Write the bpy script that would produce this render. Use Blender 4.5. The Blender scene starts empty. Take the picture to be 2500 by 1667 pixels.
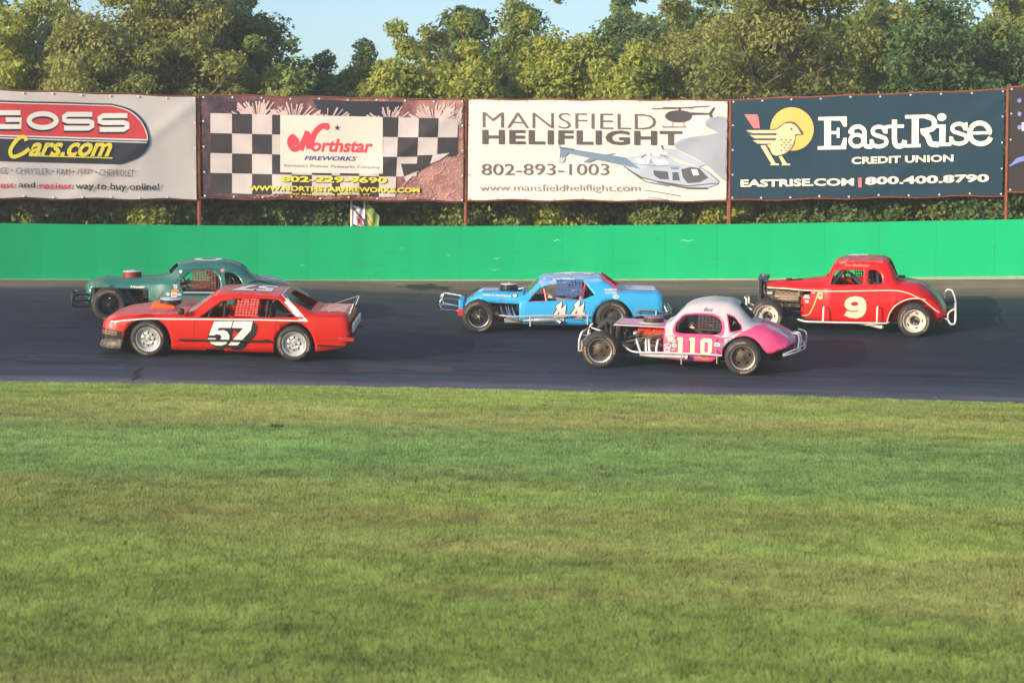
import bpy, bmesh, math, random
import numpy as np
from mathutils import Vector, Matrix
from mathutils.geometry import delaunay_2d_cdt
random.seed(7); rng = np.random.default_rng(7)
R = math.radians
SC = bpy.context.scene
COL = SC.collection

# ------------------------------------------------------------------ camera, sky, sun, exposure
CAM_Z = 2.5
FPX = 5000.0                       # focal length in pixels of the 2500 px wide photograph
PITCH = math.atan(243.0 / FPX)
cam = bpy.data.cameras.new('camera'); cam.sensor_width = 36.0; cam.lens = FPX / 2500 * 36.0
cam.clip_start = 0.1; cam.clip_end = 3000
cam.dof.use_dof = True; cam.dof.focus_distance = 39.0; cam.dof.aperture_fstop = 3.2
cam_o = bpy.data.objects.new('camera', cam); COL.objects.link(cam_o)
cam_o.location = (0, 0, CAM_Z); cam_o.rotation_euler = (R(90) - PITCH, 0, 0)
SC.camera = cam_o

SUN_EL, SUN_AZ = 14.5, 50.0        # elevation; degrees left of straight behind the camera
w = bpy.data.worlds.new("World"); SC.world = w; w.use_nodes = True
nt = w.node_tree; bg = nt.nodes['Background']
sky = nt.nodes.new('ShaderNodeTexSky'); sky.sky_type = 'NISHITA'; sky.sun_disc = False
sky.sun_elevation = R(SUN_EL); sky.sun_rotation = R(180 + SUN_AZ)
sky.altitude = 300; sky.air_density = 1.0; sky.dust_density = 2.2; sky.ozone_density = 2.4
nt.links.new(sky.outputs[0], bg.inputs[0]); bg.inputs[1].default_value = 0.15
sun = bpy.data.lights.new('sun', 'SUN'); sun.energy = 3.7; sun.angle = R(0.6); sun.color = (1.0, 0.79, 0.56)
sun_o = bpy.data.objects.new('sun', sun); COL.objects.link(sun_o)
az, el = R(SUN_AZ), R(SUN_EL)
sdir = Vector((math.sin(az) * math.cos(el), math.cos(az) * math.cos(el), -math.sin(el)))   # the way light travels
sun_o.rotation_euler = sdir.to_track_quat('-Z', 'Y').to_euler(); sun_o.location = (-30, -20, 30)
SC.view_settings.view_transform = 'Standard'; SC.view_settings.look = 'None'
SC.view_settings.exposure = 0.74; SC.view_settings.gamma = 1
SC.view_settings.use_curve_mapping = False
SC.cycles.max_bounces = 6; SC.cycles.transparent_max_bounces = 8

# ------------------------------------------------------------------ materials
MATS = {}
def srgb(h):
    c = [int(h[i:i+2], 16) / 255 for i in (0, 2, 4)]
    return tuple((x / 12.92 if x <= .04045 else ((x + .055) / 1.055) ** 2.4) for x in c) + (1,)
def mat(name, col, rough=.5, metal=0., noise=.0, scale=6., coat=0., bump=0., bscale=40., stretch=None, alpha=None, dirt=None, dirt_col=(.09, .075, .06, 1), dirt_lo=.55, spec=None):
    if name in MATS: return MATS[name]
    if isinstance(col, int): col = {'brown sticker': (.10, .06, .05), 'gold sticker': (.7, .5, .05), 'grey blue sticker': (.35, .38, .45), 'pink sticker': (.6, .25, .4), 'black helmet': (.015, .015, .015), 'tan glove': (.55, .42, .28), 'dull silver bar': (.42, .41, .42), 'slate line print': (.035, .05, .075), 'blue white lid': (.50, .54, .62), 'badge blue': (.12, .13, .25), 'black vinyl': (.012, .012, .013)}[name]
    if isinstance(col, str): col = srgb(col)
    if len(col) == 3: col = tuple(col) + (1,)
    m = bpy.data.materials.new(name); m.use_nodes = True
    t = m.node_tree; b = t.nodes['Principled BSDF']
    b.inputs['Base Color'].default_value = col; b.inputs['Roughness'].default_value = rough
    b.inputs['Metallic'].default_value = metal
    if coat: b.inputs['Coat Weight'].default_value = coat; b.inputs['Coat Roughness'].default_value = .12
    if spec is not None: b.inputs['Specular IOR Level'].default_value = spec
    tc = t.nodes.new('ShaderNodeTexCoord'); src = tc.outputs['Object']
    if stretch:
        mp = t.nodes.new('ShaderNodeMapping'); mp.inputs['Scale'].default_value = stretch
        t.links.new(src, mp.inputs[0]); src = mp.outputs[0]
    out = None
    if noise or dirt:
        n = t.nodes.new('ShaderNodeTexNoise'); n.inputs['Scale'].default_value = scale; n.inputs['Detail'].default_value = 6
        t.links.new(src, n.inputs['Vector'])
        if noise:
            mx = t.nodes.new('ShaderNodeMix'); mx.data_type = 'RGBA'
            mx.inputs[6].default_value = tuple(c * (1 - noise) for c in col[:3]) + (1,)
            mx.inputs[7].default_value = tuple(min(1, c * (1 + noise)) for c in col[:3]) + (1,)
            t.links.new(n.outputs[0], mx.inputs[0]); out = mx.outputs[2]
        if dirt:
            n2 = t.nodes.new('ShaderNodeTexNoise'); n2.inputs['Scale'].default_value = scale * 2.3; n2.inputs['Detail'].default_value = 8
            n2.inputs['Roughness'].default_value = .7
            t.links.new(src, n2.inputs['Vector'])
            rp = t.nodes.new('ShaderNodeMapRange'); rp.inputs[1].default_value = dirt_lo; rp.inputs[2].default_value = dirt_lo + .2
            rp.inputs[3].default_value = 0; rp.inputs[4].default_value = dirt
            t.links.new(n2.outputs[0], rp.inputs[0])
            m2 = t.nodes.new('ShaderNodeMix'); m2.data_type = 'RGBA'
            m2.inputs[6].default_value = col; m2.inputs[7].default_value = dirt_col
            if out: t.links.new(out, m2.inputs[6])
            t.links.new(rp.outputs[0], m2.inputs[0]); out = m2.outputs[2]
        t.links.new(out, b.inputs['Base Color'])
    if bump:
        n = t.nodes.new('ShaderNodeTexNoise'); n.inputs['Scale'].default_value = bscale; n.inputs['Detail'].default_value = 5
        t.links.new(src, n.inputs['Vector'])
        bp = t.nodes.new('ShaderNodeBump'); bp.inputs['Strength'].default_value = bump; bp.inputs['Distance'].default_value = .02
        t.links.new(n.outputs[0], bp.inputs['Height']); t.links.new(bp.outputs[0], b.inputs['Normal'])
    if alpha is not None: b.inputs['Alpha'].default_value = alpha
    MATS[name] = m; return m

# ------------------------------------------------------------------ object helpers
def link(o, parent=None):
    COL.objects.link(o)
    if parent is not None: o.parent = parent
    return o
def tag(o, label=None, cat=None, group=None, kind=None):
    if label: o['label'] = label
    if cat: o['category'] = cat
    if group: o['group'] = group
    if kind: o['kind'] = kind
    return o
def empty(name, loc=(0, 0, 0), label=None, cat=None, group=None):
    o = bpy.data.objects.new(name, None); o.empty_display_size = .2; o.location = loc; link(o)
    return tag(o, label, cat, group)
def dup(o, parent=None):
    c = o.copy(); COL.objects.link(c)
    if parent is not None: c.parent = parent
    for ch in list(o.children): dup(ch, c)
    return c

def np_mesh(name, V, F, smooth=False):
    """V (n,3), F (m,k) arrays, all faces with k corners"""
    me = bpy.data.meshes.new(name); V = np.asarray(V, np.float32); F = np.asarray(F, np.int32)
    me.vertices.add(len(V)); me.vertices.foreach_set('co', V.ravel())
    k = F.shape[1]; me.loops.add(F.size); me.loops.foreach_set('vertex_index', F.ravel())
    me.polygons.add(len(F)); me.polygons.foreach_set('loop_start', np.arange(0, F.size, k, dtype=np.int32))
    me.update(calc_edges=True)
    if smooth: me.polygons.foreach_set('use_smooth', np.ones(len(F), bool))
    return me

class MB:
    def __init__(s): s.v = []; s.f = []; s.m = []; s.mi = 0
    def add(s, vs, fs):
        b = len(s.v); s.v += [tuple(p) for p in vs]; s.f += [tuple(b + i for i in f) for f in fs]; s.m += [s.mi] * len(fs); return s
    def box(s, c, d, rot=None):
        x, y, z = d[0] / 2, d[1] / 2, d[2] / 2
        P = [Vector((sx * x, sy * y, sz * z)) for sx in (-1, 1) for sy in (-1, 1) for sz in (-1, 1)]
        if rot is not None: P = [rot @ p for p in P]
        P = [p + Vector(c) for p in P]
        return s.add(P, [(0, 1, 3, 2), (4, 6, 7, 5), (0, 4, 5, 1), (2, 3, 7, 6), (0, 2, 6, 4), (1, 5, 7, 3)])
    def tube(s, pts, r, n=8, caps=True, radii=None):
        pts = [Vector(p) for p in pts]; N = len(pts); V = []; F = []
        up = None
        for i, p in enumerate(pts):
            d = (pts[min(i + 1, N - 1)] - pts[max(i - 1, 0)]).normalized()
            if up is None:
                up = Vector((0, 0, 1)) if abs(d.z) < .9 else Vector((1, 0, 0))
            a = d.cross(up).normalized(); b2 = a.cross(d).normalized(); up = b2
            rr = radii[i] if radii else r
            for k in range(n):
                t = 2 * math.pi * k / n; V.append(p + a * (rr * math.cos(t)) + b2 * (rr * math.sin(t)))
        for i in range(N - 1):
            for k in range(n):
                k2 = (k + 1) % n; F.append((i * n + k, i * n + k2, (i + 1) * n + k2, (i + 1) * n + k))
        if caps: F.append(tuple(range(n - 1, -1, -1))); F.append(tuple((N - 1) * n + k for k in range(n)))
        return s.add(V, F)
    def lathe(s, prof, n=32, c=(0, 0, 0), axis='y'):
        V = []; F = []; c = Vector(c)
        for r, a in prof:
            for k in range(n):
                t = 2 * math.pi * k / n; p, q = r * math.cos(t), r * math.sin(t)
                V.append(c + (Vector((p, a, q)) if axis == 'y' else Vector((p, q, a)) if axis == 'z' else Vector((a, p, q))))
        for i in range(len(prof) - 1):
            for k in range(n):
                k2 = (k + 1) % n; F.append((i * n + k, i * n + k2, (i + 1) * n + k2, (i + 1) * n + k))
        return s.add(V, F)
    def prism(s, poly, y0, y1):
        """polygon in (x,z) between two y"""
        n = len(poly); V = [(x, y0, z) for x, z in poly] + [(x, y1, z) for x, z in poly]
        return s.add(V, [tuple(range(n)), tuple(range(2 * n - 1, n - 1, -1))] + [(i, i + n, (i + 1) % n + n, (i + 1) % n) for i in range(n)])
    def build(s, name, mats, parent=None, smooth=40, bevel=0, **kw):
        me = bpy.data.meshes.new(name); me.from_pydata(s.v, [], s.f)
        if not isinstance(mats, (list, tuple)): mats = [mats]
        for m in mats: me.materials.append(m)
        if len(mats) > 1: me.polygons.foreach_set('material_index', s.m)
        me.update()
        bm = bmesh.new(); bm.from_mesh(me); bmesh.ops.recalc_face_normals(bm, faces=bm.faces); bm.to_mesh(me); bm.free()
        if smooth: me.shade_smooth(); me.set_sharp_from_angle(angle=R(smooth))
        o = bpy.data.objects.new(name, me); link(o, parent)
        if bevel:
            md = o.modifiers.new('bevel', 'BEVEL'); md.width = bevel; md.segments = 2; md.limit_method = 'ANGLE'
        return tag(o, **kw) if kw else o

def cr(pts, n=8, closed=False):
    """Catmull-Rom through points (tuples of any size)"""
    P = [np.array(p, float) for p in pts]; N = len(P); out = []
    for i in range(N if closed else N - 1):
        p0 = P[(i - 1) % N] if closed or i > 0 else P[0]; p1 = P[i]; p2 = P[(i + 1) % N]; p3 = P[(i + 2) % N] if closed or i + 2 < N else P[-1]
        for k in range(n):
            t = k / n; out.append(.5 * ((2 * p1) + (p2 - p0) * t + (2 * p0 - 5 * p1 + 4 * p2 - p3) * t * t + (3 * p1 - p0 - 3 * p2 + p3) * t ** 3))
    if not closed: out.append(P[-1])
    return [tuple(p) for p in out]
def ell(cx, cy, rx, ry, n=32, a0=0, a1=360):
    full = abs(a1 - a0) >= 360; m = n if full else n + 1
    return [(cx + rx * math.cos(R(a0 + (a1 - a0) * k / n)), cy + ry * math.sin(R(a0 + (a1 - a0) * k / n))) for k in range(m)]
def rrect(x0, y0, x1, y1, r, n=4):
    P = []
    for cx, cy, a in ((x1 - r, y1 - r, 0), (x0 + r, y1 - r, 90), (x0 + r, y0 + r, 180), (x1 - r, y0 + r, 270)):
        P += ell(cx, cy, r, r, n, a, a + 90)
    return P
def rounded(poly, r, n=4):
    """round the corners of a polygon"""
    out = []; N = len(poly)
    for i in range(N):
        p0, p1, p2 = (Vector(poly[(i + k) % N]) for k in (-1, 0, 1))
        a = (p0 - p1); b = (p2 - p1); ra = min(r, a.length * .45, b.length * .45)
        A = p1 + a.normalized() * ra; B = p1 + b.normalized() * ra
        for k in range(n + 1):
            t = k / n; out.append(tuple(A * (1 - t) ** 2 + p1 * 2 * t * (1 - t) + B * t * t))
    return out
def inpoly(P, poly):
    P = np.asarray(P); x, y = P[:, 0], P[:, 1]; c = np.zeros(len(P), bool); q = np.asarray(poly)
    j = len(q) - 1
    for i in range(len(q)):
        xi, yi = q[i][:2]; xj, yj = q[j][:2]
        if yi != yj: c ^= ((yi > y) != (yj > y)) & (x < (xj - xi) * (y - yi) / (yj - yi) + xi)
        j = i
    return c
def tri2d(poly):
    """triangulate one polygon, (verts, faces)"""
    from mathutils.geometry import tessellate_polygon
    f = tessellate_polygon([[Vector((p[0], p[1], 0)) for p in poly]])
    return [tuple(p) for p in poly], [tuple(t) for t in f]

# text as 2D triangles, fitted into a box
_TC = {}
def text2d(s, bold=0., shear=0., space=1.):
    k = (s, bold, shear, space)
    if k not in _TC:
        cu = bpy.data.curves.new('lettering', 'FONT'); cu.body = s; cu.offset = bold; cu.shear = shear; cu.space_character = space
        cu.resolution_u = 3
        o = bpy.data.objects.new('lettering', cu)
        me = bpy.data.meshes.new_from_object(o)
        V = np.array([v.co[:2] for v in me.vertices]).reshape(-1, 2); F = [tuple(p.vertices) for p in me.polygons]
        bpy.data.objects.remove(o); bpy.data.curves.remove(cu); bpy.data.meshes.remove(me)
        _TC[k] = (V, F)
    return _TC[k]
def textbox(s, x0, y0, x1, y1, bold=0., shear=0., space=1., slope=0.):
    """(V,F): text fitted to x0..x1 wide with its lowest point at y0 and highest at y1"""
    V, F = text2d(s, bold, shear, space); a, b = V.min(0), V.max(0)
    U = (V - a) / (b - a); X = x0 + U[:, 0] * (x1 - x0); Y = y0 + U[:, 1] * (y1 - y0) + slope * (X - x0)
    return [(x, y) for x, y in zip(X, Y)], F
def stroke2d(pts, wd, closed=False, taper=False):
    P = [Vector((p[0], p[1])) for p in pts]; N = len(P); L = []; Rr = []
    for i in range(N):
        a = P[(i - 1) % N] if closed or i > 0 else P[i]; b = P[(i + 1) % N] if closed or i < N - 1 else P[i]
        d = (b - a); d = d.normalized() if d.length else Vector((1, 0)); nn = Vector((-d.y, d.x))
        ww = wd / 2 * (1 if not taper else 1 - .85 * i / (N - 1)); L.append(P[i] + nn * ww); Rr.append(P[i] - nn * ww)
    V = [tuple(v) for v in L + Rr]; F = [(i, (i + 1) % N, N + (i + 1) % N, N + i) for i in range(N if closed else N - 1)]
    return V, F

# ------------------------------------------------------------------ the place: from picture measurements to metres
def ray(px, py):
    u = (px - 1250) / FPX; v = -(py - 833.5) / FPX; c, s = math.cos(PITCH), math.sin(PITCH)
    return Vector((u, c + v * s, -s + v * c))
def at(px, py, D):
    d = ray(px, py); return Vector((0, 0, CAM_Z)) + d * (D / d.y)
def quad3(p):
    return np.polyfit([q[0] for q in p], [q[1] for q in p], 2)
_f = [at(x, y, D) for x, y, D in ((0, 682, 46.6), (1250, 683, 48.6), (2500, 675, 45.6))]
qW = quad3([(p.x, p.y) for p in _f]); qZ = quad3([(p.x, p.z) for p in _f])
def _g0(px, py):
    d = ray(px, py); t = -CAM_Z / d.z; return (d.x * t, d.y * t)
_n = [at(px, py, 34.6) for px, py in ((0, 935), (1250, 955), (2500, 988))]
qN = np.array([0, 0, 34.6]); qNz = quad3([(p.x, p.z) for p in _n])
def clampx(x): return np.clip(x, -26, 26)
def yW(x): return np.polyval(qW, clampx(x))
def yN(x): return np.polyval(qN, clampx(x))
def zW(x): return np.polyval(qZ, clampx(x))
def zN(x): return np.polyval(qNz, np.clip(x, -15, 15))
def Hs(x, y):
    """height of the ground: flat infield, banked track, level verge behind the wall"""
    t = np.clip((y - yN(x)) / (yW(x) - yN(x)), 0, 1.0); ss = lambda q: np.clip(q, 0, 1) ** 2 * (3 - 2 * np.clip(q, 0, 1))
    swell = (.24 * ss((-1.0 - x) / 4.5) - .05 * ss((x - 1) / 8)) * 4 * t * (1 - t)      # uneven banking of an old track
    return zN(x) + (zW(x) - zN(x)) * t + swell
def hit(px, py):
    """where the sight line meets the track"""
    lo, hi = 20., 60.
    for _ in range(50):
        m = (lo + hi) / 2; p = at(px, py, m)
        if p.z > float(Hs(p.x, p.y)): lo = m
        else: hi = m
    return at(px, py, lo)

# value noise
def vnoise(x, y, s, seed=0):
    r = np.random.default_rng(seed); G = r.random((256, 256)); x = x / s + 1000; y = y / s + 1000
    xi = np.floor(x).astype(int); yi = np.floor(y).astype(int); fx = x - xi; fy = y - yi
    fx = fx * fx * (3 - 2 * fx); fy = fy * fy * (3 - 2 * fy)
    g = lambda a, b: G[a % 256, b % 256]
    return (g(xi, yi) * (1 - fx) + g(xi + 1, yi) * fx) * (1 - fy) + (g(xi, yi + 1) * (1 - fx) + g(xi + 1, yi + 1) * fx) * fy

# ================================================================== ground
def sheet(name, xs, f0, f1, ny, zoff=0., zfun=Hs):
    V = []; uv = []
    for x in xs:
        a, b = float(f0(x)), float(f1(x))
        for j in range(ny + 1):
            t = j / ny; y = a + (b - a) * t; V.append((x, y, float(zfun(x, y)) + zoff)); uv.append((x, t))
    n = ny + 1; F = [(i * n + j, (i + 1) * n + j, (i + 1) * n + j + 1, i * n + j + 1) for i in range(len(xs) - 1) for j in range(ny)]
    me = np_mesh(name, V, F, True); ul = me.uv_layers.new(name='UV'); idx = np.zeros(len(me.loops), int); me.loops.foreach_get('vertex_index', idx)
    ul.data.foreach_set('uv', np.array(uv, np.float32)[idx].ravel()); o = bpy.data.objects.new(name, me); link(o); return o

def turf_mat():
    m = bpy.data.materials.new('turf soil'); m.use_nodes = True; t = m.node_tree; b = t.nodes['Principled BSDF']
    g = t.nodes.new('ShaderNodeNewGeometry'); mp = t.nodes.new('ShaderNodeMapping'); mp.inputs['Scale'].default_value = (.35, 1, 1)
    t.links.new(g.outputs['Position'], mp.inputs[0])
    n = t.nodes.new('ShaderNodeTexNoise'); n.inputs['Scale'].default_value = 1.6; n.inputs['Detail'].default_value = 9; n.inputs['Roughness'].default_value = .7
    t.links.new(mp.outputs[0], n.inputs['Vector'])
    r = t.nodes.new('ShaderNodeValToRGB'); t.links.new(n.outputs[0], r.inputs[0])
    r.color_ramp.elements[0].position = .3; r.color_ramp.elements[0].color = (.035, .06, .012, 1)
    r.color_ramp.elements[1].position = .75; r.color_ramp.elements[1].color = (.11, .115, .035, 1)
    t.links.new(r.outputs[0], b.inputs['Base Color']); b.inputs['Roughness'].default_value = .95; b.inputs['Specular IOR Level'].default_value = .1
    return m
M_TURF = turf_mat()
# far terrain (one big sheet below everything), infield, track, verge
me = np_mesh('terrain', [(-900, -300, -.8), (900, -300, -.8), (900, 1500, -.8), (-900, 1500, -.8)], [(0, 1, 2, 3)]); me.materials.append(M_TURF)
tag(link(bpy.data.objects.new('terrain', me)), 'flat grassland running to the horizon behind the woods', kind='structure')
XS = np.arange(-34, 34.01, 1.0)
o = sheet('infield', XS, lambda x: 4.0, yN, 24, 0.0, Hs); o.data.materials.append(M_TURF)
tag(o, 'mown grass infield in front of the race track', kind='structure')
o = sheet('verge', XS, lambda x: yW(x) + .02, lambda x: yW(x) + 40, 4, 0.0, lambda x, y: float(zW(x)) - .12); o.data.materials.append(mat('leaf litter', (.05, .045, .025), .95, noise=.5, scale=3))
tag(o, 'shaded ground behind the green wall', kind='structure')

def asphalt_mat():
    m = bpy.data.materials.new('race track asphalt'); m.use_nodes = True; t = m.node_tree; b = t.nodes['Principled BSDF']; L = t.links
    uv = t.nodes.new('ShaderNodeUVMap'); uv.uv_map = 'UV'; sx = t.nodes.new('ShaderNodeSeparateXYZ'); L.new(uv.outputs[0], sx.inputs[0])
    def noise(sc, st, det=5, rough=.6):
        mp = t.nodes.new('ShaderNodeMapping'); mp.inputs['Scale'].default_value = st; L.new(uv.outputs[0], mp.inputs[0])
        n = t.nodes.new('ShaderNodeTexNoise'); n.inputs['Scale'].default_value = sc; n.inputs['Detail'].default_value = det; n.inputs['Roughness'].default_value = rough
        L.new(mp.outputs[0], n.inputs['Vector']); return n.outputs[0]
    big = noise(1, (.12, 3.2, 1), 4); stre = noise(1, (.22, 42, 1), 7, .72); fine = noise(1, (30, 420, 1), 3, .8); blot = noise(1, (.6, 9, 1), 5)
    ad = t.nodes.new('ShaderNodeMath'); ad.operation = 'MULTIPLY_ADD'; L.new(big, ad.inputs[0]); ad.inputs[1].default_value = .14; L.new(sx.outputs[1], ad.inputs[2])
    r = t.nodes.new('ShaderNodeValToRGB'); L.new(ad.outputs[0], r.inputs[0]); e = r.color_ramp.elements
    e[0].position = .06; e[0].color = (.10, .10, .135, 1); e[1].position = 1.0; e[1].color = (.17, .125, .10, 1)
    for p, c in ((.10, (.085, .085, .112, 1)), (.125, (.035, .044, .066, 1)), (.17, (.024, .034, .056, 1)), (.25, (.015, .024, .042, 1)), (.32, (.0075, .0145, .029, 1)), (.5, (.006, .0145, .030, 1)), (.66, (.008, .018, .034, 1)), (.80, (.016, .026, .042, 1)), (.87, (.030, .034, .044, 1)), (.92, (.125, .098, .082, 1))):  # dark rubbered groove; the blue of reflected sky is mixed into these tones
        q = e.new(p); q.color = c
    def mixin(col, fac, lo, hi, a, b2):
        mr = t.nodes.new('ShaderNodeMapRange'); L.new(fac, mr.inputs[0]); mr.inputs[1].default_value = lo; mr.inputs[2].default_value = hi; mr.inputs[3].default_value = a; mr.inputs[4].default_value = b2
        mx = t.nodes.new('ShaderNodeMix'); mx.data_type = 'RGBA'; mx.blend_type = 'MULTIPLY'; mx.inputs[0].default_value = 1
        L.new(col, mx.inputs[6]); L.new(mr.outputs[0], mx.inputs[7]); return mx.outputs[2]
    c = mixin(r.outputs[0], stre, .32, .68, .45, 1.75); c = mixin(c, blot, .35, .7, .82, 1.25); c = mixin(c, fine, .3, .75, .6, 1.5)
    L.new(c, b.inputs['Base Color']); b.inputs['Roughness'].default_value = .72; b.inputs['Specular IOR Level'].default_value = .30
    bp = t.nodes.new('ShaderNodeBump'); bp.inputs['Strength'].default_value = .25; bp.inputs['Distance'].default_value = .01; L.new(fine, bp.inputs['Height']); L.new(bp.outputs[0], b.inputs['Normal'])
    return m
TRK = sheet('race_track', XS, lambda x: yN(x) - .05, lambda x: yW(x) + .1, 30, .004); TRK.data.materials.append(asphalt_mat())
tag(TRK, 'banked asphalt race track with dark rubbered groove', kind='structure')

def on_track(x, y, dz=.0): return Vector((x, y, float(Hs(x, y)) + .004 + dz))
def ground_strip(name, pts, wd, m, dz=.004, **kw):
    """thin mark laid on the track; pts are picture points on it"""
    P = [hit(*p[:2]) for p in pts]; mb = MB(); V = []
    for i, p in enumerate(P):
        d = P[min(i + 1, len(P) - 1)] - P[max(i - 1, 0)]; nn = Vector((-d.y, d.x, 0)).normalized() * (pts[i][2] if len(pts[i]) > 2 else wd) / 2
        for s in (1, -1):
            q = p + nn * s; V.append((q.x, q.y, float(Hs(q.x, q.y)) + .004 + dz))
    mb.add(V, [(2 * i, 2 * i + 1, 2 * i + 3, 2 * i + 2) for i in range(len(P) - 1)])
    o = mb.build(name, m, TRK); return tag(o, **kw) if kw else o
M_TAR = mat('crack tar', (.008, .008, .01), .5)
ground_strip('crack', [(358, 887, .03), (350, 895, .05), (341, 903, .07), (336, 906, .12), (330, 911, .05), (328, 914, .10), (343, 917, .05), (333, 921, .12), (328, 926, .07), (322, 931, .03)], .05, M_TAR)
ground_strip('crack', [(1228, 932, .02), (1222, 934, .07), (1212, 934, .03)], .05, M_TAR)
M_OIL = mat('oil stain', (.010, .010, .011), .85, noise=.4, scale=3)
for cx, cy, rx, ry in ((1033, 700, .55, .10), (1052, 703, .42, .16), (1020, 703, .30, .07), (905, 898, .6, .12), (1010, 900, .9, .09)):
    c = hit(cx, cy); mb = MB(); n = 28; P = []
    for k in range(n):
        a = 2 * math.pi * k / n; q = 1 + .25 * math.sin(3 * a + cx) + .16 * math.sin(5 * a + cy) + .1 * math.sin(9 * a)
        x, y = c.x + rx * q * math.cos(a), c.y + ry * 3 * q * math.sin(a); P.append((x, y, float(Hs(x, y)) + .009))
    mb.add([(c.x, c.y, c.z + .008)] + P, [(0, k + 1, (k + 1) % n + 1) for k in range(n)]); mb.build('stain', M_OIL if cy < 800 else mat('rubber stain', (.03, .03, .038), .6, noise=.3), TRK)
M_PALE = mat('pale scratch', (.16, .15, .16), .7); M_SKID = mat('tyre mark', (.006, .007, .010), .6, noise=.5, scale=2); M_GRIT = mat('grit', (.10, .095, .09), .9)
rk = random.Random(8)
for k in range(26):
    x, y = rk.uniform(20, 2480), rk.uniform(885, 930); y += (x - 1250) * .018; L = rk.uniform(14, 70); ground_strip('scrape_mark', [(x, y, .004), (x + L * .5, y + .5, rk.uniform(.012, .03)), (x + L, y + 1.2, .004)], .02, M_PALE, .006)
for x0, y0, x1, y1, w0 in ((880, 862, 1330, 878, .07), (900, 850, 1300, 862, .05), (30, 800, 330, 790, .10), (950, 770, 1250, 776, .08), (1900, 905, 2480, 928, .06), (2350, 800, 2490, 812, .09), (620, 905, 1180, 915, .05), (20, 880, 240, 888, .05)):
    ground_strip('tyre_mark', [(x0 + (x1 - x0) * i / 6, y0 + (y1 - y0) * i / 6 + 2 * math.sin(i * .7), w0 * math.sin(math.pi * (i + .4) / 6.8)) for i in range(7)], .05, M_SKID, .0055)
mb = MB()
for k in range(420):
    x, y = rk.uniform(-11, 11), 34.62 + abs(rk.gauss(0, .22)); z = float(Hs(x, y)) + .004; q = rk.uniform(.008, .03); mb.add([(x - q, y - q * .7, z), (x + q, y - q * .5, z), (x + q * .3, y + q, z), (x, y, z + q * .7)], [(0, 1, 3), (1, 2, 3), (2, 0, 3)])
mb.build('edge_grit', M_GRIT, TRK, smooth=0, kind='stuff')
# pale dusty line along the foot of the wall
o = sheet('edge_line', XS, lambda x: yW(x) - .30, lambda x: yW(x) - .0, 1, .009); o.data.materials.append(mat('dusty edge', (.50, .44, .32), .8, noise=.4, scale=4)); o.parent = TRK

# ================================================================== the green wall, panel by panel
WH = 1.275
M_WALL = mat('green wall paint', (.004, .345, .145), .8, spec=.06, noise=.14, scale=.9, dirt=.3, dirt_col=(.04, .30, .17, 1), bump=.08, bscale=30, stretch=(1, 1, .5))
wall = empty('track_wall', (0, float(yW(0)), float(zW(0))), 'bright green boundary wall of upright panels along the far side of the track', 'wall')
def wall_frame(x):
    e = .05; p = Vector((x, float(yW(x)), float(zW(x)))); q = Vector((x + e, float(yW(x + e)), float(zW(x + e)))); t = (q - p).normalized(); return p, t
PW = 1.2
xs = np.arange(-19.2, 19.3, PW); inv = Matrix.Translation(-wall.location)
for i, x in enumerate(xs[:-1]):
    p, _ = wall_frame(x); q, _ = wall_frame(xs[i + 1]); d = (q - p); tt = d.normalized(); nn = Vector((-tt.y, tt.x, 0)).normalized()
    a = p + tt * .0015 - wall.location; b = q - tt * .0015 - wall.location; jit = random.uniform(0, .004); hz = WH + random.uniform(-.003, .003)
    mb = MB(); V = []
    for P_, s in ((a, 0), (b, 0)):
        for dy, dz in ((-jit, -.05), (.10, -.05), (.10, hz), (-jit, hz)): V.append(P_ + nn * dy + Vector((0, 0, dz)))
    mb.add(V, [(0, 1, 2, 3), (7, 6, 5, 4), (0, 4, 5, 1), (1, 5, 6, 2), (2, 6, 7, 3), (3, 7, 4, 0)])
    mb.build('wall_panel', M_WALL, wall, smooth=0)
mb = MB(); V = []; F = []
for i, x in enumerate(xs):
    p, tt = wall_frame(x); nn = Vector((-tt.y, tt.x, 0)).normalized()
    for dy, dz in ((.012, 0), (.09, 0), (.09, WH - .01), (.012, WH - .01)): V.append(p + nn * dy + Vector((0, 0, dz)) - wall.location)
    if i: F += [(4 * i - 4 + k, 4 * i + k, 4 * i + (k + 1) % 4, 4 * i - 4 + (k + 1) % 4) for k in range(4)]
mb.add(V, F); mb.build('backing', mat('wall backing', (.02, .2, .1), .8), wall)

r0_ = random.Random(12); M_SCUFF = mat('scuffed green paint', (.004, .26, .10), .8); M_SCRAPE = mat('pale scrape', (.12, .50, .28), .8)
for k in range(34):
    x = r0_.uniform(-12, 12); L = r0_.choice([.12, .2, .35, .9]); z = r0_.uniform(.12, .95) if L < .5 else r0_.uniform(.2, .5); hh = r0_.uniform(.006, .016); n = 7; top = []; bot = []
    for i in range(n + 1):
        xx = x + L * i / n; q = Vector((xx, float(yW(xx)) - .0095, float(zW(xx)) + z + .012 * math.sin(i * 1.3 + k))) - wall.location; th = hh * math.sin(math.pi * (i + .3) / (n + .6)); top.append(q + Vector((0, 0, th))); bot.append(q - Vector((0, 0, th)))
    MB().add(top + bot, [(i, i + 1, n + 2 + i, n + 1 + i) for i in range(n)]).build('scuff_mark', M_SCRAPE if k % 4 == 0 else M_SCUFF, wall, smooth=0)
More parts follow.
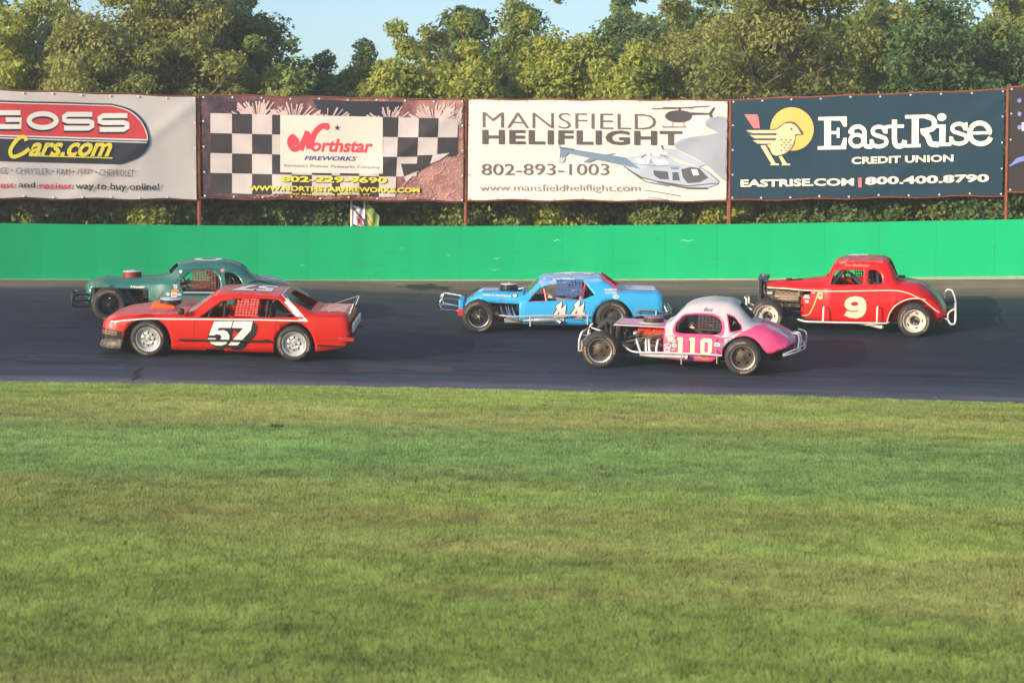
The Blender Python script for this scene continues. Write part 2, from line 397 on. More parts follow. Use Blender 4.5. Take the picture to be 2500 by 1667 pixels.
# ================================================================== billboards behind the wall
M_RUST = mat('rust brown steel', (.20, .055, .028), .75, noise=.35, scale=9)
def yB(x): return yW(x) + 1.25
def atB(px, py):
    D = 49.
    for _ in range(8): D = float(yB(at(px, py, D).x))
    return at(px, py, D)
def board(name, corners, zo, zs, label, base_mat, seed=0, wr=.02):
    """corners TL,TR,BR,BL in photograph pixels; zo,zs: origin and scale of the enlargement its artwork was measured in"""
    root_p = atB(*corners[3]); root = empty(name, root_p, label, 'billboard', 'sponsor banners on the steel frame')
    C = [atB(*c) for c in corners]; nn = (C[1] - C[0]).cross(C[3] - C[0]).normalized()
    if nn.y > 0: nn = -nn
    r = np.random.default_rng(seed); ph = r.random(8) * 6.28
    def ab(zx, zy):
        px, py = zo[0] + zx / zs, zo[1] + zy / zs
        a = (px - corners[0][0]) / (corners[1][0] - corners[0][0])
        for _ in range(3):
            yt = corners[0][1] + (corners[1][1] - corners[0][1]) * a; yb = corners[3][1] + (corners[2][1] - corners[3][1]) * a; b = (py - yt) / (yb - yt)
            xl = corners[0][0] + (corners[3][0] - corners[0][0]) * b; xr = corners[1][0] + (corners[2][0] - corners[1][0]) * b; a = (px - xl) / (xr - xl)
        return a, b
    def pos(a, b, off=0.):
        p = (C[0] * (1 - a) + C[1] * a) * (1 - b) + (C[3] * (1 - a) + C[2] * a) * b
        ac, bc = min(max(a, 0), 1), min(max(b, 0), 1)
        wv = wr * (math.sin(a * 13 + ph[0] + b * 1.5) * .55 + math.sin(a * 29 + ph[1] - b * 3) * .22 + math.sin(a * 5 + b * 7 + ph[2]) * .5)
        wv += wr * 1.3 * math.exp(-((ac - bc * .35 - .02) / .05) ** 2) * math.sin(3.1 * ac + 1.2) + wr * 1.1 * math.exp(-(((1 - ac) - bc * .5 + .02) / .045) ** 2)
        edge = min(1, min(bc, 1 - bc) * 8 + .25)
        sag = .018 * math.sin(ac * math.pi * 7.5 + ph[3]) * (1 if bc > .5 else -.6) * (abs(bc - .5) * 2) ** 6
        return p + nn * (wv * edge + off) + Vector((0, 0, sag)) - root_p
    n1, n2 = 130, 48; V = [pos(i / n1, j / n2) for i in range(n1 + 1) for j in range(n2 + 1)]; k = n2 + 1
    F = [(i * k + j, (i + 1) * k + j, (i + 1) * k + j + 1, i * k + j + 1) for i in range(n1) for j in range(n2)]
    sheet_o = MB().add(V, F).build('banner', base_mat, root)
    m1, m2 = 52, 18; mb = MB(); mb.add([pos(i / m1, j / m2, -.02) for i in range(m1 + 1) for j in range(m2 + 1)], [(i * (m2 + 1) + j, (i + 1) * (m2 + 1) + j, (i + 1) * (m2 + 1) + j + 1, i * (m2 + 1) + j + 1) for i in range(m1) for j in range(m2)]); mb.build('banner_back', mat('banner back', (.5, .5, .48), .8), root)
    st = dict(root=root, ab=ab, pos=pos, lay=[0], sheet=sheet_o)
    # steel frame: rails behind the sheet
    mb = MB()
    for b in (-.009, 1.009): mb.tube([pos(-.012 + 1.024 * i / 16, b, -.045) for i in range(17)], .020, 6)
    mb.build('frame_rail', M_RUST, root)
    for a in (-.012, 1.012):
        p = pos(a, -.008, -.07); q = pos(a, 1.0, -.07); q = Vector((q.x, q.y, float(zW(q.x + root_p.x)) - .15 - root_p.z)); 
        MB().tube([p, q], .04, 8).build('frame_post', M_RUST, root)
    mb = MB()
    for i in range(10):
        for b in (.012, .988):
            c = pos(.006 + i * .1098, b, .012); mb.lathe([(0.0, 0), (.022, 0), (.026, -.01)], 8, c)
    for b in (.25, .5, .75):
        for a in (.005, .995): mb.lathe([(0, 0), (.02, 0), (.024, -.01)], 8, pos(a, b, .012))
    mb.build('grommet', mat('grommet metal', (.75, .75, .78), .3, metal=.6), root, kind='stuff')
    return st
def art(bd, name, shapes, m, clip=True, sub=True):
    """shapes: list of (V,F) in enlargement coordinates; laid on the banner as one flat print layer"""
    joined = name in ('print_burst', 'print_glitter'); mb = MB(); o = None; bd['lay'][0] += 1
    for k_, (V, F) in enumerate(shapes):
        if not joined: mb = MB()
        off = .015 + bd['lay'][0] * .0018 + k_ % 12 * .00012
        bm = bmesh.new(); vs = [bm.verts.new((v[0], v[1], 0)) for v in V]
        for f in F:
            try: bm.faces.new([vs[i] for i in f])
            except ValueError: pass
        if clip:
            for co, no in (((bd.get('xl', -1e4), 0, 0), (-1, 0, 0)),):
                pass
        bmesh.ops.triangulate(bm, faces=bm.faces)
        if sub:
            for _ in range(6):
                es = [e for e in bm.edges if e.calc_length() > 34]
                if not es: break
                bmesh.ops.subdivide_edges(bm, edges=es, cuts=1); bmesh.ops.triangulate(bm, faces=bm.faces)
        VV = []
        for v in bm.verts:
            a, b = bd['ab'](v.co.x, v.co.y); VV.append(bd['pos'](a, b, off))
        idx = {v: i for i, v in enumerate(bm.verts)}; mb.add(VV, [tuple(idx[v] for v in f.verts) for f in bm.faces]); bm.free()
        if not joined: o = mb.build(name, m, bd['root'], smooth=0)
    return o if not joined else mb.build(name, m, bd['root'], smooth=0, kind='stuff')
def T(s, x0, y0, x1, y1, **k):   # y down in the enlargement: y0 baseline, y1 top
    return textbox(s, x0, y0, x1, y1, **k)
def PG(p): return tri2d(p)
def ST(p, wd, **k): return stroke2d(p, wd, **k)
inkK = mat('black print', (.018, .018, .022), .6); inkW = mat('white print', (.78, .76, .74), .6); inkR = mat('red print', (.62, .03, .045), .6)
inkY = mat('yellow print', (.75, .66, .06), .6); inkN = mat('navy print', (.03, .035, .22), .6); inkG = mat('grey print', (.10, .095, .11), .6)
BW = mat('white vinyl banner', (.60, .565, .555), .5, noise=.04, scale=2, dirt=.15, dirt_col=(.6, .62, .68, 1), bump=.25, bscale=2.5)
# ---- banner 1
b1 = board('billboard', [(-165, 216), (477, 238), (480, 486), (-165, 482)], (0, 200), 3.675, 'white banner with a red and black oval and yellow script', BW, 1)
out = [(-560, 150), (-200, 150), (0, 168)] + [(980, 195)] + [tuple(p) for p in cr([(980, 195), (1150, 245), (1270, 350), (1322, 480), (1310, 590), (1220, 680), (1060, 740)], 5)] + [(0, 712), (-560, 700)]
art(b1, 'print_panel', [PG(out)], mat('dark slate print', (.022, .028, .042), .6))
art(b1, 'print_panel', [PG([(-560, 164), (0, 184), (975, 209), *cr([(975, 209), (1140, 258), (1250, 355), (1304, 470), (1304, 530)], 5), (0, 488), (-560, 476)])], inkW)
art(b1, 'print_panel', [PG([(-560, 172), (0, 192), (970, 216), *cr([(970, 216), (1130, 264), (1240, 358), (1294, 470), (1294, 516)], 5), (0, 476), (-560, 464)])], mat('board red', (.60, .05, .06), .6))
art(b1, 'print_line', [ST([(-560, 492), (0, 504), (1300, 546)], 9)], inkW)
def slab(ch, x0, y0, x1, y1, w):     # wide block letters of the oval
    m = (y0 + y1) / 2; r = 34
    S = [(x1, y0), (x0 + r, y0), (x0, y0 + r * .6), (x0, m - r * .3), (x0 + r, m), (x1 - r, m), (x1, m + r * .4), (x1, y1 - r * .6), (x1 - r, y1), (x0, y1)]
    G = [(x1, y0), (x0 + r, y0), (x0, y0 + r), (x0, y1 - r), (x0 + r, y1), (x1, y1), (x1, m), (x0 + (x1 - x0) * .5, m)]
    if ch == 'S': return [ST(S, w)]
    if ch == 'G': return [ST(G, w)]
    return [ST(ell((x0 + x1) / 2, m, (x1 - x0) / 2, (y1 - y0) / 2, 28), w, closed=True)]
for dx, dy, m in ((-4, 18, inkK), (0, 0, inkW)):
    sh = []
    for ch, x0, x1, dd in (('G', -100, 162, 0), ('O', 238, 480, 8), ('S', 550, 805, 14), ('S', 870, 1122, 26)): sh += slab(ch, x0 + dx, 278 + dd + dy, x1 + dx, 402 + dd + dy, 44)
    art(b1, 'lettering', sh, m)
for d, m in ((7, inkK), (0, inkY)):
    art(b1, 'lettering', [T('ars.com', 235 + d, 672 + d, 985 + d, 545 + d, bold=.03, shear=.45), ST(cr([(215 + d, 530 + d), (190 + d, 492 + d), (130 + d, 520 + d), (72 + d, 610 + d), (90 + d, 672 + d), (170 + d, 650 + d), (240 + d, 600 + d)], 5), 34), ST([(235 + d, 662 + d), (985 + d, 684 + d)], 10)], m)
art(b1, 'lettering', [T('DODGE', -120, 822, 45, 765, slope=.02), T('CHRYSLER', 120, 826, 418, 770, slope=.02), T('RAM', 486, 832, 606, 778, slope=.02), T('JEEP', 668, 836, 800, 780, slope=.02), T('CHEVROLET', 870, 842, 1185, 784, slope=.02)] + [PG(ell(x, y, 9, 9, 10)) for x, y in ((86, 795), (452, 802), (636, 806), (838, 812))], mat('thin grey print', (.16, .15, .17), .6))
art(b1, 'lettering', [T('The fastest', -340, 945, 105, 893, bold=.012, slope=.012), T('easiest', 328, 955, 625, 905, bold=.012, slope=.012)], inkR)
art(b1, 'lettering', [T('and', 142, 948, 292, 898, bold=.012, slope=.012), T('way to buy online!', 650, 982, 1415, 902, bold=.012, slope=.012)], inkK)
# ---- banner 2
M_B2 = bpy.data.materials.new('fireworks print'); M_B2.use_nodes = True
_t = M_B2.node_tree; _b = _t.nodes['Principled BSDF']; _g = _t.nodes.new('ShaderNodeTexCoord'); _n = _t.nodes.new('ShaderNodeTexNoise'); _n.inputs['Scale'].default_value = 2.2; _n.inputs['Detail'].default_value = 10; _n.inputs['Roughness'].default_value = .75
_t.links.new(_g.outputs['Object'], _n.inputs['Vector']); _sx = _t.nodes.new('ShaderNodeSeparateXYZ'); _t.links.new(_g.outputs['Object'], _sx.inputs[0])
_a = _t.nodes.new('ShaderNodeMath'); _a.operation = 'MULTIPLY_ADD'; _t.links.new(_sx.outputs[0], _a.inputs[0]); _a.inputs[1].default_value = .055; _t.links.new(_n.outputs[0], _a.inputs[2])
_r = _t.nodes.new('ShaderNodeValToRGB'); _t.links.new(_a.outputs[0], _r.inputs[0]); _e = _r.color_ramp.elements
_e[0].position = .45; _e[0].color = (.025, .022, .04, 1); _e[1].position = .95; _e[1].color = (.50, .27, .24, 1); _q = _e.new(.68); _q.color = (.19, .075, .08, 1)
_t.links.new(_r.outputs[0], _b.inputs['Base Color']); _b.inputs['Roughness'].default_value = .45
b2 = board('billboard', [(492, 234), (1131, 246), (1131, 490), (496, 482)], (480, 220), 3.51, 'fireworks banner with a checkered flag print and yellow web address', M_B2, 2, .026)
art(b2, 'print_panel', [PG([(980, 85), (1760, 105), (1700, 235), (1060, 215)])], mat('night blue print', (.016, .02, .035), .6))
# the bursts: sprays of pale streaks
burst = []
r2 = random.Random(3)
for cx, cy, n, l in ((520, 300, 60, 230), (820, 330, 34, 240), (1110, 330, 16, 200), (1640, 330, 22, 210), (2030, 320, 46, 230), (2180, 350, 34, 260)):
    for k in range(n):
        a = R(r2.uniform(-155, -25)); l2 = l * r2.uniform(.55, 1); l0 = l * .3
        x0, y0, x1, y1 = cx + l0 * math.cos(a), cy + l0 * math.sin(a), cx + l2 * 1.3 * math.cos(a), cy + l2 * math.sin(a)
        y1 = max(y1, 72 + x1 * .018); x1 = min(max(x1, 70), 2270)
        burst.append(ST([(x1, y1), (x0, y0)], r2.uniform(7, 17), taper=True))
art(b2, 'print_burst', burst, mat('pale streak print', (.62, .47, .46), .6))
r3 = random.Random(5); gl = []
for k in range(170):
    x = r3.uniform(1740, 2270); y = r3.uniform(560, 925)
    if y < 700 - (x - 1740) * .55 + 120: continue
    a = R(r3.uniform(-80, -10)); l = r3.uniform(14, 46); gl.append(ST([(x, y), (min(x + l * math.cos(a), 2275), y + l * math.sin(a))], r3.uniform(4, 8), taper=True))
for k in range(90):
    x = r3.uniform(480, 2200); y = r3.uniform(895, 930); a = R(r3.uniform(-80, -10)); gl.append(ST([(x, y), (x + 22 * math.cos(a), y + 22 * math.sin(a))], 5, taper=True))
art(b2, 'print_glitter', gl, mat('glitter print', (.75, .42, .36), .6))
# checkers of the flag
colx = [118, 300, 470, 640, 810, 980, 1150, 1220, 1385, 1555, 1725, 1900, 2070, 2240]
def cy(x, r): return 200 + (x - 118) * .022 + r * 170 - max(0, (x - 1500) / 740) ** 2 * 10 * r
ck = {0: [], 1: []}
for i in range(len(colx) - 1):
    for r in range(4):
        xa, xb = colx[i], colx[i + 1]
        if r == 3 and xa > 1600: xb = min(xb, 1760)
        if xa > 1700 and r >= 2: 
            if r == 2 and xa < 1850: xb = colx[i + 1]
            else: continue
        sk = 0 if xa < 1700 else -.12 * (r - .0) * 60
        sw = 0 if xb < 1700 else -.12 * (r - .0) * 60; s2 = 0 if xa < 1700 else -7.2 * (r + 1); s3 = 0 if xb < 1700 else -7.2 * (r + 1)
        ck[(i + r) % 2].append(PG([(xa + sk, cy(xa, r)), (xb + sw, cy(xb, r)), (xb + s3, cy(xb, r + 1)), (xa + s2, cy(xa, r + 1))]))
art(b2, 'print_check', ck[0], mat('pale check print', (.55, .50, .51), .55, noise=.12, scale=3)); art(b2, 'print_check', ck[1], mat('dark check print', (.035, .03, .036), .5, noise=.4, scale=3))
art(b2, 'print_check', [PG([(1745, 632), (2010, 632), (1900, 690), (1770, 742)]), PG([(1890, 560), (2020, 556), (1985, 628), (1880, 634)])], mat('dark check print', 0)); art(b2, 'print_check', [PG([(2020, 556), (2165, 540), (2080, 600), (1995, 632)]), PG([(1770, 745), (1900, 692), (1790, 790)])], mat('pale check print', 0))
art(b2, 'print_panel', [PG([(710, 214), (1588, 232), (1588, 718), (710, 706)])], mat('cream white print', (.72, .64, .59), .55))
sw = cr([(850, 440), (815, 400), (790, 450), (830, 510), (890, 470), (935, 380)], 6)
art(b2, 'lettering', [T('orthstar', 975, 530, 1505, 415, bold=.035, shear=.22, slope=.02), ST(sw, 46), ST(cr([(935, 365), (950, 430), (960, 505)], 5), 56), ST(cr([(960, 505), (1000, 380), (1060, 315), (1125, 312)], 6), 50), ST([(890, 520), (940, 352)], 40), PG(ell(1110, 318, 26, 28, 16)), PG(ell(835, 440, 38, 40, 16))], mat('coral red print', (.80, .05, .075), .55))
star = [(1198 + (33 if k % 2 == 0 else 12) * math.sin(R(36 * k)), 325 - (30 if k % 2 == 0 else 11) * math.cos(R(36 * k))) for k in range(10)]
art(b2, 'lettering', [PG(star), T('FIREWORKS', 915, 603, 1365, 565, bold=.03, shear=.25, slope=.012)], inkN)
art(b2, 'lettering', [T("Vermont's Premier Fireworks Company", 735, 666, 1560, 632, slope=.02)], inkG)
for d, m in ((5, inkK), (0, inkY)):
    art(b2, 'lettering', [T('802-229-9690', 715 + d, 788 + d, 1625 + d, 735 + d, bold=.035, slope=.014), T('WWW.NORTHSTARFIREWORKS.COM', 440 + d, 862 + d, 1905 + d, 818 + d, bold=.035, slope=.014), T('East Montpelier & Bradford, VT', 790 + d, 905 + d, 1480 + d, 880 + d, bold=.012, slope=.014)], m)
# ---- banner 3
b3 = board('billboard', [(1145, 245), (1776, 247), (1773, 490), (1142, 487)], (1130, 220), 3.5636, 'white banner with helicopters and a black capital heading', mat('pale vinyl banner', (.68, .60, .57), .5, noise=.05, scale=1.5, dirt=.25, dirt_col=(.60, .64, .75, 1), bump=.2, bscale=2.5), 3)
art(b3, 'print_cloud', [PG(cr([(1880, 440), (2000, 410), (2120, 395), (2285, 385), (2285, 640), (2285, 790), (2120, 650), (1960, 560), (1850, 500)], 4, True)), PG(cr([(2285, 240), (2150, 245), (2110, 300), (2160, 340), (2285, 385)], 4, True))], mat('slate cloud print', (.30, .33, .42), .6, noise=.2, scale=2))
art(b3, 'lettering', [T('MANSFIELD', 175, 328, 1685, 192, slope=.012, bold=-.012)], inkG)
art(b3, 'lettering', [T('HELIFLIGHT', 172, 472, 1912, 345, bold=.036, slope=.006, space=1.12)], mat('heavy grey print', (.06, .055, .065), .6))
art(b3, 'lettering', [T('802-893-1003', 165, 740, 1280, 642, slope=.0, bold=.0), ], inkG)
art(b3, 'lettering', [T('www.mansfieldheliflight.com', 150, 895, 1550, 820, slope=.002, bold=-.006)], mat('soft grey print', (.22, .20, .22), .6))
art(b3, 'helicopter_print', [PG(cr([(1765, 225), (1800, 190), (1880, 178), (1960, 188), (1990, 212), (1985, 245), (1940, 275), (1850, 280), (1790, 262)], 4, True)), ST([(1650, 162), (1890, 160), (2145, 140)], 7), ST([(1740, 150), (2010, 160)], 5), ST([(1888, 185), (1888, 158)], 14), PG([(1985, 196), (2150, 200), (2150, 214), (1985, 218)]), PG([(2140, 205), (2180, 152), (2196, 150), (2165, 205), (2172, 240), (2155, 240)]), ST([(1742, 322), (1948, 322)], 7), ST([(1832, 280), (1826, 320)], 5), ST([(1924, 278), (1930, 320)], 5), ST([(1742, 312), (1752, 322)], 5)], mat('silhouette print', (.045, .04, .05), .6))
hb_, hw_, hd_ = mat('steel blue print', (.12, .20, .30), .6), mat('pale aircraft print', (.36, .43, .54), .6), mat('dark aircraft print', (.07, .075, .10), .6)
art(b3, 'helicopter_print', [PG([(855, 500), (960, 515), (1440, 590), (1560, 640), (1700, 745), (1680, 770), (1560, 700), (1400, 655), (930, 552), (870, 600), (850, 590)]), PG([(1050, 628), (1120, 590), (1200, 592), (1110, 632)]), ST([(1160, 585), (1330, 552)], 8)], hb_)
art(b3, 'helicopter_print', [PG([(1430, 590), (1560, 565), (1700, 570), (1770, 575), (1900, 640), (2060, 665), (2120, 700), (2225, 790), (2225, 815), (2140, 850), (1960, 850), (1660, 810), (1500, 720), (1400, 655), (1560, 690)]), PG([(1740, 490), (1860, 520), (2110, 650), (2060, 668), (1800, 575)]), PG([(845, 590), (905, 585), (880, 635), (838, 632)]), ST([(1640, 545), (1640, 580)], 16)], hw_)
art(b3, 'helicopter_print', [PG([(1905, 690), (1990, 670), (2060, 680), (2140, 765), (2060, 805), (1960, 810), (1920, 760)]), PG([(1665, 700), (1790, 710), (1800, 780), (1720, 775), (1670, 740)]), PG([(1830, 715), (1880, 715), (1895, 790), (1830, 785)]), ST([(1410, 665), (1560, 760), (1700, 795), (1960, 835), (2220, 812)], 9), ST([(1440, 690), (1600, 800), (1800, 835)], 7), ST([(1700, 800), (1960, 852), (2130, 856)], 14), ST([(1600, 560), (1560, 590)], 12), ST([(850, 500), (980, 520)], 14), ST([(835, 440), (850, 500)], 5), ST([(1585, 872), (1905, 920)], 5), ST([(1620, 935), (1800, 960)], 5), ST([(1735, 480), (1750, 520)], 16)], hd_)
art(b3, 'helicopter_print', [PG([(1990, 690), (2040, 690), (2060, 740), (2010, 745)]), PG([(1510, 600), (1590, 590), (1640, 600), (1620, 640), (1540, 650)]), PG([(1660, 610), (1760, 600), (1800, 640), (1700, 660)])], mat('bright aircraft print', (.72, .74, .80), .6))
art(b3, 'helicopter_print', [ST([(1500, 640), (1660, 660), (1900, 665)], 6), ST([(1600, 600), (1600, 640)], 8), ST([(1640, 600), (1645, 640)], 8), PG([(1810, 672), (1890, 676), (1880, 692), (1820, 690)]), ST([(2060, 668), (2120, 702), (2225, 790)], 5), ST([(1720, 565), (1780, 578)], 12)], hb_)
# ---- banner 4
b4 = board('billboard', [(1787, 246), (2452, 221), (2447, 475), (1784, 487)], (1770, 200), 3.222, 'dark slate blue banner with a bird in front of an orange sun', mat('slate blue vinyl banner', (.010, .038, .064), .7, spec=.12, noise=.18, scale=1.2, stretch=(1, 1, .12), bump=.2, bscale=2.0), 4, .024)
cream = mat('cream print', (.84, .70, .56), .55); tan = mat('tan bird print', (.72, .47, .28), .55); slate = mat('slate line print', (.035, .05, .075), .6)
art(b4, 'sun_print', [PG(ell(545, 372, 173, 170, 40))], mat('orange sun print', (.80, .38, .08), .55))
art(b4, 'bird_print', [PG(cr([(165, 382), (400, 372), (450, 345), (500, 316), (560, 316), (600, 350), (640, 412), (580, 425), (570, 480), (530, 545), (470, 580)], 4) + [(300, 500)])], slate)
art(b4, 'bird_print', [PG(cr([(400, 382), (440, 368), (480, 335), (530, 326), (575, 345), (600, 380)], 4) + [(618, 410), (575, 412)] + cr([(570, 412), (562, 470), (520, 540), (440, 578), (390, 570), (365, 520), (345, 500)], 4) + [(420, 455), (420, 380)]), PG([(175, 382), (430, 382), (430, 404), (225, 404)]), PG([(203, 422), (430, 422), (420, 444), (245, 444)]), PG([(228, 462), (410, 462), (395, 486), (268, 486)]), PG([(290, 503), (330, 500), (412, 640), (440, 645), (440, 656), (366, 656), (378, 645)]), PG([(438, 584), (465, 584), (505, 643), (532, 646), (532, 656), (458, 656), (470, 645)])], tan)
dots = [PG(ell(542, 372, 9, 9, 10))] + [ST([(300, 413), (430, 411)], 7), ST([(300, 452), (420, 451)], 7), ST([(300, 492), (380, 491)], 7)]
for r in range(5):
    for c in range(4):
        x = 452 + c * 36 - (r % 2) * 14 + r * 0; y = 452 + r * 21
        if 575 - (y - 430) * .75 > x > 440: dots.append(PG([(x, y), (x + 20, y), (x + 10, y + 14)]))
art(b4, 'bird_print', dots, slate)
art(b4, 'bird_print', [PG([(163, 258), (262, 258), (276, 275), (290, 366), (236, 366)])], mat('coral tail print', (.78, .10, .12), .55))
W_ = 34
E = [PG([(755, 277), (983, 273), (983, 352), (957, 352), (930, 305), (755, 303)]), PG([(803, 300), (857, 300), (857, 510), (803, 510)]), PG([(855, 388), (920, 386), (920, 412), (855, 412)]), PG([(903, 362), (925, 362), (925, 440), (903, 440)]), PG([(750, 506), (935, 503), (957, 440), (983, 440), (978, 530), (750, 533)])]
la = [ST(cr([(1010, 400), (1030, 365), (1080, 352), (1118, 380), (1124, 430), (1124, 480), (1140, 508), (1185, 508)], 5), W_), ST(ell(1062, 462, 52, 46, 24), 30, closed=True), PG(ell(1018, 392, 24, 22, 14))]
ls = lambda x, y, k=1.: [ST(cr([(x + 118 * k, y + 60 * k), (x + 100 * k, y + 22 * k), (x + 60 * k, y + 12 * k), (x + 20 * k, y + 30 * k), (x + 22 * k, y + 68 * k), (x + 70 * k, y + 88 * k), (x + 118 * k, y + 108 * k), (x + 122 * k, y + 150 * k), (x + 70 * k, y + 170 * k), (x + 22 * k, y + 158 * k), (x + 4 * k, y + 120 * k)], 5), 32 * k), PG([(x - 8 * k, y + 112 * k), (x + 14 * k, y + 112 * k), (x + 14 * k, y + 178 * k), (x - 8 * k, y + 178 * k)]), PG([(x + 112 * k, y + 0 * k), (x + 134 * k, y + 0 * k), (x + 134 * k, y + 66 * k), (x + 112 * k, y + 66 * k)])]
lt = [ST(cr([(1358, 298), (1358, 400), (1360, 470), (1380, 505), (1425, 498), (1438, 460)], 5), 40), PG([(1300, 340), (1432, 336), (1432, 362), (1300, 366)])]
RR = [PG([(1440, 262), (1620, 258), (1620, 285), (1440, 290)]), PG([(1492, 285), (1546, 285), (1546, 495), (1492, 497)]), PG([(1440, 492), (1562, 488), (1562, 514), (1440, 518)]), ST(cr([(1600, 272), (1650, 290), (1668, 330), (1645, 372), (1560, 390)], 5), 40), ST(cr([(1575, 390), (1615, 430), (1640, 485), (1700, 495)], 5), 44)]
li = [PG([(1662, 338), (1752, 335), (1752, 490), (1705, 492), (1705, 362), (1662, 364)]), PG([(1650, 482), (1795, 478), (1795, 505), (1650, 510)]), PG(ell(1722, 278, 36, 30, 20))]
le = [ST(ell(2012, 405, 76, 80, 30, -150, 0) + [(2088, 398)], 38), ST(cr([(1946, 366), (1936, 410), (1960, 465), (2020, 488), (2075, 470), (2095, 438)], 5), 38), PG([(1935, 392), (2104, 388), (2104, 412), (1935, 416)])]
art(b4, 'lettering', E + la + ls(1172, 342, .98) + lt + RR + li + ls(1790, 320, .98) + le, cream)
art(b4, 'lettering', [T('CREDIT UNION', 1022, 648, 1812, 592, bold=.03, slope=-.026), T('EASTRISE.COM', 130, 828, 1042, 770, bold=.035, slope=-.014), T('800.400.8790', 1130, 812, 2082, 750, bold=.035, slope=-.026)], cream)
art(b4, 'lettering', [PG([(1076, 754), (1102, 754), (1102, 828), (1076, 828)])], mat('coral tail print', 0))
# ---- banner 5, cut by the frame
b5 = board('billboard', [(2466, 214), (3100, 192), (3100, 452), (2462, 468)], (1770, 200), 3.222, 'dark grey banner with blue dots at the right edge', mat('dark grey vinyl banner', (.035, .032, .034), .85, spec=.08, noise=.2, scale=2, bump=.2, bscale=2.), 5)
art(b5, 'print_dot', [PG(ell(2322, y, 18, 18, 14)) for y in (148, 253, 358)] + [PG([(2235, 668), (2300, 600), (2420, 570), (2420, 610), (2330, 630)])], mat('blue print', (.09, .14, .62), .6))
art(b5, 'lettering', [T('LUBE', 2342, 385, 2720, 320, bold=.02), T('HOME', 2342, 290, 2700, 225, bold=.02)][:1], inkW)

# ================================================================== two flags behind the wall
M_POLE = mat('white pole', (.72, .66, .62), .5)
def flag(px, top, label, cols, fx0, fx1, y0, y1, skew):
    b = atB(px, 560); b.y += .3; b.z = float(zW(b.x)) - .12; t = at(px, top, b.y)
    root = empty('flagpole', b, label, 'flagpole', 'flagpoles behind the green wall')
    MB().tube([(0, 0, 0), (0, 0, t.z - b.z)], .028, 8).build('pole', M_POLE, root)
    mb = MB(); n, k = 12, 14; V = []; s = b.y / FPX
    zt = at(px, y0, b.y).z - b.z; zb = at(px, y1, b.y).z - b.z; wd = (fx1 - px) * s
    for i in range(n + 1):
        for j in range(k + 1):
            u, v = i / n, j / k; V.append((.02 + wd * u * (1 - .15 * v), .05 * math.sin(u * 9 + v * 2) * u, zt - skew * u + (zb - zt) * v * (1 - .0 * u) ))
    F = [(i * (k + 1) + j, (i + 1) * (k + 1) + j, (i + 1) * (k + 1) + j + 1, i * (k + 1) + j + 1) for i in range(n) for j in range(k)]
    mb.add(V, F)
    mb.m = [cols[1](i / n, j / k) for i in range(n) for j in range(k)]
    mb.build('flag', cols[0], root)
fl = [mat('flag white', (.62, .66, .78), .8), mat('flag dark', (.03, .04, .09), .8), mat('flag red', (.55, .06, .05), .8), mat('flag green', (.16, .26, .08), .8), mat('flag gold', (.6, .42, .08), .8)]
flag(856, 488, 'left of two white flagpoles with a white, black and red flag', (fl, lambda u, v: 1 if abs(v - u * .5 - .12) < .08 else 2 if abs(v - u * .5 - .40) < .14 and .25 < u else 0), 856, 888, 500, 546, .12)
flag(888, 488, 'right of two white flagpoles with a green, gold and red flag', (fl, lambda u, v: 2 if v > .8 - u * .1 and u > .1 else 4 if (abs(v - .35 - u * .1) < .05 or abs(v - .6) < .04) else 3), 888, 922, 486, 560, .42)

# ================================================================== trees
def leaf_mat(name, c1, c2):
    m = bpy.data.materials.new(name); m.use_nodes = True; t = m.node_tree; b = t.nodes['Principled BSDF']; L = t.links
    a = t.nodes.new('ShaderNodeAttribute'); a.attribute_name = 'tint'
    r = t.nodes.new('ShaderNodeMix'); r.data_type = 'RGBA'; r.inputs[6].default_value = (*c1, 1); r.inputs[7].default_value = (*c2, 1); L.new(a.outputs['Fac'], r.inputs[0])
    L.new(r.outputs[2], b.inputs['Base Color']); b.inputs['Roughness'].default_value = .6; b.inputs['Specular IOR Level'].default_value = .25
    tr = t.nodes.new('ShaderNodeBsdfTranslucent'); L.new(r.outputs[2], tr.inputs['Color']); mx = t.nodes.new('ShaderNodeMixShader'); mx.inputs[0].default_value = .45
    L.new(b.outputs[0], mx.inputs[1]); L.new(tr.outputs[0], mx.inputs[2]); L.new(mx.outputs[0], t.nodes['Material Output'].inputs['Surface']); return m
LM = {'yellow': leaf_mat('yellow green leaves', (.20, .27, .055), (.46, .50, .10)), 'olive': leaf_mat('olive leaves', (.16, .21, .06), (.37, .38, .11)),
      'mid': leaf_mat('mid green leaves', (.13, .21, .06), (.31, .37, .10)), 'dark': leaf_mat('dark green leaves', (.075, .16, .06), (.18, .28, .10))}
M_BARK = mat('grey brown bark', (.17, .125, .09), .9, noise=.35, scale=12, bump=.4, bscale=25)
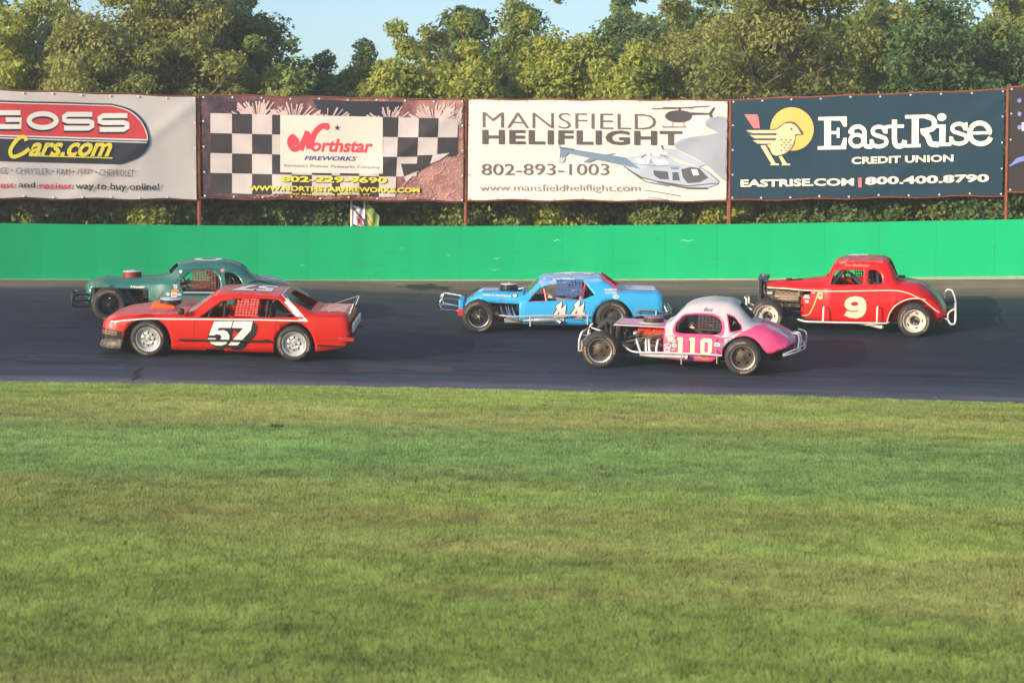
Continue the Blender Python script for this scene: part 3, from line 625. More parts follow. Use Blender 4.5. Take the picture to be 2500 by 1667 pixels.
def foliage(centres, rad, per, size, r):
    """leaves as bent quads around cluster centres; returns V,F,tint"""
    n = len(centres) * per; c = np.repeat(centres, per, 0); rr = np.repeat(rad, per)
    d = r.normal(size=(n, 3)); d /= np.linalg.norm(d, axis=1)[:, None]; d[:, 2] *= .75
    dist = rr * r.random(n) ** .45; p = c + d * dist[:, None]
    nrm = d * .6 + r.normal(size=(n, 3)) * .55 + np.array([0, 0, .45]); nrm /= np.linalg.norm(nrm, axis=1)[:, None]
    t = np.cross(nrm, r.normal(size=(n, 3))); t /= np.linalg.norm(t, axis=1)[:, None]; b = np.cross(nrm, t)
    s = size * r.uniform(.6, 1.4, n); L = t * s[:, None]; W = b * (s * .9)[:, None]
    V = np.empty((n, 3, 3)); V[:, 0] = p - L * .4 + W * .4; V[:, 1] = p - L * .4 - W * .4; V[:, 2] = p + L * .6 + nrm * (s * .10)[:, None]
    ct = np.repeat(r.random(len(centres)), per); tint = np.clip(.2 + .45 * ct + .4 * r.random(n) ** 1.5, 0, 1)
    return V.reshape(-1, 3), np.arange(n * 3).reshape(n, 3), np.repeat(tint, 3)
def crown_obj(V, F, tint, m, parent, name='crown'):
    me = np_mesh(name, V, F); at_ = me.attributes.new('tint', 'FLOAT', 'POINT'); at_.data.foreach_set('value', tint.astype(np.float32)); me.materials.append(m)
    return link(bpy.data.objects.new(name, me), parent)
def branch_pts(p0, p1, r, bend=.15):
    p0 = Vector(p0); p1 = Vector(p1); L = (p1 - p0).length; out = [p0]
    for k in (1, 2, 3): out.append(p0.lerp(p1, k / 4) + Vector(r.normal(size=3)) * L * bend * .35)
    return [Vector(q) for q in cr([tuple(q) for q in out + [p1]], 3)]
def tree(name, x, y, h, wd, kind, label, seed, per=205, ncl=165, size=.125, base=.25, group='trees growing behind the billboards', cat='tree', gappy=.0, tall=1.):
    r = np.random.default_rng(seed); z0 = float(zW(x)) - .12
    root = empty(name, (x, y, z0), label, cat, group)
    H = h; tr = MB(); lean = r.normal(size=2) * .03 * H
    top = Vector((lean[0], lean[1], H * .86)); trunk = branch_pts((0, 0, -.1), top, r, .04)
    r0 = .02 * H + .035; n = len(trunk)
    tr.tube(trunk, 0, 7, radii=[r0 * (1 - .85 * i / (n - 1)) for i in range(n)])
    cen = []; rad = []
    nl = int(10 + H * 1.3)
    for k in range(nl):
        f = base + (1 - base) * (k + r.random()) / nl * .9; i = min(n - 2, int(f * (n - 1))); p = trunk[i]; a = k * 2.4 + r.random()
        env = math.sin(math.pi * min(1, (f - base * .6) / (1 - base * .6)) ** .75) ** .6 * wd / 2
        env *= r.uniform(.6, 1.12); up = (.25 + .55 * f) * env * tall + r.uniform(0, .4)
        q = p + Vector((math.cos(a) * env, math.sin(a) * env, up)); bp = branch_pts(p, q, r); rb = r0 * (1 - .8 * f) * .45 + .012
        tr.tube(bp, 0, 4, radii=[rb * (1 - .8 * j / (len(bp) - 1)) for j in range(len(bp))])
        for s in range(2):
            j = int(len(bp) * r.uniform(.4, .8)); q2 = bp[j] + Vector(r.normal(size=3)) * env * .35 + Vector((0, 0, .25)); b2_ = branch_pts(bp[j], q2, r); tr.tube(b2_, 0, 3, radii=[rb * .45 * (1 - .7 * m / (len(b2_) - 1)) for m in range(len(b2_))])
            cen.append(q2); rad.append(r.uniform(.45, .8))
        m_ = max(2, int(ncl / nl))
        for s in range(m_):
            g = r.uniform(.35, 1.05); c = Vector(bp[min(len(bp) - 1, int(g * (len(bp) - 1)))]) + Vector(r.normal(size=3)) * wd * .075
            cen.append(c); rad.append(r.uniform(.28, .62) * (wd / 4.) ** .35)
    for s in range(5): cen.append(top + Vector(r.normal(size=3)) * .3 + Vector((0, 0, s * .16))); rad.append(.35)
    if gappy: keep = r.random(len(cen)) > gappy; cen = [c for c, k in zip(cen, keep) if k]; rad = [c for c, k in zip(rad, keep) if k]
    V, F, t = foliage(np.array([tuple(c) for c in cen]), np.array(rad), per, size, r)
    W3 = V.reshape(-1, 3, 3); keepv = (W3[:, :, 2].min(1) > .05) & (y + W3[:, :, 1].min(1) > yB(x + W3[:, :, 0].mean(1)) + .14); F = F[keepv]
    tr.build('trunk', M_BARK, root); crown_obj(V, F, t, LM[kind], root); return root
def px_tree(px, top, wpx, D, kind, label, seed, **k):
    p = at(px, 560, D); ht = at(px, top, D).z - (float(zW(p.x)) - .12); tree('deciduous_tree', p.x, D, ht, wpx * D / FPX, kind, label, seed, **k)
T_ = 'tall'
px_tree(-10, -70, 330, 57, 'yellow', 'yellow green tree at the left edge with feathery top twigs', 11, gappy=.12)
px_tree(240, -10, 360, 55.5, 'olive', 'broad olive tree above the white oval banner', 12)
px_tree(420, -130, 470, 58, 'olive', 'tallest olive tree left of the gap of sky', 13, ncl=210)
px_tree(575, -20, 340, 60, 'dark', 'dark tree whose crown borders the left side of the sky gap', 14, ncl=170)
px_tree(705, 160, 230, 56.5, 'mid', 'low bright tree above the left part of the fireworks banner', 15)
px_tree(790, 112, 200, 62, 'dark', 'blue green tree in the lowest dip of the tree line', 16, tall=2)
px_tree(885, 92, 190, 60, 'mid', 'narrow pointed tree right of the lowest dip', 17, tall=2.2)
px_tree(965, 95, 190, 57, 'yellow', 'sunlit pointed tree above the right half of the fireworks banner', 18, tall=2.2)
px_tree(1060, 60, 220, 59, 'olive', 'slim olive tree above the banner gap beside the fireworks banner', 19, tall=1.8)
px_tree(1170, 62, 230, 57, 'yellow', 'yellow tree above the left end of the heliflight banner', 20, gappy=.1)
px_tree(1265, -30, 210, 60, 'mid', 'tall airy tree with loose upright twigs above the heliflight banner', 21, gappy=.25, tall=1.8)
px_tree(1375, -5, 260, 58, 'yellow', 'tall yellow green tree in the middle of the tree line', 22, gappy=.08)
px_tree(1500, -10, 240, 62, 'dark', 'dark spire shaped tree behind lighter crowns', 23, tall=2)
px_tree(1540, 100, 300, 55.5, 'yellow', 'low sunlit tree above the right half of the heliflight banner', 24)
px_tree(1665, -20, 330, 60, 'olive', 'olive tree left of the one with bare forked limbs', 25)
px_tree(1900, -150, 560, 57, 'olive', 'wide spreading tree with bare forked limbs in its crown', 26, ncl=210, gappy=.12, base=.2)
px_tree(2130, -60, 330, 61, 'mid', 'green tree right of the wide spreading tree', 27)
px_tree(2290, -20, 380, 56, 'dark', 'dark shaded tree above the bird banner', 28, ncl=190)
px_tree(2440, -60, 330, 60, 'mid', 'tree at the right edge with light upper leaves', 29)
px_tree(2480, 60, 300, 57.0, 'dark', 'dark low tree at the right edge of the picture', 30)
ORD = 'first second third fourth fifth sixth seventh eighth ninth tenth eleventh twelfth thirteenth fourteenth fifteenth sixteenth seventeenth eighteenth nineteenth twentieth'.split()
# second row that closes the wood
for k, px in enumerate(range(-180, 2720, 190)):
    lo = 190 if 640 < px < 1150 else 50 if 1150 < px < 1420 else -75
    px_tree(px, lo + (k * 37) % 50, 330, 66 + (k * 7) % 5, ('mid', 'dark', 'olive')[k % 3], '%s tree in the back row of the wood, %s from the left' % (('mid green', 'dark', 'olive')[k % 3], ORD[k]), 60 + k, per=75, ncl=90, size=.24, group='trees in the back row of the wood')
# understorey below the banners
bush_k = ['olive', 'mid', 'mid', 'yellow', 'mid', 'olive', 'dark', 'yellow', 'yellow', 'mid', 'yellow', 'olive', 'mid', 'yellow', 'mid', 'dark', 'dark', 'mid', 'dark', 'dark']
for k, kd in enumerate(bush_k):
    px = -60 + k * 138 + (k * 53) % 50 - 25; p = at(px, 560, 51); p = at(px, 560, float(yW(p.x)) + 2.5 + (k % 3) * .35); D = p.y; h = 2.5 + (k * 17) % 5 * .3
    where = 'under the oval banner' if px < 470 else 'under the fireworks banner' if px < 1130 else 'under the heliflight banner' if px < 1770 else 'under the bird banner'
    tree('bush', p.x, D, h, 2.0, kd, '%s bush %s, %s bush from the left' % ({'yellow': 'sunlit yellow green', 'mid': 'mid green', 'olive': 'olive', 'dark': 'dark shaded'}[kd], where, ORD[k]), 200 + k, per=150, ncl=80, size=.115, base=.05, group='bushes between the wall and the wood', cat='bush')
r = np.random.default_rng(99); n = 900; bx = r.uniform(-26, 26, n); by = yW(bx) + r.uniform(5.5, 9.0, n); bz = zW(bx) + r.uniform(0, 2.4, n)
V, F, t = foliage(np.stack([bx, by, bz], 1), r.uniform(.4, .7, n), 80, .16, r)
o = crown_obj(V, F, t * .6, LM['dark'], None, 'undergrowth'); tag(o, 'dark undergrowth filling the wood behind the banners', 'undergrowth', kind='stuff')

# ================================================================== grass of the infield
def grass():
    r = np.random.default_rng(5); X = []; Y = []
    for y0, y1, dens in ((10.8, 15, 7000), (15, 19, 5000), (19, 24, 3300), (24, 29, 2350), (29, 36.6, 1800)):
        hw = y1 * .25 + .5; n = int((y1 - y0) * 2 * hw * dens * .95); X.append(r.uniform(-hw, hw, n)); Y.append(r.uniform(y0, y1, n))
    n = 60000; X.append(r.uniform(-14, 14, n)); Y.append(r.uniform(9, 36, n))
    X = np.concatenate(X); Y = np.concatenate(Y); k = Y < yN(X) + .22 * (vnoise(X, Y, .3, 3) - .35) + .08 * vnoise(X, Y, .08, 4) - .10; X, Y = X[k], Y[k]; n = len(X)
    cl = vnoise(X, Y, .11, 11) * .6 + vnoise(X, Y, .35, 12) * .5           # tufts
    h = (.020 + .020 * cl + .012 * r.random(n)) * (1 + .010 * (Y - 11)); a = r.uniform(0, 6.283, n); wdt = (.0035 + .0022 * r.random(n)) * (1 + .055 * (Y - 11))
    lean = r.normal(size=(n, 2)) * (h * .45)[:, None]
    V = np.empty((n, 3, 3)); ca, sa = np.cos(a) * wdt, np.sin(a) * wdt * .4
    Z0 = zN(X); V[:, 0] = np.stack([X - ca, Y - sa, Z0], 1); V[:, 1] = np.stack([X + ca, Y + sa, Z0], 1); V[:, 2] = np.stack([X + lean[:, 0], Y + lean[:, 1], Z0 + h], 1)
    # colour: mowing bands, dry patches, tufts
    wob = 1.3 * (vnoise(X, Y * 0 + 3, 6, 21) - .5) - .04 * X
    band = 1 / (1 + np.exp(-(Y - 20.6 - wob) * 3.5)) * (1 / (1 + np.exp((Y - 27.2 - .05 * X - wob) * 3)))
    dry = np.clip((vnoise(X * .35, Y, .8, 31) * .5 + vnoise(X * .4, Y, 2.2, 32) * .65 - .42) * 2.6, 0, 1)
    dry = np.clip(dry * (1 - .8 * band) + .35 * np.exp(-((Y - 29.8) / 1.6) ** 2), 0, 1)
    fine = vnoise(X, Y, .05, 41); lum = .82 + .5 * (cl - .45) + .32 * (fine - .5) + .3 * (r.random(n) - .5)
    lum *= .85 + .3 * vnoise(X * .3, Y, 1.2, 77)
    g1 = np.array([.315, .435, .118]); g2 = np.array([.245, .41, .135]); g3 = np.array([.46, .42, .18])
    c = g1 * (1 - band)[:, None] + g2 * band[:, None]; st = vnoise(X * .2, Y, .5, 51); c = c * (.86 + .28 * st)[:, None]
    c = c * (1 - dry * .5)[:, None] + g3 * (dry * .5)[:, None]; weed = np.clip((vnoise(X, Y, .16, 91) * .5 + vnoise(X, Y, .5, 92) * .6 - .66) * 5, 0, 1); lum = lum * (1 - .2 * weed); V[:, 2, 2] += weed * .014; c = c * np.clip(lum, .35, 1.7)[:, None]
    fl_ = (r.random(n) < .0004); c[fl_] = (.6, .28, .12) ; fl2 = (r.random(n) < .0003) & (Y > 13); c[fl2] = (.6, .6, .55)
    me = np_mesh('grass', V.reshape(-1, 3), np.arange(n * 3).reshape(n, 3))
    ca_ = me.color_attributes.new('col', 'FLOAT_COLOR', 'POINT'); C4 = np.ones((n, 3, 4), np.float32); C4[:, :, :3] = c[:, None, :]; C4[:, 2, :3] *= 1.15; ca_.data.foreach_set('color', C4.ravel())
    m = bpy.data.materials.new('grass blades'); m.use_nodes = True; t = m.node_tree; b = t.nodes['Principled BSDF']; at_ = t.nodes.new('ShaderNodeAttribute'); at_.attribute_name = 'col'
    t.links.new(at_.outputs['Color'], b.inputs['Base Color']); b.inputs['Roughness'].default_value = .65; b.inputs['Specular IOR Level'].default_value = .2
    tr = t.nodes.new('ShaderNodeBsdfTranslucent'); t.links.new(at_.outputs['Color'], tr.inputs[0]); mx = t.nodes.new('ShaderNodeMixShader'); mx.inputs[0].default_value = .45
    t.links.new(b.outputs[0], mx.inputs[1]); t.links.new(tr.outputs[0], mx.inputs[2]); t.links.new(mx.outputs[0], t.nodes['Material Output'].inputs['Surface'])
    me.materials.append(m); tag(link(bpy.data.objects.new('grass', me)), 'short mown grass of the infield with greener bands and dry patches', 'grass', kind='stuff')
grass()

c = at(672, 1061, 27.0); mb = MB(); rq = random.Random(2)
for k in range(60):
    a = rq.uniform(0, 6.28); r0 = rq.uniform(0, .07); x, y = r0 * 1.6 * math.cos(a), r0 * math.sin(a); h = rq.uniform(.02, .06)
    mb.add([(x - .006, y, 0), (x + .006, y, 0), (x + rq.uniform(-.04, .04), y + rq.uniform(-.02, .02), h)], [(0, 1, 2)])
o = mb.build('turf_clump', mat('dark torn turf', (.012, .016, .008), .9), smooth=0); o.location = (c.x, c.y, float(zN(c.x)) + .02); tag(o, 'small dark clump of torn turf lying on the greener band of grass', 'turf clump')

# ------------------------------------------------------------------ evening haze
V = [(x, y, z) for x in (-905, 905) for y in (-305, 1505) for z in (-1.8, 15)]
me = np_mesh('haze', V, [(0, 1, 3, 2), (4, 6, 7, 5), (0, 4, 5, 1), (2, 3, 7, 6), (0, 2, 6, 4), (1, 5, 7, 3)]); hz = bpy.data.materials.new('evening haze'); hz.use_nodes = True; t = hz.node_tree
for n_ in list(t.nodes):
    if n_.type == 'BSDF_PRINCIPLED': t.nodes.remove(n_)
pv = t.nodes.new('ShaderNodeVolumePrincipled'); pv.inputs['Color'].default_value = (.88, .92, 1, 1); pv.inputs['Density'].default_value = .0011; pv.inputs['Anisotropy'].default_value = .1
t.links.new(pv.outputs[0], t.nodes['Material Output'].inputs['Volume']); me.materials.append(hz); tag(link(bpy.data.objects.new('haze', me)), 'thin evening haze over the track', 'haze', kind='stuff')
# ================================================================== car building
def pchip(xk, yk, x):
    xk = np.asarray(xk, float); yk = np.asarray(yk, float); h = np.diff(xk); d = np.diff(yk) / h; m = np.zeros(len(xk))
    for i in range(1, len(xk) - 1):
        if d[i - 1] * d[i] > 0: w1, w2 = 2 * h[i] + h[i - 1], h[i] + 2 * h[i - 1]; m[i] = (w1 + w2) / (w1 / d[i - 1] + w2 / d[i])
    m[0], m[-1] = d[0], d[-1]
    i = np.clip(np.searchsorted(xk, x) - 1, 0, len(h) - 1); t = (x - xk[i]) / h[i]; t2, t3 = t * t, t ** 3
    return yk[i] * (2 * t3 - 3 * t2 + 1) + h[i] * m[i] * (t3 - 2 * t2 + t) + yk[i + 1] * (-2 * t3 + 3 * t2) + h[i] * m[i + 1] * (t3 - t2)
KT = 7                                     # rails from the rocker (0) to the centre line of the roof (7)
class Shell:
    """body skin lofted from cross sections: (x, z_bottom, half_body, z_belt, half_belt, half_roof, z_top)"""
    def __init__(s, keys, linear=False, crown=.25):
        xs = [k[0] for k in keys]; s.x0, s.x1 = xs[0], xs[-1]; s.nx = 420; s.nt = 280; X = np.linspace(s.x0, s.x1, s.nx)
        pr = []
        for j in range(1, 7):
            c = [k[j] for k in keys]; pr.append(np.interp(X, xs, c) if linear else pchip(xs, c, X))
        zb, hb, zm, hm, ht, zt = pr; g = np.maximum(zt - zm, .005); ht = np.minimum(ht, hm - .01)
        f = np.clip(g / .25, 0, 1)         # 0: deck or bonnet, 1: greenhouse
        rails = [(hb * .97, zb), (hb, zb + (zm - zb) * .5), (hm, zm),
                 (hm - (.025 + .0 * g), zm + g * (.10 + .10 * (1 - f))), (ht + (hm - ht) * .42 * f + (hm - ht) * .7 * (1 - f), zm + g * (.58 * f + .45 * (1 - f))),
                 (ht + (hm - ht) * .10 * f + (hm - ht) * .3 * (1 - f), zm + g * (.84 * f + .78 * (1 - f))), (ht * (.80 * f + .62 * (1 - f)), zm + g * (.96 * f + .95 * (1 - f))), (ht * 0, zt)]
        T_ = np.linspace(0, KT, s.nt); s.Y = np.zeros((s.nx, s.nt)); s.Z = np.zeros((s.nx, s.nt)); kk = np.arange(KT + 1)
        for i in range(s.nx):
            s.Y[i] = pchip(kk, [r[0][i] for r in rails], T_); s.Z[i] = pchip(kk, [r[1][i] for r in rails], T_)
    def _ix(s, x): return np.clip((np.asarray(x, float) - s.x0) / (s.x1 - s.x0) * (s.nx - 1), 0, s.nx - 1.001)
    def pt(s, x, t):
        x = np.asarray(x, float); t = np.asarray(t, float); sg = np.where(t > KT, 1., -1.); tt = np.where(t > KT, 2 * KT - t, t)
        a = s._ix(x); b = np.clip(tt / KT * (s.nt - 1), 0, s.nt - 1.001); i = a.astype(int); j = b.astype(int); u = a - i; v = b - j
        f = lambda A: (A[i, j] * (1 - u) + A[i + 1, j] * u) * (1 - v) + (A[i, j + 1] * (1 - u) + A[i + 1, j + 1] * u) * v
        return np.stack([x, sg * f(s.Y), f(s.Z)], -1)
    def row(s, x):
        a = float(s._ix(x)); i = int(a); u = a - i; return s.Y[i] * (1 - u) + s.Y[i + 1] * u, s.Z[i] * (1 - u) + s.Z[i + 1] * u
    def tz(s, x, z):
        Y, Z = s.row(x)
        if z <= Z[0]: return -.25 if z < Z[0] - .004 else 0.
        k = np.argmax(Z >= z)
        if Z[k] < z: return float(KT)
        k = max(k, 1); u = (z - Z[k - 1]) / max(Z[k] - Z[k - 1], 1e-6); return (k - 1 + u) / (s.nt - 1) * KT
    def ty(s, x, y):
        Y, Z = s.row(x); ay = abs(y); k = s.nt - 1
        while k > 0 and Y[k] < ay: k -= 1
        t = k / (s.nt - 1) * KT; return t if y <= 0 else 2 * KT - t
    def side(s, x, z, off=.004, sg=-1):
        t = max(s.tz(x, z), 0.); return s.offpt(x, t, off, sg)
    def offpt(s, x, t, off, sg=-1):
        e = .01; p = s.pt(x, t); a = s.pt(min(x + e, s.x1), t) - s.pt(max(x - e, s.x0), t); b = s.pt(x, t + .05) - s.pt(x, max(t - .05, 0)); n = np.cross(a, b); L = np.linalg.norm(n); n = n / L if L > 1e-9 else np.array([0, -1., 0])
        if (t <= KT and n[1] > 0 and abs(n[1]) > .05) or (n[2] < 0 and abs(n[1]) <= .7 and t > 2.5): n = -n
        p = p + n * off
        if sg > 0: p = p * np.array([1, -1, 1])
        return Vector(p)
    def top(s, x, y, off=.004):
        t = s.ty(x, y)
        if t > KT: p = s.offpt(x, 2 * KT - t, off); return Vector((p.x, -p.y, p.z))
        return s.offpt(x, t, off)
def dens(poly, step=.035, closed=True):
    out = []; N = len(poly)
    for i in range(N if closed else N - 1):
        a, b = poly[i], poly[(i + 1) % N]; n = max(1, int(math.dist(a[:2], b[:2]) / step))
        for k in range(n): out.append((a[0] + (b[0] - a[0]) * k / n, a[1] + (b[1] - a[1]) * k / n))
    if not closed: out.append(tuple(poly[-1]))
    return out
SCT = .13
def shell_mesh(sh, cuts=(), paints=(), topcuts=(), toppaints=(), nx=84, caps=(True, True), far=True):
    """cuts/paints in side view (x,z), top* in plan (x,y); paints are (polygon, material index)"""
    def sidep(poly):
        d = dens(poly); a = [(x, sh.tz(min(max(x, sh.x0), sh.x1), z)) for x, z in d]; return [a, [(x, 2 * KT - t) for x, t in a]] if far else [a]
    def topp(poly): return [[(x, sh.ty(min(max(x, sh.x0), sh.x1), y)) for x, y in dens(poly)]]
    C = [q for c in cuts for q in sidep(c)] + [q for c in topcuts for q in topp(c)]
    Pn = [(q, m) for c, m in paints for q in sidep(c)] + [(q, m) for c, m in toppaints for q in topp(c)]
    gx = np.linspace(sh.x0, sh.x1, nx); gt = np.unique(np.concatenate([np.linspace(k, k + 1, 4) for k in range(2 * KT)]))
    G = np.array([(x, t) for x in gx for t in gt]); B = [(sh.x0, 0), (sh.x1, 0), (sh.x1, 2 * KT), (sh.x0, 2 * KT)]
    onb = (G[:, 0] <= sh.x0 + 1e-6) | (G[:, 0] >= sh.x1 - 1e-6) | (G[:, 1] <= 1e-6) | (G[:, 1] >= 2 * KT - 1e-6)
    keep = np.ones(len(G), bool)
    for q in C + [p for p, _ in Pn]:
        Q = np.array(q); 
        for i in range(len(Q)):
            a, b = Q[i] * (1, SCT), Q[(i + 1) % len(Q)] * (1, SCT); ab = b - a; L = ab @ ab + 1e-12; g = G * (1, SCT)
            u = np.clip(((g - a) @ ab) / L, 0, 1); d = np.linalg.norm(g - (a + u[:, None] * ab), axis=1); keep &= (d > .011) | onb
    V = [Vector((x, t * SCT)) for x, t in G[keep]]; E = []
    def addloop(q):
        b = len(V); V.extend(Vector((x, t * SCT)) for x, t in q); n = len(q); E.extend((b + i, b + (i + 1) % n) for i in range(n))
    for q in C + [p for p, _ in Pn]: addloop(q)
    addloop(B)
    vo, eo, fo, _, _, _ = delaunay_2d_cdt(V, E, [], 0, 1e-5)
    A = np.array([(v.x, v.y / SCT) for v in vo]); F = np.array(fo); cen = A[F].mean(1)
    ok = (cen[:, 0] > sh.x0) & (cen[:, 0] < sh.x1) & (cen[:, 1] > 0) & (cen[:, 1] < 2 * KT)
    for q in C: ok &= ~inpoly(cen, q)
    F = F[ok]; cen = cen[ok]; mi = np.zeros(len(F), int)
    for q, m in Pn: mi[inpoly(cen, q)] = m
    P = sh.pt(np.clip(A[:, 0], sh.x0, sh.x1), np.clip(A[:, 1], 0, 2 * KT))
    # faces outwards
    tri = P[F]; n = np.cross(tri[:, 1] - tri[:, 0], tri[:, 2] - tri[:, 0]); k = np.argmax((np.abs(cen[:, 1] - 1.5) < 1) * np.abs(n[:, 1]))
    if n[k, 1] > 0: F = F[:, ::-1]
    used = np.unique(F); rm = -np.ones(len(P), int); rm[used] = np.arange(len(used)); P = P[used]; F = rm[F]
    faces = [tuple(int(i) for i in f) for f in F]; mi = list(mi); P = [tuple(p) for p in P]
    for c, xx in zip(caps, (sh.x0, sh.x1)):
        if c:
            b = len(P); ring = [tuple(sh.pt(xx, t)) for t in np.linspace(0, 2 * KT, 29)]; P += ring; P.append((xx, 0, float(np.mean([q[2] for q in ring]))))
            fs = [(b + i, b + i + 1, b + 29) for i in range(28)] + [(b + 28, b, b + 29)]
            if xx == sh.x1: fs = [f[::-1] for f in fs]
            faces += fs; mi += [0 if c is True else int(c) - 1] * len(fs)
    return P, faces, mi
def skin_body(name, P, F, mi, mats, parent, thick=.012, smooth=35):
    me = bpy.data.meshes.new(name); me.from_pydata(P, [], F)
    for m in mats: me.materials.append(m)
    me.polygons.foreach_set('material_index', mi); me.update()
    bm = bmesh.new(); bm.from_mesh(me); bmesh.ops.remove_doubles(bm, verts=bm.verts, dist=.0004); bm.to_mesh(me); bm.free()
    me.shade_smooth(); me.set_sharp_from_angle(angle=R(smooth))
    o = link(bpy.data.objects.new(name, me), parent)
    if thick:
        md = o.modifiers.new('skin thickness', 'SOLIDIFY'); md.thickness = thick; md.offset = -1
    return o
def decal(name, shapes, fmap, m, parent, off=.004, edge=.12, step=.0006):
    """2D shapes in metres mapped on a surface by fmap(u, v, off)"""
    mb = MB(); L = 0
    for V, F in shapes:
        bm = bmesh.new(); vs = [bm.verts.new((v[0], v[1], 0)) for v in V]
        for f in F:
            try: bm.faces.new([vs[i] for i in f])
            except ValueError: pass
        bmesh.ops.triangulate(bm, faces=bm.faces)
        for _ in range(4):
            es = [e for e in bm.edges if e.calc_length() > edge]
            if not es: break
            bmesh.ops.subdivide_edges(bm, edges=es, cuts=1); bmesh.ops.triangulate(bm, faces=bm.faces)
        VV = [fmap(v.co.x, v.co.y, off + L) for v in bm.verts]; idx = {v: i for i, v in enumerate(bm.verts)}
        mb.add(VV, [tuple(idx[v] for v in f.verts) for f in bm.faces]); bm.free(); L += step
    return mb.build(name, m, parent, smooth=0)

# materials of the cars
M_TYRE = mat('tyre rubber', (.026, .024, .023), .72, noise=.25, scale=12, dirt=.5, dirt_col=(.085, .066, .05, 1), bump=.15, bscale=60)
M_TLET = mat('worn gold tyre lettering', (.33, .25, .15), .7, noise=.5, scale=30)
M_SILVER = mat('silver painted steel', (.62, .62, .63), .32, metal=.55); M_DGREY = mat('dark bronze wheel', (.10, .082, .066), .42, metal=.6, noise=.3, scale=12)
M_CHROME = mat('chrome', (.82, .81, .80), .22, metal=1.); M_ALU = mat('bare aluminium', (.55, .54, .53), .35, metal=.8)
M_BLACK = mat('black paint', (.012, .012, .014), .4); M_BLK2 = mat('dull black', (.02, .019, .018), .75, noise=.3, scale=8)
M_WHITEP = mat('white gloss paint', (.78, .76, .74), .35, coat=.3, dirt=.3, scale=5, dirt_col=(.35, .30, .25, 1))
M_WWHEEL = mat('cream white wheel paint', (.66, .60, .52), .4, dirt=.5, scale=9, dirt_col=(.30, .22, .15, 1)); M_ORANGE = mat('orange engine paint', (.75, .06, .012), .4); M_IRON = mat('cast iron', (.16, .13, .10), .6, metal=.4, noise=.4, scale=14)
M_HOSE = mat('rubber hose', (.02, .02, .02), .5); M_REDT = mat('red tube paint', (.55, .025, .018), .35)
M_SKIN = mat('skin', (.50, .28, .19), .55); M_VISOR = mat('tinted visor', (.02, .02, .025), .1, spec=.8)
M_GLASS = mat('scratched windshield plastic', (.70, .72, .75), .22, alpha=.32, dirt=.5, scale=3)

def ring_disc(r0, r1, holes, prof, y, n=48):
    V = []; E = []
    def loop(q): b = len(V); V.extend(Vector(p) for p in q); E.extend((b + i, b + (i + 1) % len(q)) for i in range(len(q)))
    loops = [ell(0, 0, r1, r1, n)] + [h for h in holes]
    for q in loops: loop(q)
    rr = np.linspace(r0, r1, 9)[1:-1]
    for r in rr:
        for p in ell(0, 0, r, r, 40):
            if all(min(math.dist(p, h_) for h_ in h) > .008 for h in holes): V.append(Vector(p))
    V.append(Vector((0, 0))); vo, _, fo, _, _, _ = delaunay_2d_cdt(V, E, [], 0, 1e-6)
    A = np.array([tuple(v) for v in vo]); F = np.array(fo); c = A[F].mean(1); ok = np.hypot(c[:, 0], c[:, 1]) < r1
    for h in holes: ok &= ~inpoly(c, h)
    F = F[ok]; P = [(x, y + prof(math.hypot(x, z)), z) for x, z in A]; return P, [tuple(int(i) for i in f) for f in F]
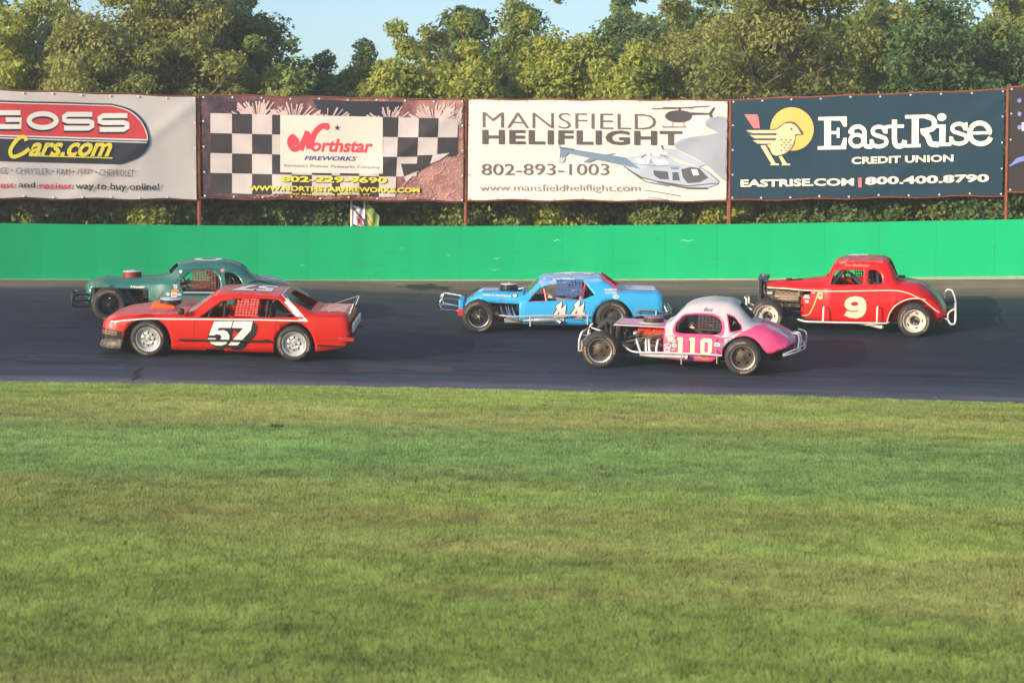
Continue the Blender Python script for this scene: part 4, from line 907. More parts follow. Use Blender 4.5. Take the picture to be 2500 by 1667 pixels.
def wheel(parent, style, x, y, r, rim, wd, side=-1, brand='HOOSIER', seed=0):
    """outer face towards -y; the far side is turned round"""
    q = wd / 2; mid = (r + rim) / 2
    S = dict(steel=(M_SILVER, M_SILVER), dish=(M_ALU, M_DGREY), white=(M_WWHEEL, M_WWHEEL), chrome=(M_CHROME, M_BLACK), black=(M_BLACK, M_BLACK))[style]
    mb = MB(); mb.lathe([(rim - .004, -q + .045), (rim - .002, -q + .012), (rim + .006, -q + .002), (rim + .004, -q - .003), (rim - .008, -q + .001), (rim - .016, -q + .02), (rim - .02, -q + .06), (rim - .03, q - .02), (rim - .02, q)], 40)
    w_ = mb.build('wheel', S[0], parent); w_.location = (x, y, r)
    depth = .045 if style == 'steel' else .10 if style in ('dish', 'black') else .07 if style == 'chrome' else .05
    r1 = rim - .022
    if style == 'steel': holes = [ell(.118 * math.cos(R(45 * k)), .118 * math.sin(R(45 * k)), .016, .021, 10) for k in range(8)]; prof = lambda t: .02 * math.cos(min(1, t / r1) * 6.5) + (.02 if t > .14 else 0)
    elif style == 'white': holes = [[(p[0] * math.cos(R(72 * k)) - p[1] * math.sin(R(72 * k)), p[0] * math.sin(R(72 * k)) + p[1] * math.cos(R(72 * k))) for p in ell(.142, 0, .014, .034, 10)] for k in range(5)]; prof = lambda t: .05 * (1 - t / r1) * (t > .09) - .0 + (.05 if t < .09 else 0)
    else: holes = [[(p[0] * math.cos(R(72 * k + 20)) - p[1] * math.sin(R(72 * k + 20)), p[0] * math.sin(R(72 * k + 20)) + p[1] * math.cos(R(72 * k + 20))) for p in ell(.128, 0, .017, .034, 10)] for k in range(5)]; prof = lambda t: -.035 * (1 - t / r1)
    P, F = ring_disc(.0, r1, holes, prof, -q + depth); MB().add(P, F).build('wheel_centre', S[1], w_)
    hub = MB(); hm = M_SILVER if style in ('steel', 'chrome') else M_DGREY
    if style == 'white': hub.lathe([(.082, -q + .04), (.08, -q + .10), (.0, -q + .10)], 24); hm = M_BLK2
    hub.lathe([(.0, -q + depth - .06), (.026, -q + depth - .058), (.032, -q + depth - .04), (.033, -q + depth + .02)], 16)
    for k in range(5):
        a = R(72 * k); hub.lathe([(0, -q + depth - .03), (.009, -q + depth - .028), (.010, -q + depth + .01)], 6, (.062 * math.cos(a), 0, .062 * math.sin(a)))
    hub.build('hub', hm, w_)
    tb = MB(); tb.lathe([(rim - .006, -q + .03), (rim + .004, -q + .004), (rim + .018, -q - .006), (mid, -q - .016), (r - .045, -q - .010), (r - .022, -q + .004), (r - .006, -q + .028), (r, -q + .06), (r, 0), (r, q - .06), (r - .006, q - .028), (r - .03, q), (mid, q + .014), (rim + .01, q), (rim - .006, q - .03)], 56)
    ty = tb.build('tyre', M_TYRE, w_, smooth=60)
    V, F = text2d(brand, .02); a, b = V.min(0), V.max(0); sh = []
    rg = random.Random(seed); base = rg.uniform(0, 360)
    for k in range(2):
        mb = MB(); U = (V - a) / (b - a); P = []
        for u, v in U:
            an = R(base + 180 * k - u * 74); rr = r - .078 + v * .036; P.append((rr * math.cos(an), -q - .0175, rr * math.sin(an)))
        mb.add(P, F); mb.build('tyre_lettering', M_TLET, w_, smooth=0)
    if side > 0: w_.rotation_euler = (0, 0, math.pi)
    return w_
def wheels(car, styles, xr, r, rim, wd=.27, hw=.95, far=True, brand='HOOSIER', seed=0, steer=0):
    i = 0
    for x, st in ((0, styles[0]), (xr, styles[1])):
        for sd in (-1, 1):
            w_ = wheel(car, st, x, sd * (hw - wd / 2), r, rim, wd, sd, brand, seed + i); i += 1
            if x == 0: w_.rotation_euler.z += R(steer)
def wheelhouse(car, m, x, z, r, hb, depth=.36):
    for sg in (-1, 1):
        mb = MB(); n = 18; P = []
        for k in range(n + 1):
            a = R(-10 + 200 * k / n); P += [(x + r * math.cos(a), sg * (hb - .015), z + r * math.sin(a)), (x + r * math.cos(a), sg * (hb - depth), z + r * math.sin(a))]
        mb.add(P, [(2 * k, 2 * k + 1, 2 * k + 3, 2 * k + 2) for k in range(n)])
        c = (x, sg * (hb - depth), z); mb.add([c] + [P[2 * k + 1] for k in range(n + 1)], [(0, k + 1, k + 2) for k in range(n)]); mb.build('wheel_well', m, car)
def seg_parts(name, segs, r, m, car, n=8, **k):
    for s in segs: MB().tube(s, r, n, **k).build(name, m, car)
def cage(car, m, xf, xm, zr, zf, hw, hr, zb=.30, net=True, r=.024, vent=None):
    """roll cage: main hoop behind the driver, front hoop, roof and door bars"""
    for x, z in ((xm, zr),): MB().tube(rnd3([(x, -hw, zb), (x, -hw, zb + .35), (x - .02, -hr, z), (x - .02, hr, z), (x, hw, zb + .35), (x, hw, zb)]), r).build('roll_hoop', m, car)
    for s in (-1, 1):
        MB().tube(rnd3([(xm - .02, s * hr, zr), (xf + .32, s * hr, zr - .01), (xf, s * hw, zf), (xf - .02, s * hw, zb)]), r).build('roof_bar', m, car)
        MB().tube([(xm, s * hr * .95, zr - .04), (xm + .62, s * hr * .9, zf - .18)], r).build('rear_stay', m, car)
        for z in (zb + .08, zb + .26): MB().tube(cr([(xf - .02, s * hw, z), ((xf + xm) / 2, s * (hw + .06), z + .01), (xm, s * hw, z)], 5), r * .9).build('door_bar', m, car)
    MB().tube([(xf, -hw, zf), (xf, hw, zf)], r).build('dash_bar', m, car)
    MB().tube([(xm - .01, -hw * .9, zb + .1), (xm - .01, hr, zr - .05)], r * .9).build('diagonal_bar', m, car)
def rnd3(pts, r=.09, n=3):
    out = [Vector(pts[0])]
    for i in range(1, len(pts) - 1):
        p0, p1, p2 = Vector(pts[i - 1]), Vector(pts[i]), Vector(pts[i + 1]); ra = min(r, (p0 - p1).length * .45, (p2 - p1).length * .45)
        A = p1 + (p0 - p1).normalized() * ra; B = p1 + (p2 - p1).normalized() * ra
        for k in range(n + 1): t = k / n; out.append(A * (1 - t) ** 2 + p1 * 2 * t * (1 - t) + B * t * t)
    return out + [Vector(pts[-1])]
def net(car, m, x0, x1, z0, z1, y, nx, nz, wd=.024, skew=0., yt=None):
    yt = y * .86 if yt is None else yt; sl = (yt - y) / (z1 - z0)
    nb = MB(); nb.tube([(x0 - .02, yt, z1), (x1 + .02, yt, z1)], .008, 6); nb.tube([(x0 - .02 + skew * 0, y, z0), (x1 + .02, y, z0)], .008, 6); N_ = nb.build('window_net', m, car)
    rr = random.Random(int(x0 * 1000))
    for i in range(nx):
        x = x0 + (x1 - x0) * (i + .5) / nx; e = rr.uniform(-.006, .006); mb = MB(); k = 6; P = []
        for j in range(k + 1):
            z = z0 + (z1 - z0) * j / k; xx = x + e * math.sin(j * 1.3 + i) + skew * (j / k - .5); yy = y + sl * (z - z0) + .012 * math.sin(j * 1.1 + i); P += [(xx - wd / 2, yy, z), (xx + wd / 2, yy, z)]
        mb.add(P, [(2 * j, 2 * j + 1, 2 * j + 3, 2 * j + 2) for j in range(k)]); mb.build('strap', m, N_)
    for i in range(nz):
        z = z0 + (z1 - z0) * (i + .5) / nz; mb = MB(); k = 8; P = []
        for j in range(k + 1):
            x = x0 + (x1 - x0) * j / k + skew * (i / nz - .4); yy = y - .005 + sl * (z - z0) + .010 * math.sin(j * 1.7 + i * 2); P += [(x, yy, z - wd / 2), (x, yy, z + wd / 2)]
        mb.add(P, [(2 * j, 2 * j + 1, 2 * j + 3, 2 * j + 2) for j in range(k)]); mb.build('strap', m, N_)
def seat(car, m, x, z, y):
    s = MB(); s.box((x - .02, y, z - .04), (.46, .46, .06)); s.box((x + .25, y, z + .30), (.07, .50, .72), Matrix.Rotation(R(10), 3, 'Y'))
    for q in (-1, 1): s.box((x - .02, y + q * .24, z + .03), (.44, .03, .16)); s.box((x + .18, y + q * .26, z + .34), (.20, .03, .26))
    s.box((x + .22, y, z + .66), (.07, .24, .2)); s.build('seat', m, car, bevel=.012)
def interior(car, x, z, y, xw, zw, m=M_BLK2, seat_m=None, wr=.17, tilt=25):
    seat(car, seat_m or M_BLK2, x, z, y)
    rot = Matrix.Rotation(R(90 - tilt), 3, 'Y'); t = MB(); t.tube([Vector((xw, y, zw)) + rot @ Vector((wr * math.cos(R(a)), wr * math.sin(R(a)), 0)) for a in range(0, 361, 20)], .013, 8, caps=False); t.build('steering_wheel', M_BLACK, car)
    t = MB(); t.tube([(xw, y, zw), (xw - .42, y, zw - .14)], .02); 
    for a in (0, 120, 240): t.tube([Vector((xw, y, zw)), Vector((xw, y, zw)) + rot @ Vector((wr * math.cos(R(a)), wr * math.sin(R(a)), 0))], .009, 6)
    t.build('steering_column', M_BLK2, car)
def skinned(name, nodes, edges, root, parent, m, sub=1):
    names = list(nodes); ix = {n: i for i, n in enumerate(names)}; me = bpy.data.meshes.new(name)
    me.from_pydata([nodes[n][0] for n in names], [(ix[a], ix[b]) for a, b in edges], []); o = bpy.data.objects.new(name, me); COL.objects.link(o)
    sk = o.modifiers.new('skin', 'SKIN'); sk.use_smooth_shade = True; sv = me.skin_vertices[0].data
    for n in names:
        r_ = nodes[n][1]; sv[ix[n]].radius = (r_, r_) if not isinstance(r_, tuple) else r_; sv[ix[n]].use_root = n in root
    if sub: o.modifiers.new('sub', 'SUBSURF').levels = sub; o.modifiers['sub'].render_levels = sub
    dg = bpy.context.evaluated_depsgraph_get(); m2 = bpy.data.meshes.new_from_object(o.evaluated_get(dg)); bpy.data.objects.remove(o); m2.materials.clear()
    for q in (m if isinstance(m, list) else [m]): m2.materials.append(q)
    m2.polygons.foreach_set('use_smooth', np.ones(len(m2.polygons), bool)); o = link(bpy.data.objects.new(name, m2), parent); return o
def driver(car, hip, wheel_c, suit, helmet_m, glove_m, label, group='drivers sitting in the race cars', up_hand=None, wr=.16):
    """seated figure; hip and steering wheel centre in the car's frame. A thing of its own, placed in world space"""
    hx, hy, hz = hip; W = Vector(wheel_c) - Vector(hip)
    n = {}; E = []
    def a(k, p, r_, to=None):
        n[k] = (p, r_)
        if to: E.append((to, k))
    a('pelvis', (0, 0, .02), (.15, .13)); a('belly', (.05, 0, .18), (.14, .12), 'pelvis'); a('chest', (.10, 0, .34), (.165, .13), 'belly'); a('neckbase', (.12, 0, .475), .075, 'chest'); a('neck', (.11, 0, .53), .055, 'neckbase'); a('head', (.095, 0, .62), .085, 'neck'); a('crown_of_head', (.10, 0, .70), .075, 'head')
    hands = {}
    for s, k in ((-1, 'l'), (1, 'r')):
        hand = Vector(W) + Vector((-.0, s * wr * .95, .03)) if not (up_hand and s == -1) else Vector(W) + Vector(up_hand)
        hand.y = max(min(hand.y, .2), -.24)
        sh_ = Vector((.115, s * .19, .42)); wrist = hand + Vector((.085, s * .02, -.015)); d = wrist - sh_; mid = sh_ + d * .5; L = min(.295, max(.27, 0)); h2 = max(.0, L * L - (d.length / 2) ** 2) ** .5
        elb = mid + Vector((.02, s * .55, -.8)).normalized() * h2
        a('sh' + k, tuple(sh_), .072, 'chest'); a('ua' + k, tuple(sh_.lerp(elb, .5)), .056, 'sh' + k); a('el' + k, tuple(elb), .048, 'ua' + k); a('fa' + k, tuple(elb.lerp(wrist, .5)), .042, 'el' + k); a('wr' + k, tuple(wrist), .031, 'fa' + k); hands[k] = (wrist, hand, s)
        a('hip' + k, (-.05, s * .10, .0), .098, 'pelvis'); a('th' + k, (-.25, s * .13, .07), .08, 'hip' + k); a('kn' + k, (-.46, s * .14, .13), .06, 'th' + k); a('sn' + k, (-.66, s * .13, .02), .05, 'kn' + k); a('an' + k, (-.85, s * .12, -.08), .038, 'sn' + k); a('to' + k, (-.97, s * .12, -.0), .034, 'an' + k)
    root = empty('person', (0, 0, 0)); root.matrix_world = car.matrix_world @ Matrix.Translation(hip); tag(root, label, 'person', group)
    skinned('body', n, E, ('pelvis',), root, suit)
    for k, (wr_, hd, s) in hands.items():
        n2 = {}; E2 = []; f = (hd - wr_).normalized()
        n2['w'] = (tuple(wr_ - f * .03), .030); n2['p'] = (tuple(wr_ + f * .035), (.038, .024)); n2['q'] = (tuple(wr_ + f * .07), (.040, .022)); E2 += [('w', 'p'), ('p', 'q')]
        rootn = ['w']
        for i, ln in enumerate((.075, .085, .08, .062)):
            o0 = wr_ + f * .06 + Vector((0, 0, (i - 1.5) * .019)); p1 = o0 + f * ln * .45 + Vector((0, -s * .004, 0)); p2 = p1 + (f * .3 + Vector((0, -s * .9, -.1))).normalized() * ln * .35; p3 = p2 + (f * -.8 + Vector((0, -s * .5, -.1))).normalized() * ln * .3
            for j, p in enumerate((o0, p1, p2, p3)): n2['f%d%d' % (i, j)] = (tuple(p), (.0105, .0105, .0095, .008)[j])
            E2 += [('f%d0' % i, 'f%d1' % i), ('f%d1' % i, 'f%d2' % i), ('f%d2' % i, 'f%d3' % i)]; rootn.append('f%d0' % i)
        t0 = wr_ + f * .02 + Vector((0, 0, .02)); t1 = t0 + f * .03 + Vector((0, -s * .01, .03)); t2 = t1 + f * .025 + Vector((0, -s * .02, -.002))
        for j, p in enumerate((t0, t1, t2)): n2['t%d' % j] = (tuple(p), (.014, .011, .009)[j])
        E2 += [('t0', 't1'), ('t1', 't2')]; rootn.append('t0'); skinned('glove', n2, E2, rootn, root, glove_m)
    # helmet with a visor opening, worn on the head
    hc = Vector((.09, 0, .635)); V = []; F = []; nu, nv = 28, 18
    for j in range(nv + 1):
        th = math.pi * j / nv
        for i in range(nu):
            ph = 2 * math.pi * i / nu; V.append(hc + Vector((.150 * math.sin(th) * math.cos(ph) + (-.012 if math.cos(ph) < 0 else 0), .128 * math.sin(th) * math.sin(ph), .150 * math.cos(th))))
    vis = []
    for j in range(nv):
        for i in range(nu):
            f = (j * nu + i, (j + 1) * nu + i, (j + 1) * nu + (i + 1) % nu, j * nu + (i + 1) % nu); ph = (i + .5) * 360 / nu
            if 108 < ph < 252 and 7 <= j <= 9: vis.append(f)
            elif j < nv - 2: F.append(f)
    hm_ = MB().add(V, F).build('helmet', helmet_m, root); MB().add([hc + (v - hc) * .965 for v in V], vis).build('visor', M_VISOR, hm_)
    return root
def engine(car, x0, x1, z, cover_m, hwid=.22, block=M_IRON, carb=True):
    """V8 between x0 (front) and x1: block, heads, valve covers, pulleys"""
    xm, L = (x0 + x1) / 2, x1 - x0
    MB().box((xm, 0, z - .10), (L, .30, .30)).box((xm, 0, z - .30), (L * .85, .24, .14)).build('engine_block', block, car, bevel=.015)
    for s in (-1, 1):
        rot = Matrix.Rotation(R(-42 * s), 3, 'X'); c = Vector((xm, s * hwid * .78, z + .06)); MB().box(c, (L * .95, .17, .12), rot).build('cylinder_head', block, car, bevel=.01)
        c2 = Vector((xm, s * (hwid * .98), z + .155)); h = L * .45
        mb = MB(); mb.box(c2 - Vector((h * .52, 0, 0)), (h, .15, .11), rot); mb.box(c2 + Vector((h * .52, 0, -.004)), (h, .145, .10), rot); mb.box(c2 + Vector((0, 0, -.03)), (L * .96, .16, .05), rot)
        mb.build('valve_cover', cover_m, car, bevel=.018)
    MB().box((xm, 0, z + .12), (L * .7, .22, .08)).box((xm, 0, z + .19), (.22, .18, .08)).build('intake_manifold', M_ALU, car, bevel=.01)
    for (yy, zz, rr) in ((0, z - .16, .085), (0, z + .04, .075), (-.19, z + .06, .05)):
        MB().lathe([(0, -.02), (rr, -.02), (rr, -.012), (rr - .012, 0), (rr, .012), (rr, .02), (0, .02)], 20, (x0 - .05, yy, zz), 'x').build('pulley', M_ALU, car)
    MB().lathe([(0, -.06), (.06, -.06), (.065, -.04), (.065, .04), (.05, .07), (0, .07)], 16, (x0 + .0, -.24, z + .06), 'x').build('alternator', M_ALU, car)
    MB().tube(cr([(x0, .05, z + .10), (x0 - .12, .05, z + .16), (x0 - .24, .05, z + .12)], 5), .026).build('radiator_hose', M_HOSE, car)
    for k in range(5): MB().tube(cr([(x0 + .1 + k * L * .17, -.06, z + .22), (x0 + .12 + k * L * .17, -.17 - .02 * (k % 2), z + .25), (x0 + .1 + k * L * .18, -.25, z + .12)], 4), .006, 5).build('spark_plug_lead', M_REDT if k % 2 else M_HOSE, car)
    MB().box((xm - .1, 0, z - .12), (L * 1.3, .09, .05)).build('engine_mount', M_BLK2, car)
def chassis(car, xa, xb, z, hw=.36, front=True, m=M_BLK2):
    for s in (-1, 1): MB().box(((xa + xb) / 2, s * hw, z), (xb - xa, .05, .10)).build('frame_rail', m, car, bevel=.006)
    for x in np.linspace(xa + .2, xb - .2, 4): MB().tube([(x, -hw, z), (x, hw, z)], .025).build('crossmember', m, car)
def front_axle(car, r, hw=.70, coil=True, rod=None):
    MB().tube([(0, -hw, r), (0, -hw * .75, r - .01), (0, hw * .75, r - .01), (0, hw, r)], .035, 10).build('front_axle', M_BLK2, car)
    for s in (-1, 1):
        MB().tube([(.02, s * .52, r + .02), (.05, s * .38, r + .27)], .026, 8).build('shock_absorber', M_ALU, car)
        MB().tube([Vector((.03 + .03 * k / 90, s * (.50 - .10 * k / 90), r + .08 + .22 * k / 90)) + Vector((.045 * math.cos(k * .42), .045 * math.sin(k * .42), 0)) for k in range(91)], .007, 5).build('coil_spring', M_BLK2, car)
        MB().tube([(0, s * .55, r - .05), (.75, s * .36, r - .08)], .017).build('radius_rod', M_BLK2, car)
    MB().tube([(-.10, -.66, r), (-.10, .66, r)], .014).build('tie_rod', M_ALU, car)
def rear_axle(car, x, r, hw=.70):
    MB().tube([(x, -hw, r), (x, hw, r)], .045, 10).build('rear_axle', M_BLK2, car)
    MB().lathe([(0, -.14), (.09, -.10), (.13, 0), (.09, .10), (0, .14)], 14, (x, 0, r)).build('differential', M_IRON, car)
def radiator(car, x, z0, z1, hw=.26, m=M_BLK2):
    MB().box((x, 0, (z0 + z1) / 2), (.06, hw * 2, z1 - z0)).build('radiator', m, car, bevel=.01)
    mb = MB()
    for k in range(18): mb.box((x - .035, 0, z0 + (z1 - z0) * (k + .5) / 18), (.008, hw * 1.85, .006))
    mb.build('radiator_fins', M_ALU, car, kind='stuff')
    f = MB()
    for k in range(6): f.box(Vector((x + .09, 0, (z0 + z1) / 2)) + Vector((0, .10 * math.cos(R(60 * k)), .10 * math.sin(R(60 * k)))), (.01, .18, .05), Matrix.Rotation(R(60 * k), 3, 'X') @ Matrix.Rotation(R(25), 3, 'Y'))
    f.build('fan', M_ALU, car)
def air_cleaner(car, x, y, z, r, h, m_side, m_lid, stud=True):
    a = MB().lathe([(r * .9, 0), (r, .004), (r, h), (r * .97, h + .006), (0, h + .006)], 36, (x, y, z), 'z').build('air_cleaner', m_side, car)
    l = MB().lathe([(r * 1.0, h + .008), (r * .99, h + .016), (r * .90, h + .022), (r * .55, h + .018), (r * .5, h + .024), (0, h + .026)], 36, (x, y, z), 'z')
    if stud: l.lathe([(.014, h + .02), (.014, h + .045), (0, h + .05)], 8, (x, y, z), 'z')
    l.build('lid', m_lid, a)
CARS = {}
def place_car(name, label, cf, crr, wb, hw=.95):
    Pf, Pr = hit(*cf), hit(*crr); X = (Pr - Pf).normalized(); e = .3; c = (Pf + Pr) / 2
    nrm = Vector((-(float(Hs(c.x + e, c.y + .5)) - float(Hs(c.x - e, c.y + .5))) / (2 * e), -(float(Hs(c.x, c.y + 1.5)) - float(Hs(c.x, c.y))) / 1.5, 1)).normalized()
    Y = nrm.cross(X).normalized(); Z = X.cross(Y); s = (Pr - Pf).length / wb
    M = Matrix((( X.x, Y.x, Z.x), (X.y, Y.y, Z.y), (X.z, Y.z, Z.z))).to_4x4(); O = Pf + Y * hw * s + Z * .004
    root = empty(name, (0, 0, 0), label, 'race car', 'vintage race cars on the track'); root.matrix_world = Matrix.Translation(O) @ M @ Matrix.Scale(s, 4)
    print('CAR', name, 'yaw %.1f' % math.degrees(math.atan2(-X.y, X.x)), 'scale %.3f' % s, 'D %.1f' % Pf.y, 'tilt', tuple(round(v, 3) for v in Z)); bpy.context.view_layer.update(); return root
def conv(x0, s, g0, gs, hw=.95, k=.17):
    """enlargement measurements -> metres in the car's frame; d = distance in from the near wheel face"""
    return lambda zx, zy, d=0.: ((zx - x0) / s, (g0 + gs * (zx - x0) - zy) / s - k * d)
def sticker(car, sh, P, x0, y0, x1, y1, base, text=None, tm=None, oval=False, d=.12, name='sticker'):
    a = P(x0, y1, d); b = P(x1, y0, d); cx, cy, rx, ry = (a[0] + b[0]) / 2, (a[1] + b[1]) / 2, (b[0] - a[0]) / 2, (b[1] - a[1]) / 2
    f = lambda u, v, off: sh.side(u, v, off)
    q = ell(cx, cy, rx, ry, 20) if oval else rrect(a[0], a[1], b[0], b[1], .008, 2)
    o = decal(name, [tri2d(q)], f, base, car, .005)
    if text: decal('sticker_print', [textbox(text, cx - rx * .78, cy - ry * .5, cx + rx * .78, cy + ry * .5, bold=.03)], f, tm or inkK, o, .007)
    return o
def rearbox(car, sh, x, m): pass
ROLL = .05
def conv(x0, s, g0, gs, hw=.95, k=.17):
    return lambda zx, zy, d=0.: ((zx - x0) / s, (g0 + gs * (zx - x0) - zy) / s - k * d - ROLL * (hw - d))
def K(rows): return [(x, zb - .03, hb, zm - .04, hm, ht, zt) for x, zb, hb, zm, hm, ht, zt in rows]
def lean(car):
    """the bodies lean to the outside of the turn on their springs"""
    Rm = Matrix.Translation((0, 0, .35)) @ Matrix.Rotation(-math.atan(ROLL), 4, 'X') @ Matrix.Translation((0, 0, -.35))
    for c in car.children:
        if c.name.split('.')[0] not in ('wheel', 'front_axle', 'rear_axle', 'tie_rod', 'differential'): c.matrix_local = Rm @ c.matrix_local
    return Rm
def strip(sh, pts, wd, name, m, car, off=.005, rnd=6):
    q = cr(pts, rnd) if rnd else dens(pts, .05, False); return decal(name, [stroke2d(q, wd)], lambda u, v, o: sh.side(u, v, o), m, car, off, edge=.2)
def paint(name, col, **k): return mat(name, col, .42, coat=.18, spec=.25, **{**dict(noise=.08, scale=3, dirt=.5, dirt_lo=.60, dirt_col=(.22, .16, .12, 1), bump=.03, bscale=5), **k})
def tubes(car, name, m, *paths, r=.02, n=8, rd=.07):
    for p in paths: MB().tube(rnd3(p, rd) if len(p) > 2 else p, r, n).build(name, m, car)

# ------------------------------------------------------------------ red saloon 57
def car57():
    car = place_car('race_car', 'red saloon race car with a white 57 on its door, nearest on the left', (361, 872.4), (717, 884.0), 2.71)
    P = conv(645, 419, 895, .04); B = lambda X, Y, d=.03: P(((480 + X / 5.88) - 160) * 3.178, ((680 + Y / 5.88) - 590) * 3.178, d)
    RED = paint('race red paint', (.50, .014, .005), dirt=.3); BLK = mat('black bumper plastic', (.015, .014, .014), .38, dirt=.4, scale=4)
    sh = Shell(K([(-.95, .30, .55, .47, .42, .30, .52), (-.90, .25, .70, .53, .60, .42, .58), (-.78, .2, .83, .60, .78, .6, .66), (-.62, .17, .90, .655, .86, .70, .715), (-.30, .15, .93, .71, .90, .72, .765), (.0, .14, .93, .735, .90, .72, .79), (.60, .14, .93, .765, .90, .72, .80), (.68, .14, .93, .765, .90, .70, .82),
                  (1.14, .14, .93, .78, .90, .66, 1.13), (1.26, .14, .93, .78, .90, .66, 1.185), (1.5, .14, .93, .785, .90, .67, 1.205), (2.1, .14, .93, .79, .90, .66, 1.205), (2.42, .15, .93, .80, .90, .65, 1.185), (2.50, .15, .93, .80, .90, .64, 1.15), (3.0, .18, .93, .83, .89, .70, .885), (3.08, .2, .93, .835, .89, .72, .86), (3.62, .2, .90, .84, .86, .70, .865), (3.72, .3, .87, .76, .82, .6, .80)]), linear=True)
    arch1 = rounded([(-.47, -.1), (-.475, .33), (-.36, .56), (-.13, .68), (.12, .685), (.33, .56), (.43, .34), (.445, -.1)], .12)
    arch2 = rounded([(2.33, -.1), (2.34, .35), (2.45, .57), (2.64, .69), (2.82, .69), (3.0, .55), (3.10, .33), (3.115, -.1)], .12)
    win = rounded([P(1040, 585, .05), P(1210, 458, .22), P(1330, 440, .24), P(1450, 437, .24), P(1645, 452, .24), P(1790, 590, .06)], .03)
    low = [P(830, 858, .02), P(1095, 862, .02), P(1100, 832, .02), P(1240, 838, .02), P(1238, 865, .02), P(1620, 880, .02), (2.3, -.3), (.4, -.3)]
    tail = [P(1948, 868, .03), P(2172, 828, .05), P(2210, 820, .05), (3.9, -.3), (3.0, -.3)]
    nose = [(-1.1, -.1), (-1.1, P(265, 655, .3)[1]), P(330, 668, .15), P(445, 690, .03), (-.46, -.1)]
    ws = rounded([(.72, -.83), (1.12, -.645), (1.12, .645), (.72, .83)], .03); rw = rounded([(2.54, -.60), (2.98, -.66), (2.98, .66), (2.54, .60)], .03)
    Pm = shell_mesh(sh, cuts=[arch1, arch2, win, low, tail], paints=[(nose, 1)], topcuts=[ws, rw], toppaints=[([(-.82, -.80), (.60, -.84), (.60, .84), (-.82, .80)], 2), ([(1.16, -.66), (2.40, -.66), (2.40, .66), (1.16, .66)], 2)], caps=(2, True)); skin_body('body', *Pm, [RED, BLK, mat('scratched red with painted sky sheen', (.46, .045, .045), .4, coat=.35, dirt=.8, scale=2.2, dirt_lo=.46, dirt_col=(.56, .22, .20, 1), stretch=(1, 2.4, 1))], car)  # bonnet and roof red: scratches plus the sky's pale reflection painted in
    for pts in ([P(838, 768, .02), P(1620, 778, .02)], [P(1950, 778, .03), P(2195, 770, .05)], [P(1010, 602, .03), P(1000, 700, .02), P(1000, 850, .02)], [P(1640, 612, .03), P(1630, 680, .02)], [P(590, 596, .04), P(470, 640, .03), P(450, 690, .03)]): strip(sh, pts, .005, 'panel_seam', mat('seam shadow', (.05, .004, .004), .8), car, rnd=4)
    for k in range(12): x_, z_ = P(860 + k * 66, 835, .02); decal('rivet', [tri2d(ell(x_, z_, .006, .006, 6))], lambda u, v, o: sh.side(u, v, o), mat('rivet', (.35, .3, .28), .4), car)
    decal('windshield', [tri2d(dens(ws, .08))], sh.top, M_GLASS, car, -.004)
    W = mat('white vinyl stripe', (.74, .72, .72), .4, dirt=.3, scale=6); Kk = mat('black vinyl', (.012, .012, .013), .4)
    strip(sh, [P(345, 617, .1), P(480, 604, .04), P(640, 594, .03), P(830, 597, .03), P(1150, 601, .03), P(1500, 608, .03), P(1880, 620, .03)], .022, 'stripe', W, car)
    decal('stripe', [tri2d([P(1672, 355 + 70, .28), P(1690, 425, .28), P(1890, 622, .04), P(1820, 612, .04), P(1690, 475, .22)])], lambda u, v, o: sh.side(u, v, o), W, car, .005)
    decal('stripe', [tri2d([(2.42, -.62), (2.455, -.62), (2.455, .62), (2.42, .62)])], sh.top, W, car, .005)
    f = lambda u, v, o: sh.side(u, v, o)
    five = [(262, 613), (530, 611), (506, 705), (330, 705), (312, 745), (400, 738), (455, 762), (487, 820), (478, 885), (435, 940), (365, 963), (290, 960), (225, 935), (186, 890), (172, 850), (285, 852), (300, 890), (345, 880), (372, 840), (355, 805), (300, 795), (265, 812), (190, 812)]
    seven = [(545, 613), (815, 616), (790, 745), (600, 960), (464, 957), (682, 712), (520, 706)]
    off = lambda pl, dx, dy: [B(x + dx, y + dy) for x, y in pl]
    grow = lambda pl, g: [((x - cx_) * g + cx_, (y - cy_) * g + cy_) for x, y in pl for cx_, cy_ in [(sum(p[0] for p in pl) / len(pl), sum(p[1] for p in pl) / len(pl))]]
    hull5 = [(258, 600), (545, 600), (500, 780), (500, 900), (440, 960), (350, 980), (270, 970), (205, 935), (165, 880), (165, 845)]
    decal('number_shadow', [tri2d(off(hull5, 0, 0)), tri2d(off(hull5, 26, 26)), tri2d(off(grow(seven, 1.04), 0, 0))] + [tri2d(off(grow(seven, 1.04), k * 11, k * 11)) for k in range(1, 7)] + [tri2d(off([(230, 955), (330, 1010), (520, 990), (660, 1025), (640, 960), (480, 930)], 0, 0))], f, Kk, car, .0045, step=.0004)
    decal('door_number', [tri2d(off(five, 0, 0))], f, W, car, .012); decal('door_number', [tri2d(off(seven, 0, 0))], f, W, car, .012)
    t7 = lambda pl: [(x, y) for x, y in pl]
    def roofn(s, x0, x1, y0, y1, m, o): # reads from the other side of the car
        V, F = text2d(s, .05); a, b = V.min(0), V.max(0); U = (V - a) / (b - a); decal('roof_number', [([(x1 - u * (x1 - x0), y1 - v * (y1 - y0)) for u, v in U], F)], sh.top, m, car, o)
    roofn('57', 1.42, 2.22, -.42, .36, Kk, .006); roofn('57', 1.46, 2.26, -.46, .32, W, .009)
    # roof and bonnet: scratched paint, with sky reflection painted into its colour
    wheelhouse(car, M_BLACK, 0, .30, .44, .90); wheelhouse(car, M_BLACK, 2.72, .30, .44, .90)
    MB().tube([P(888, 757, -.02) and (P(888, 757)[0], -.965, P(888, 757)[1]), (P(1600, 775)[0], -.965, P(1600, 775)[1])], .018).build('rub_rail', M_BLACK, car)
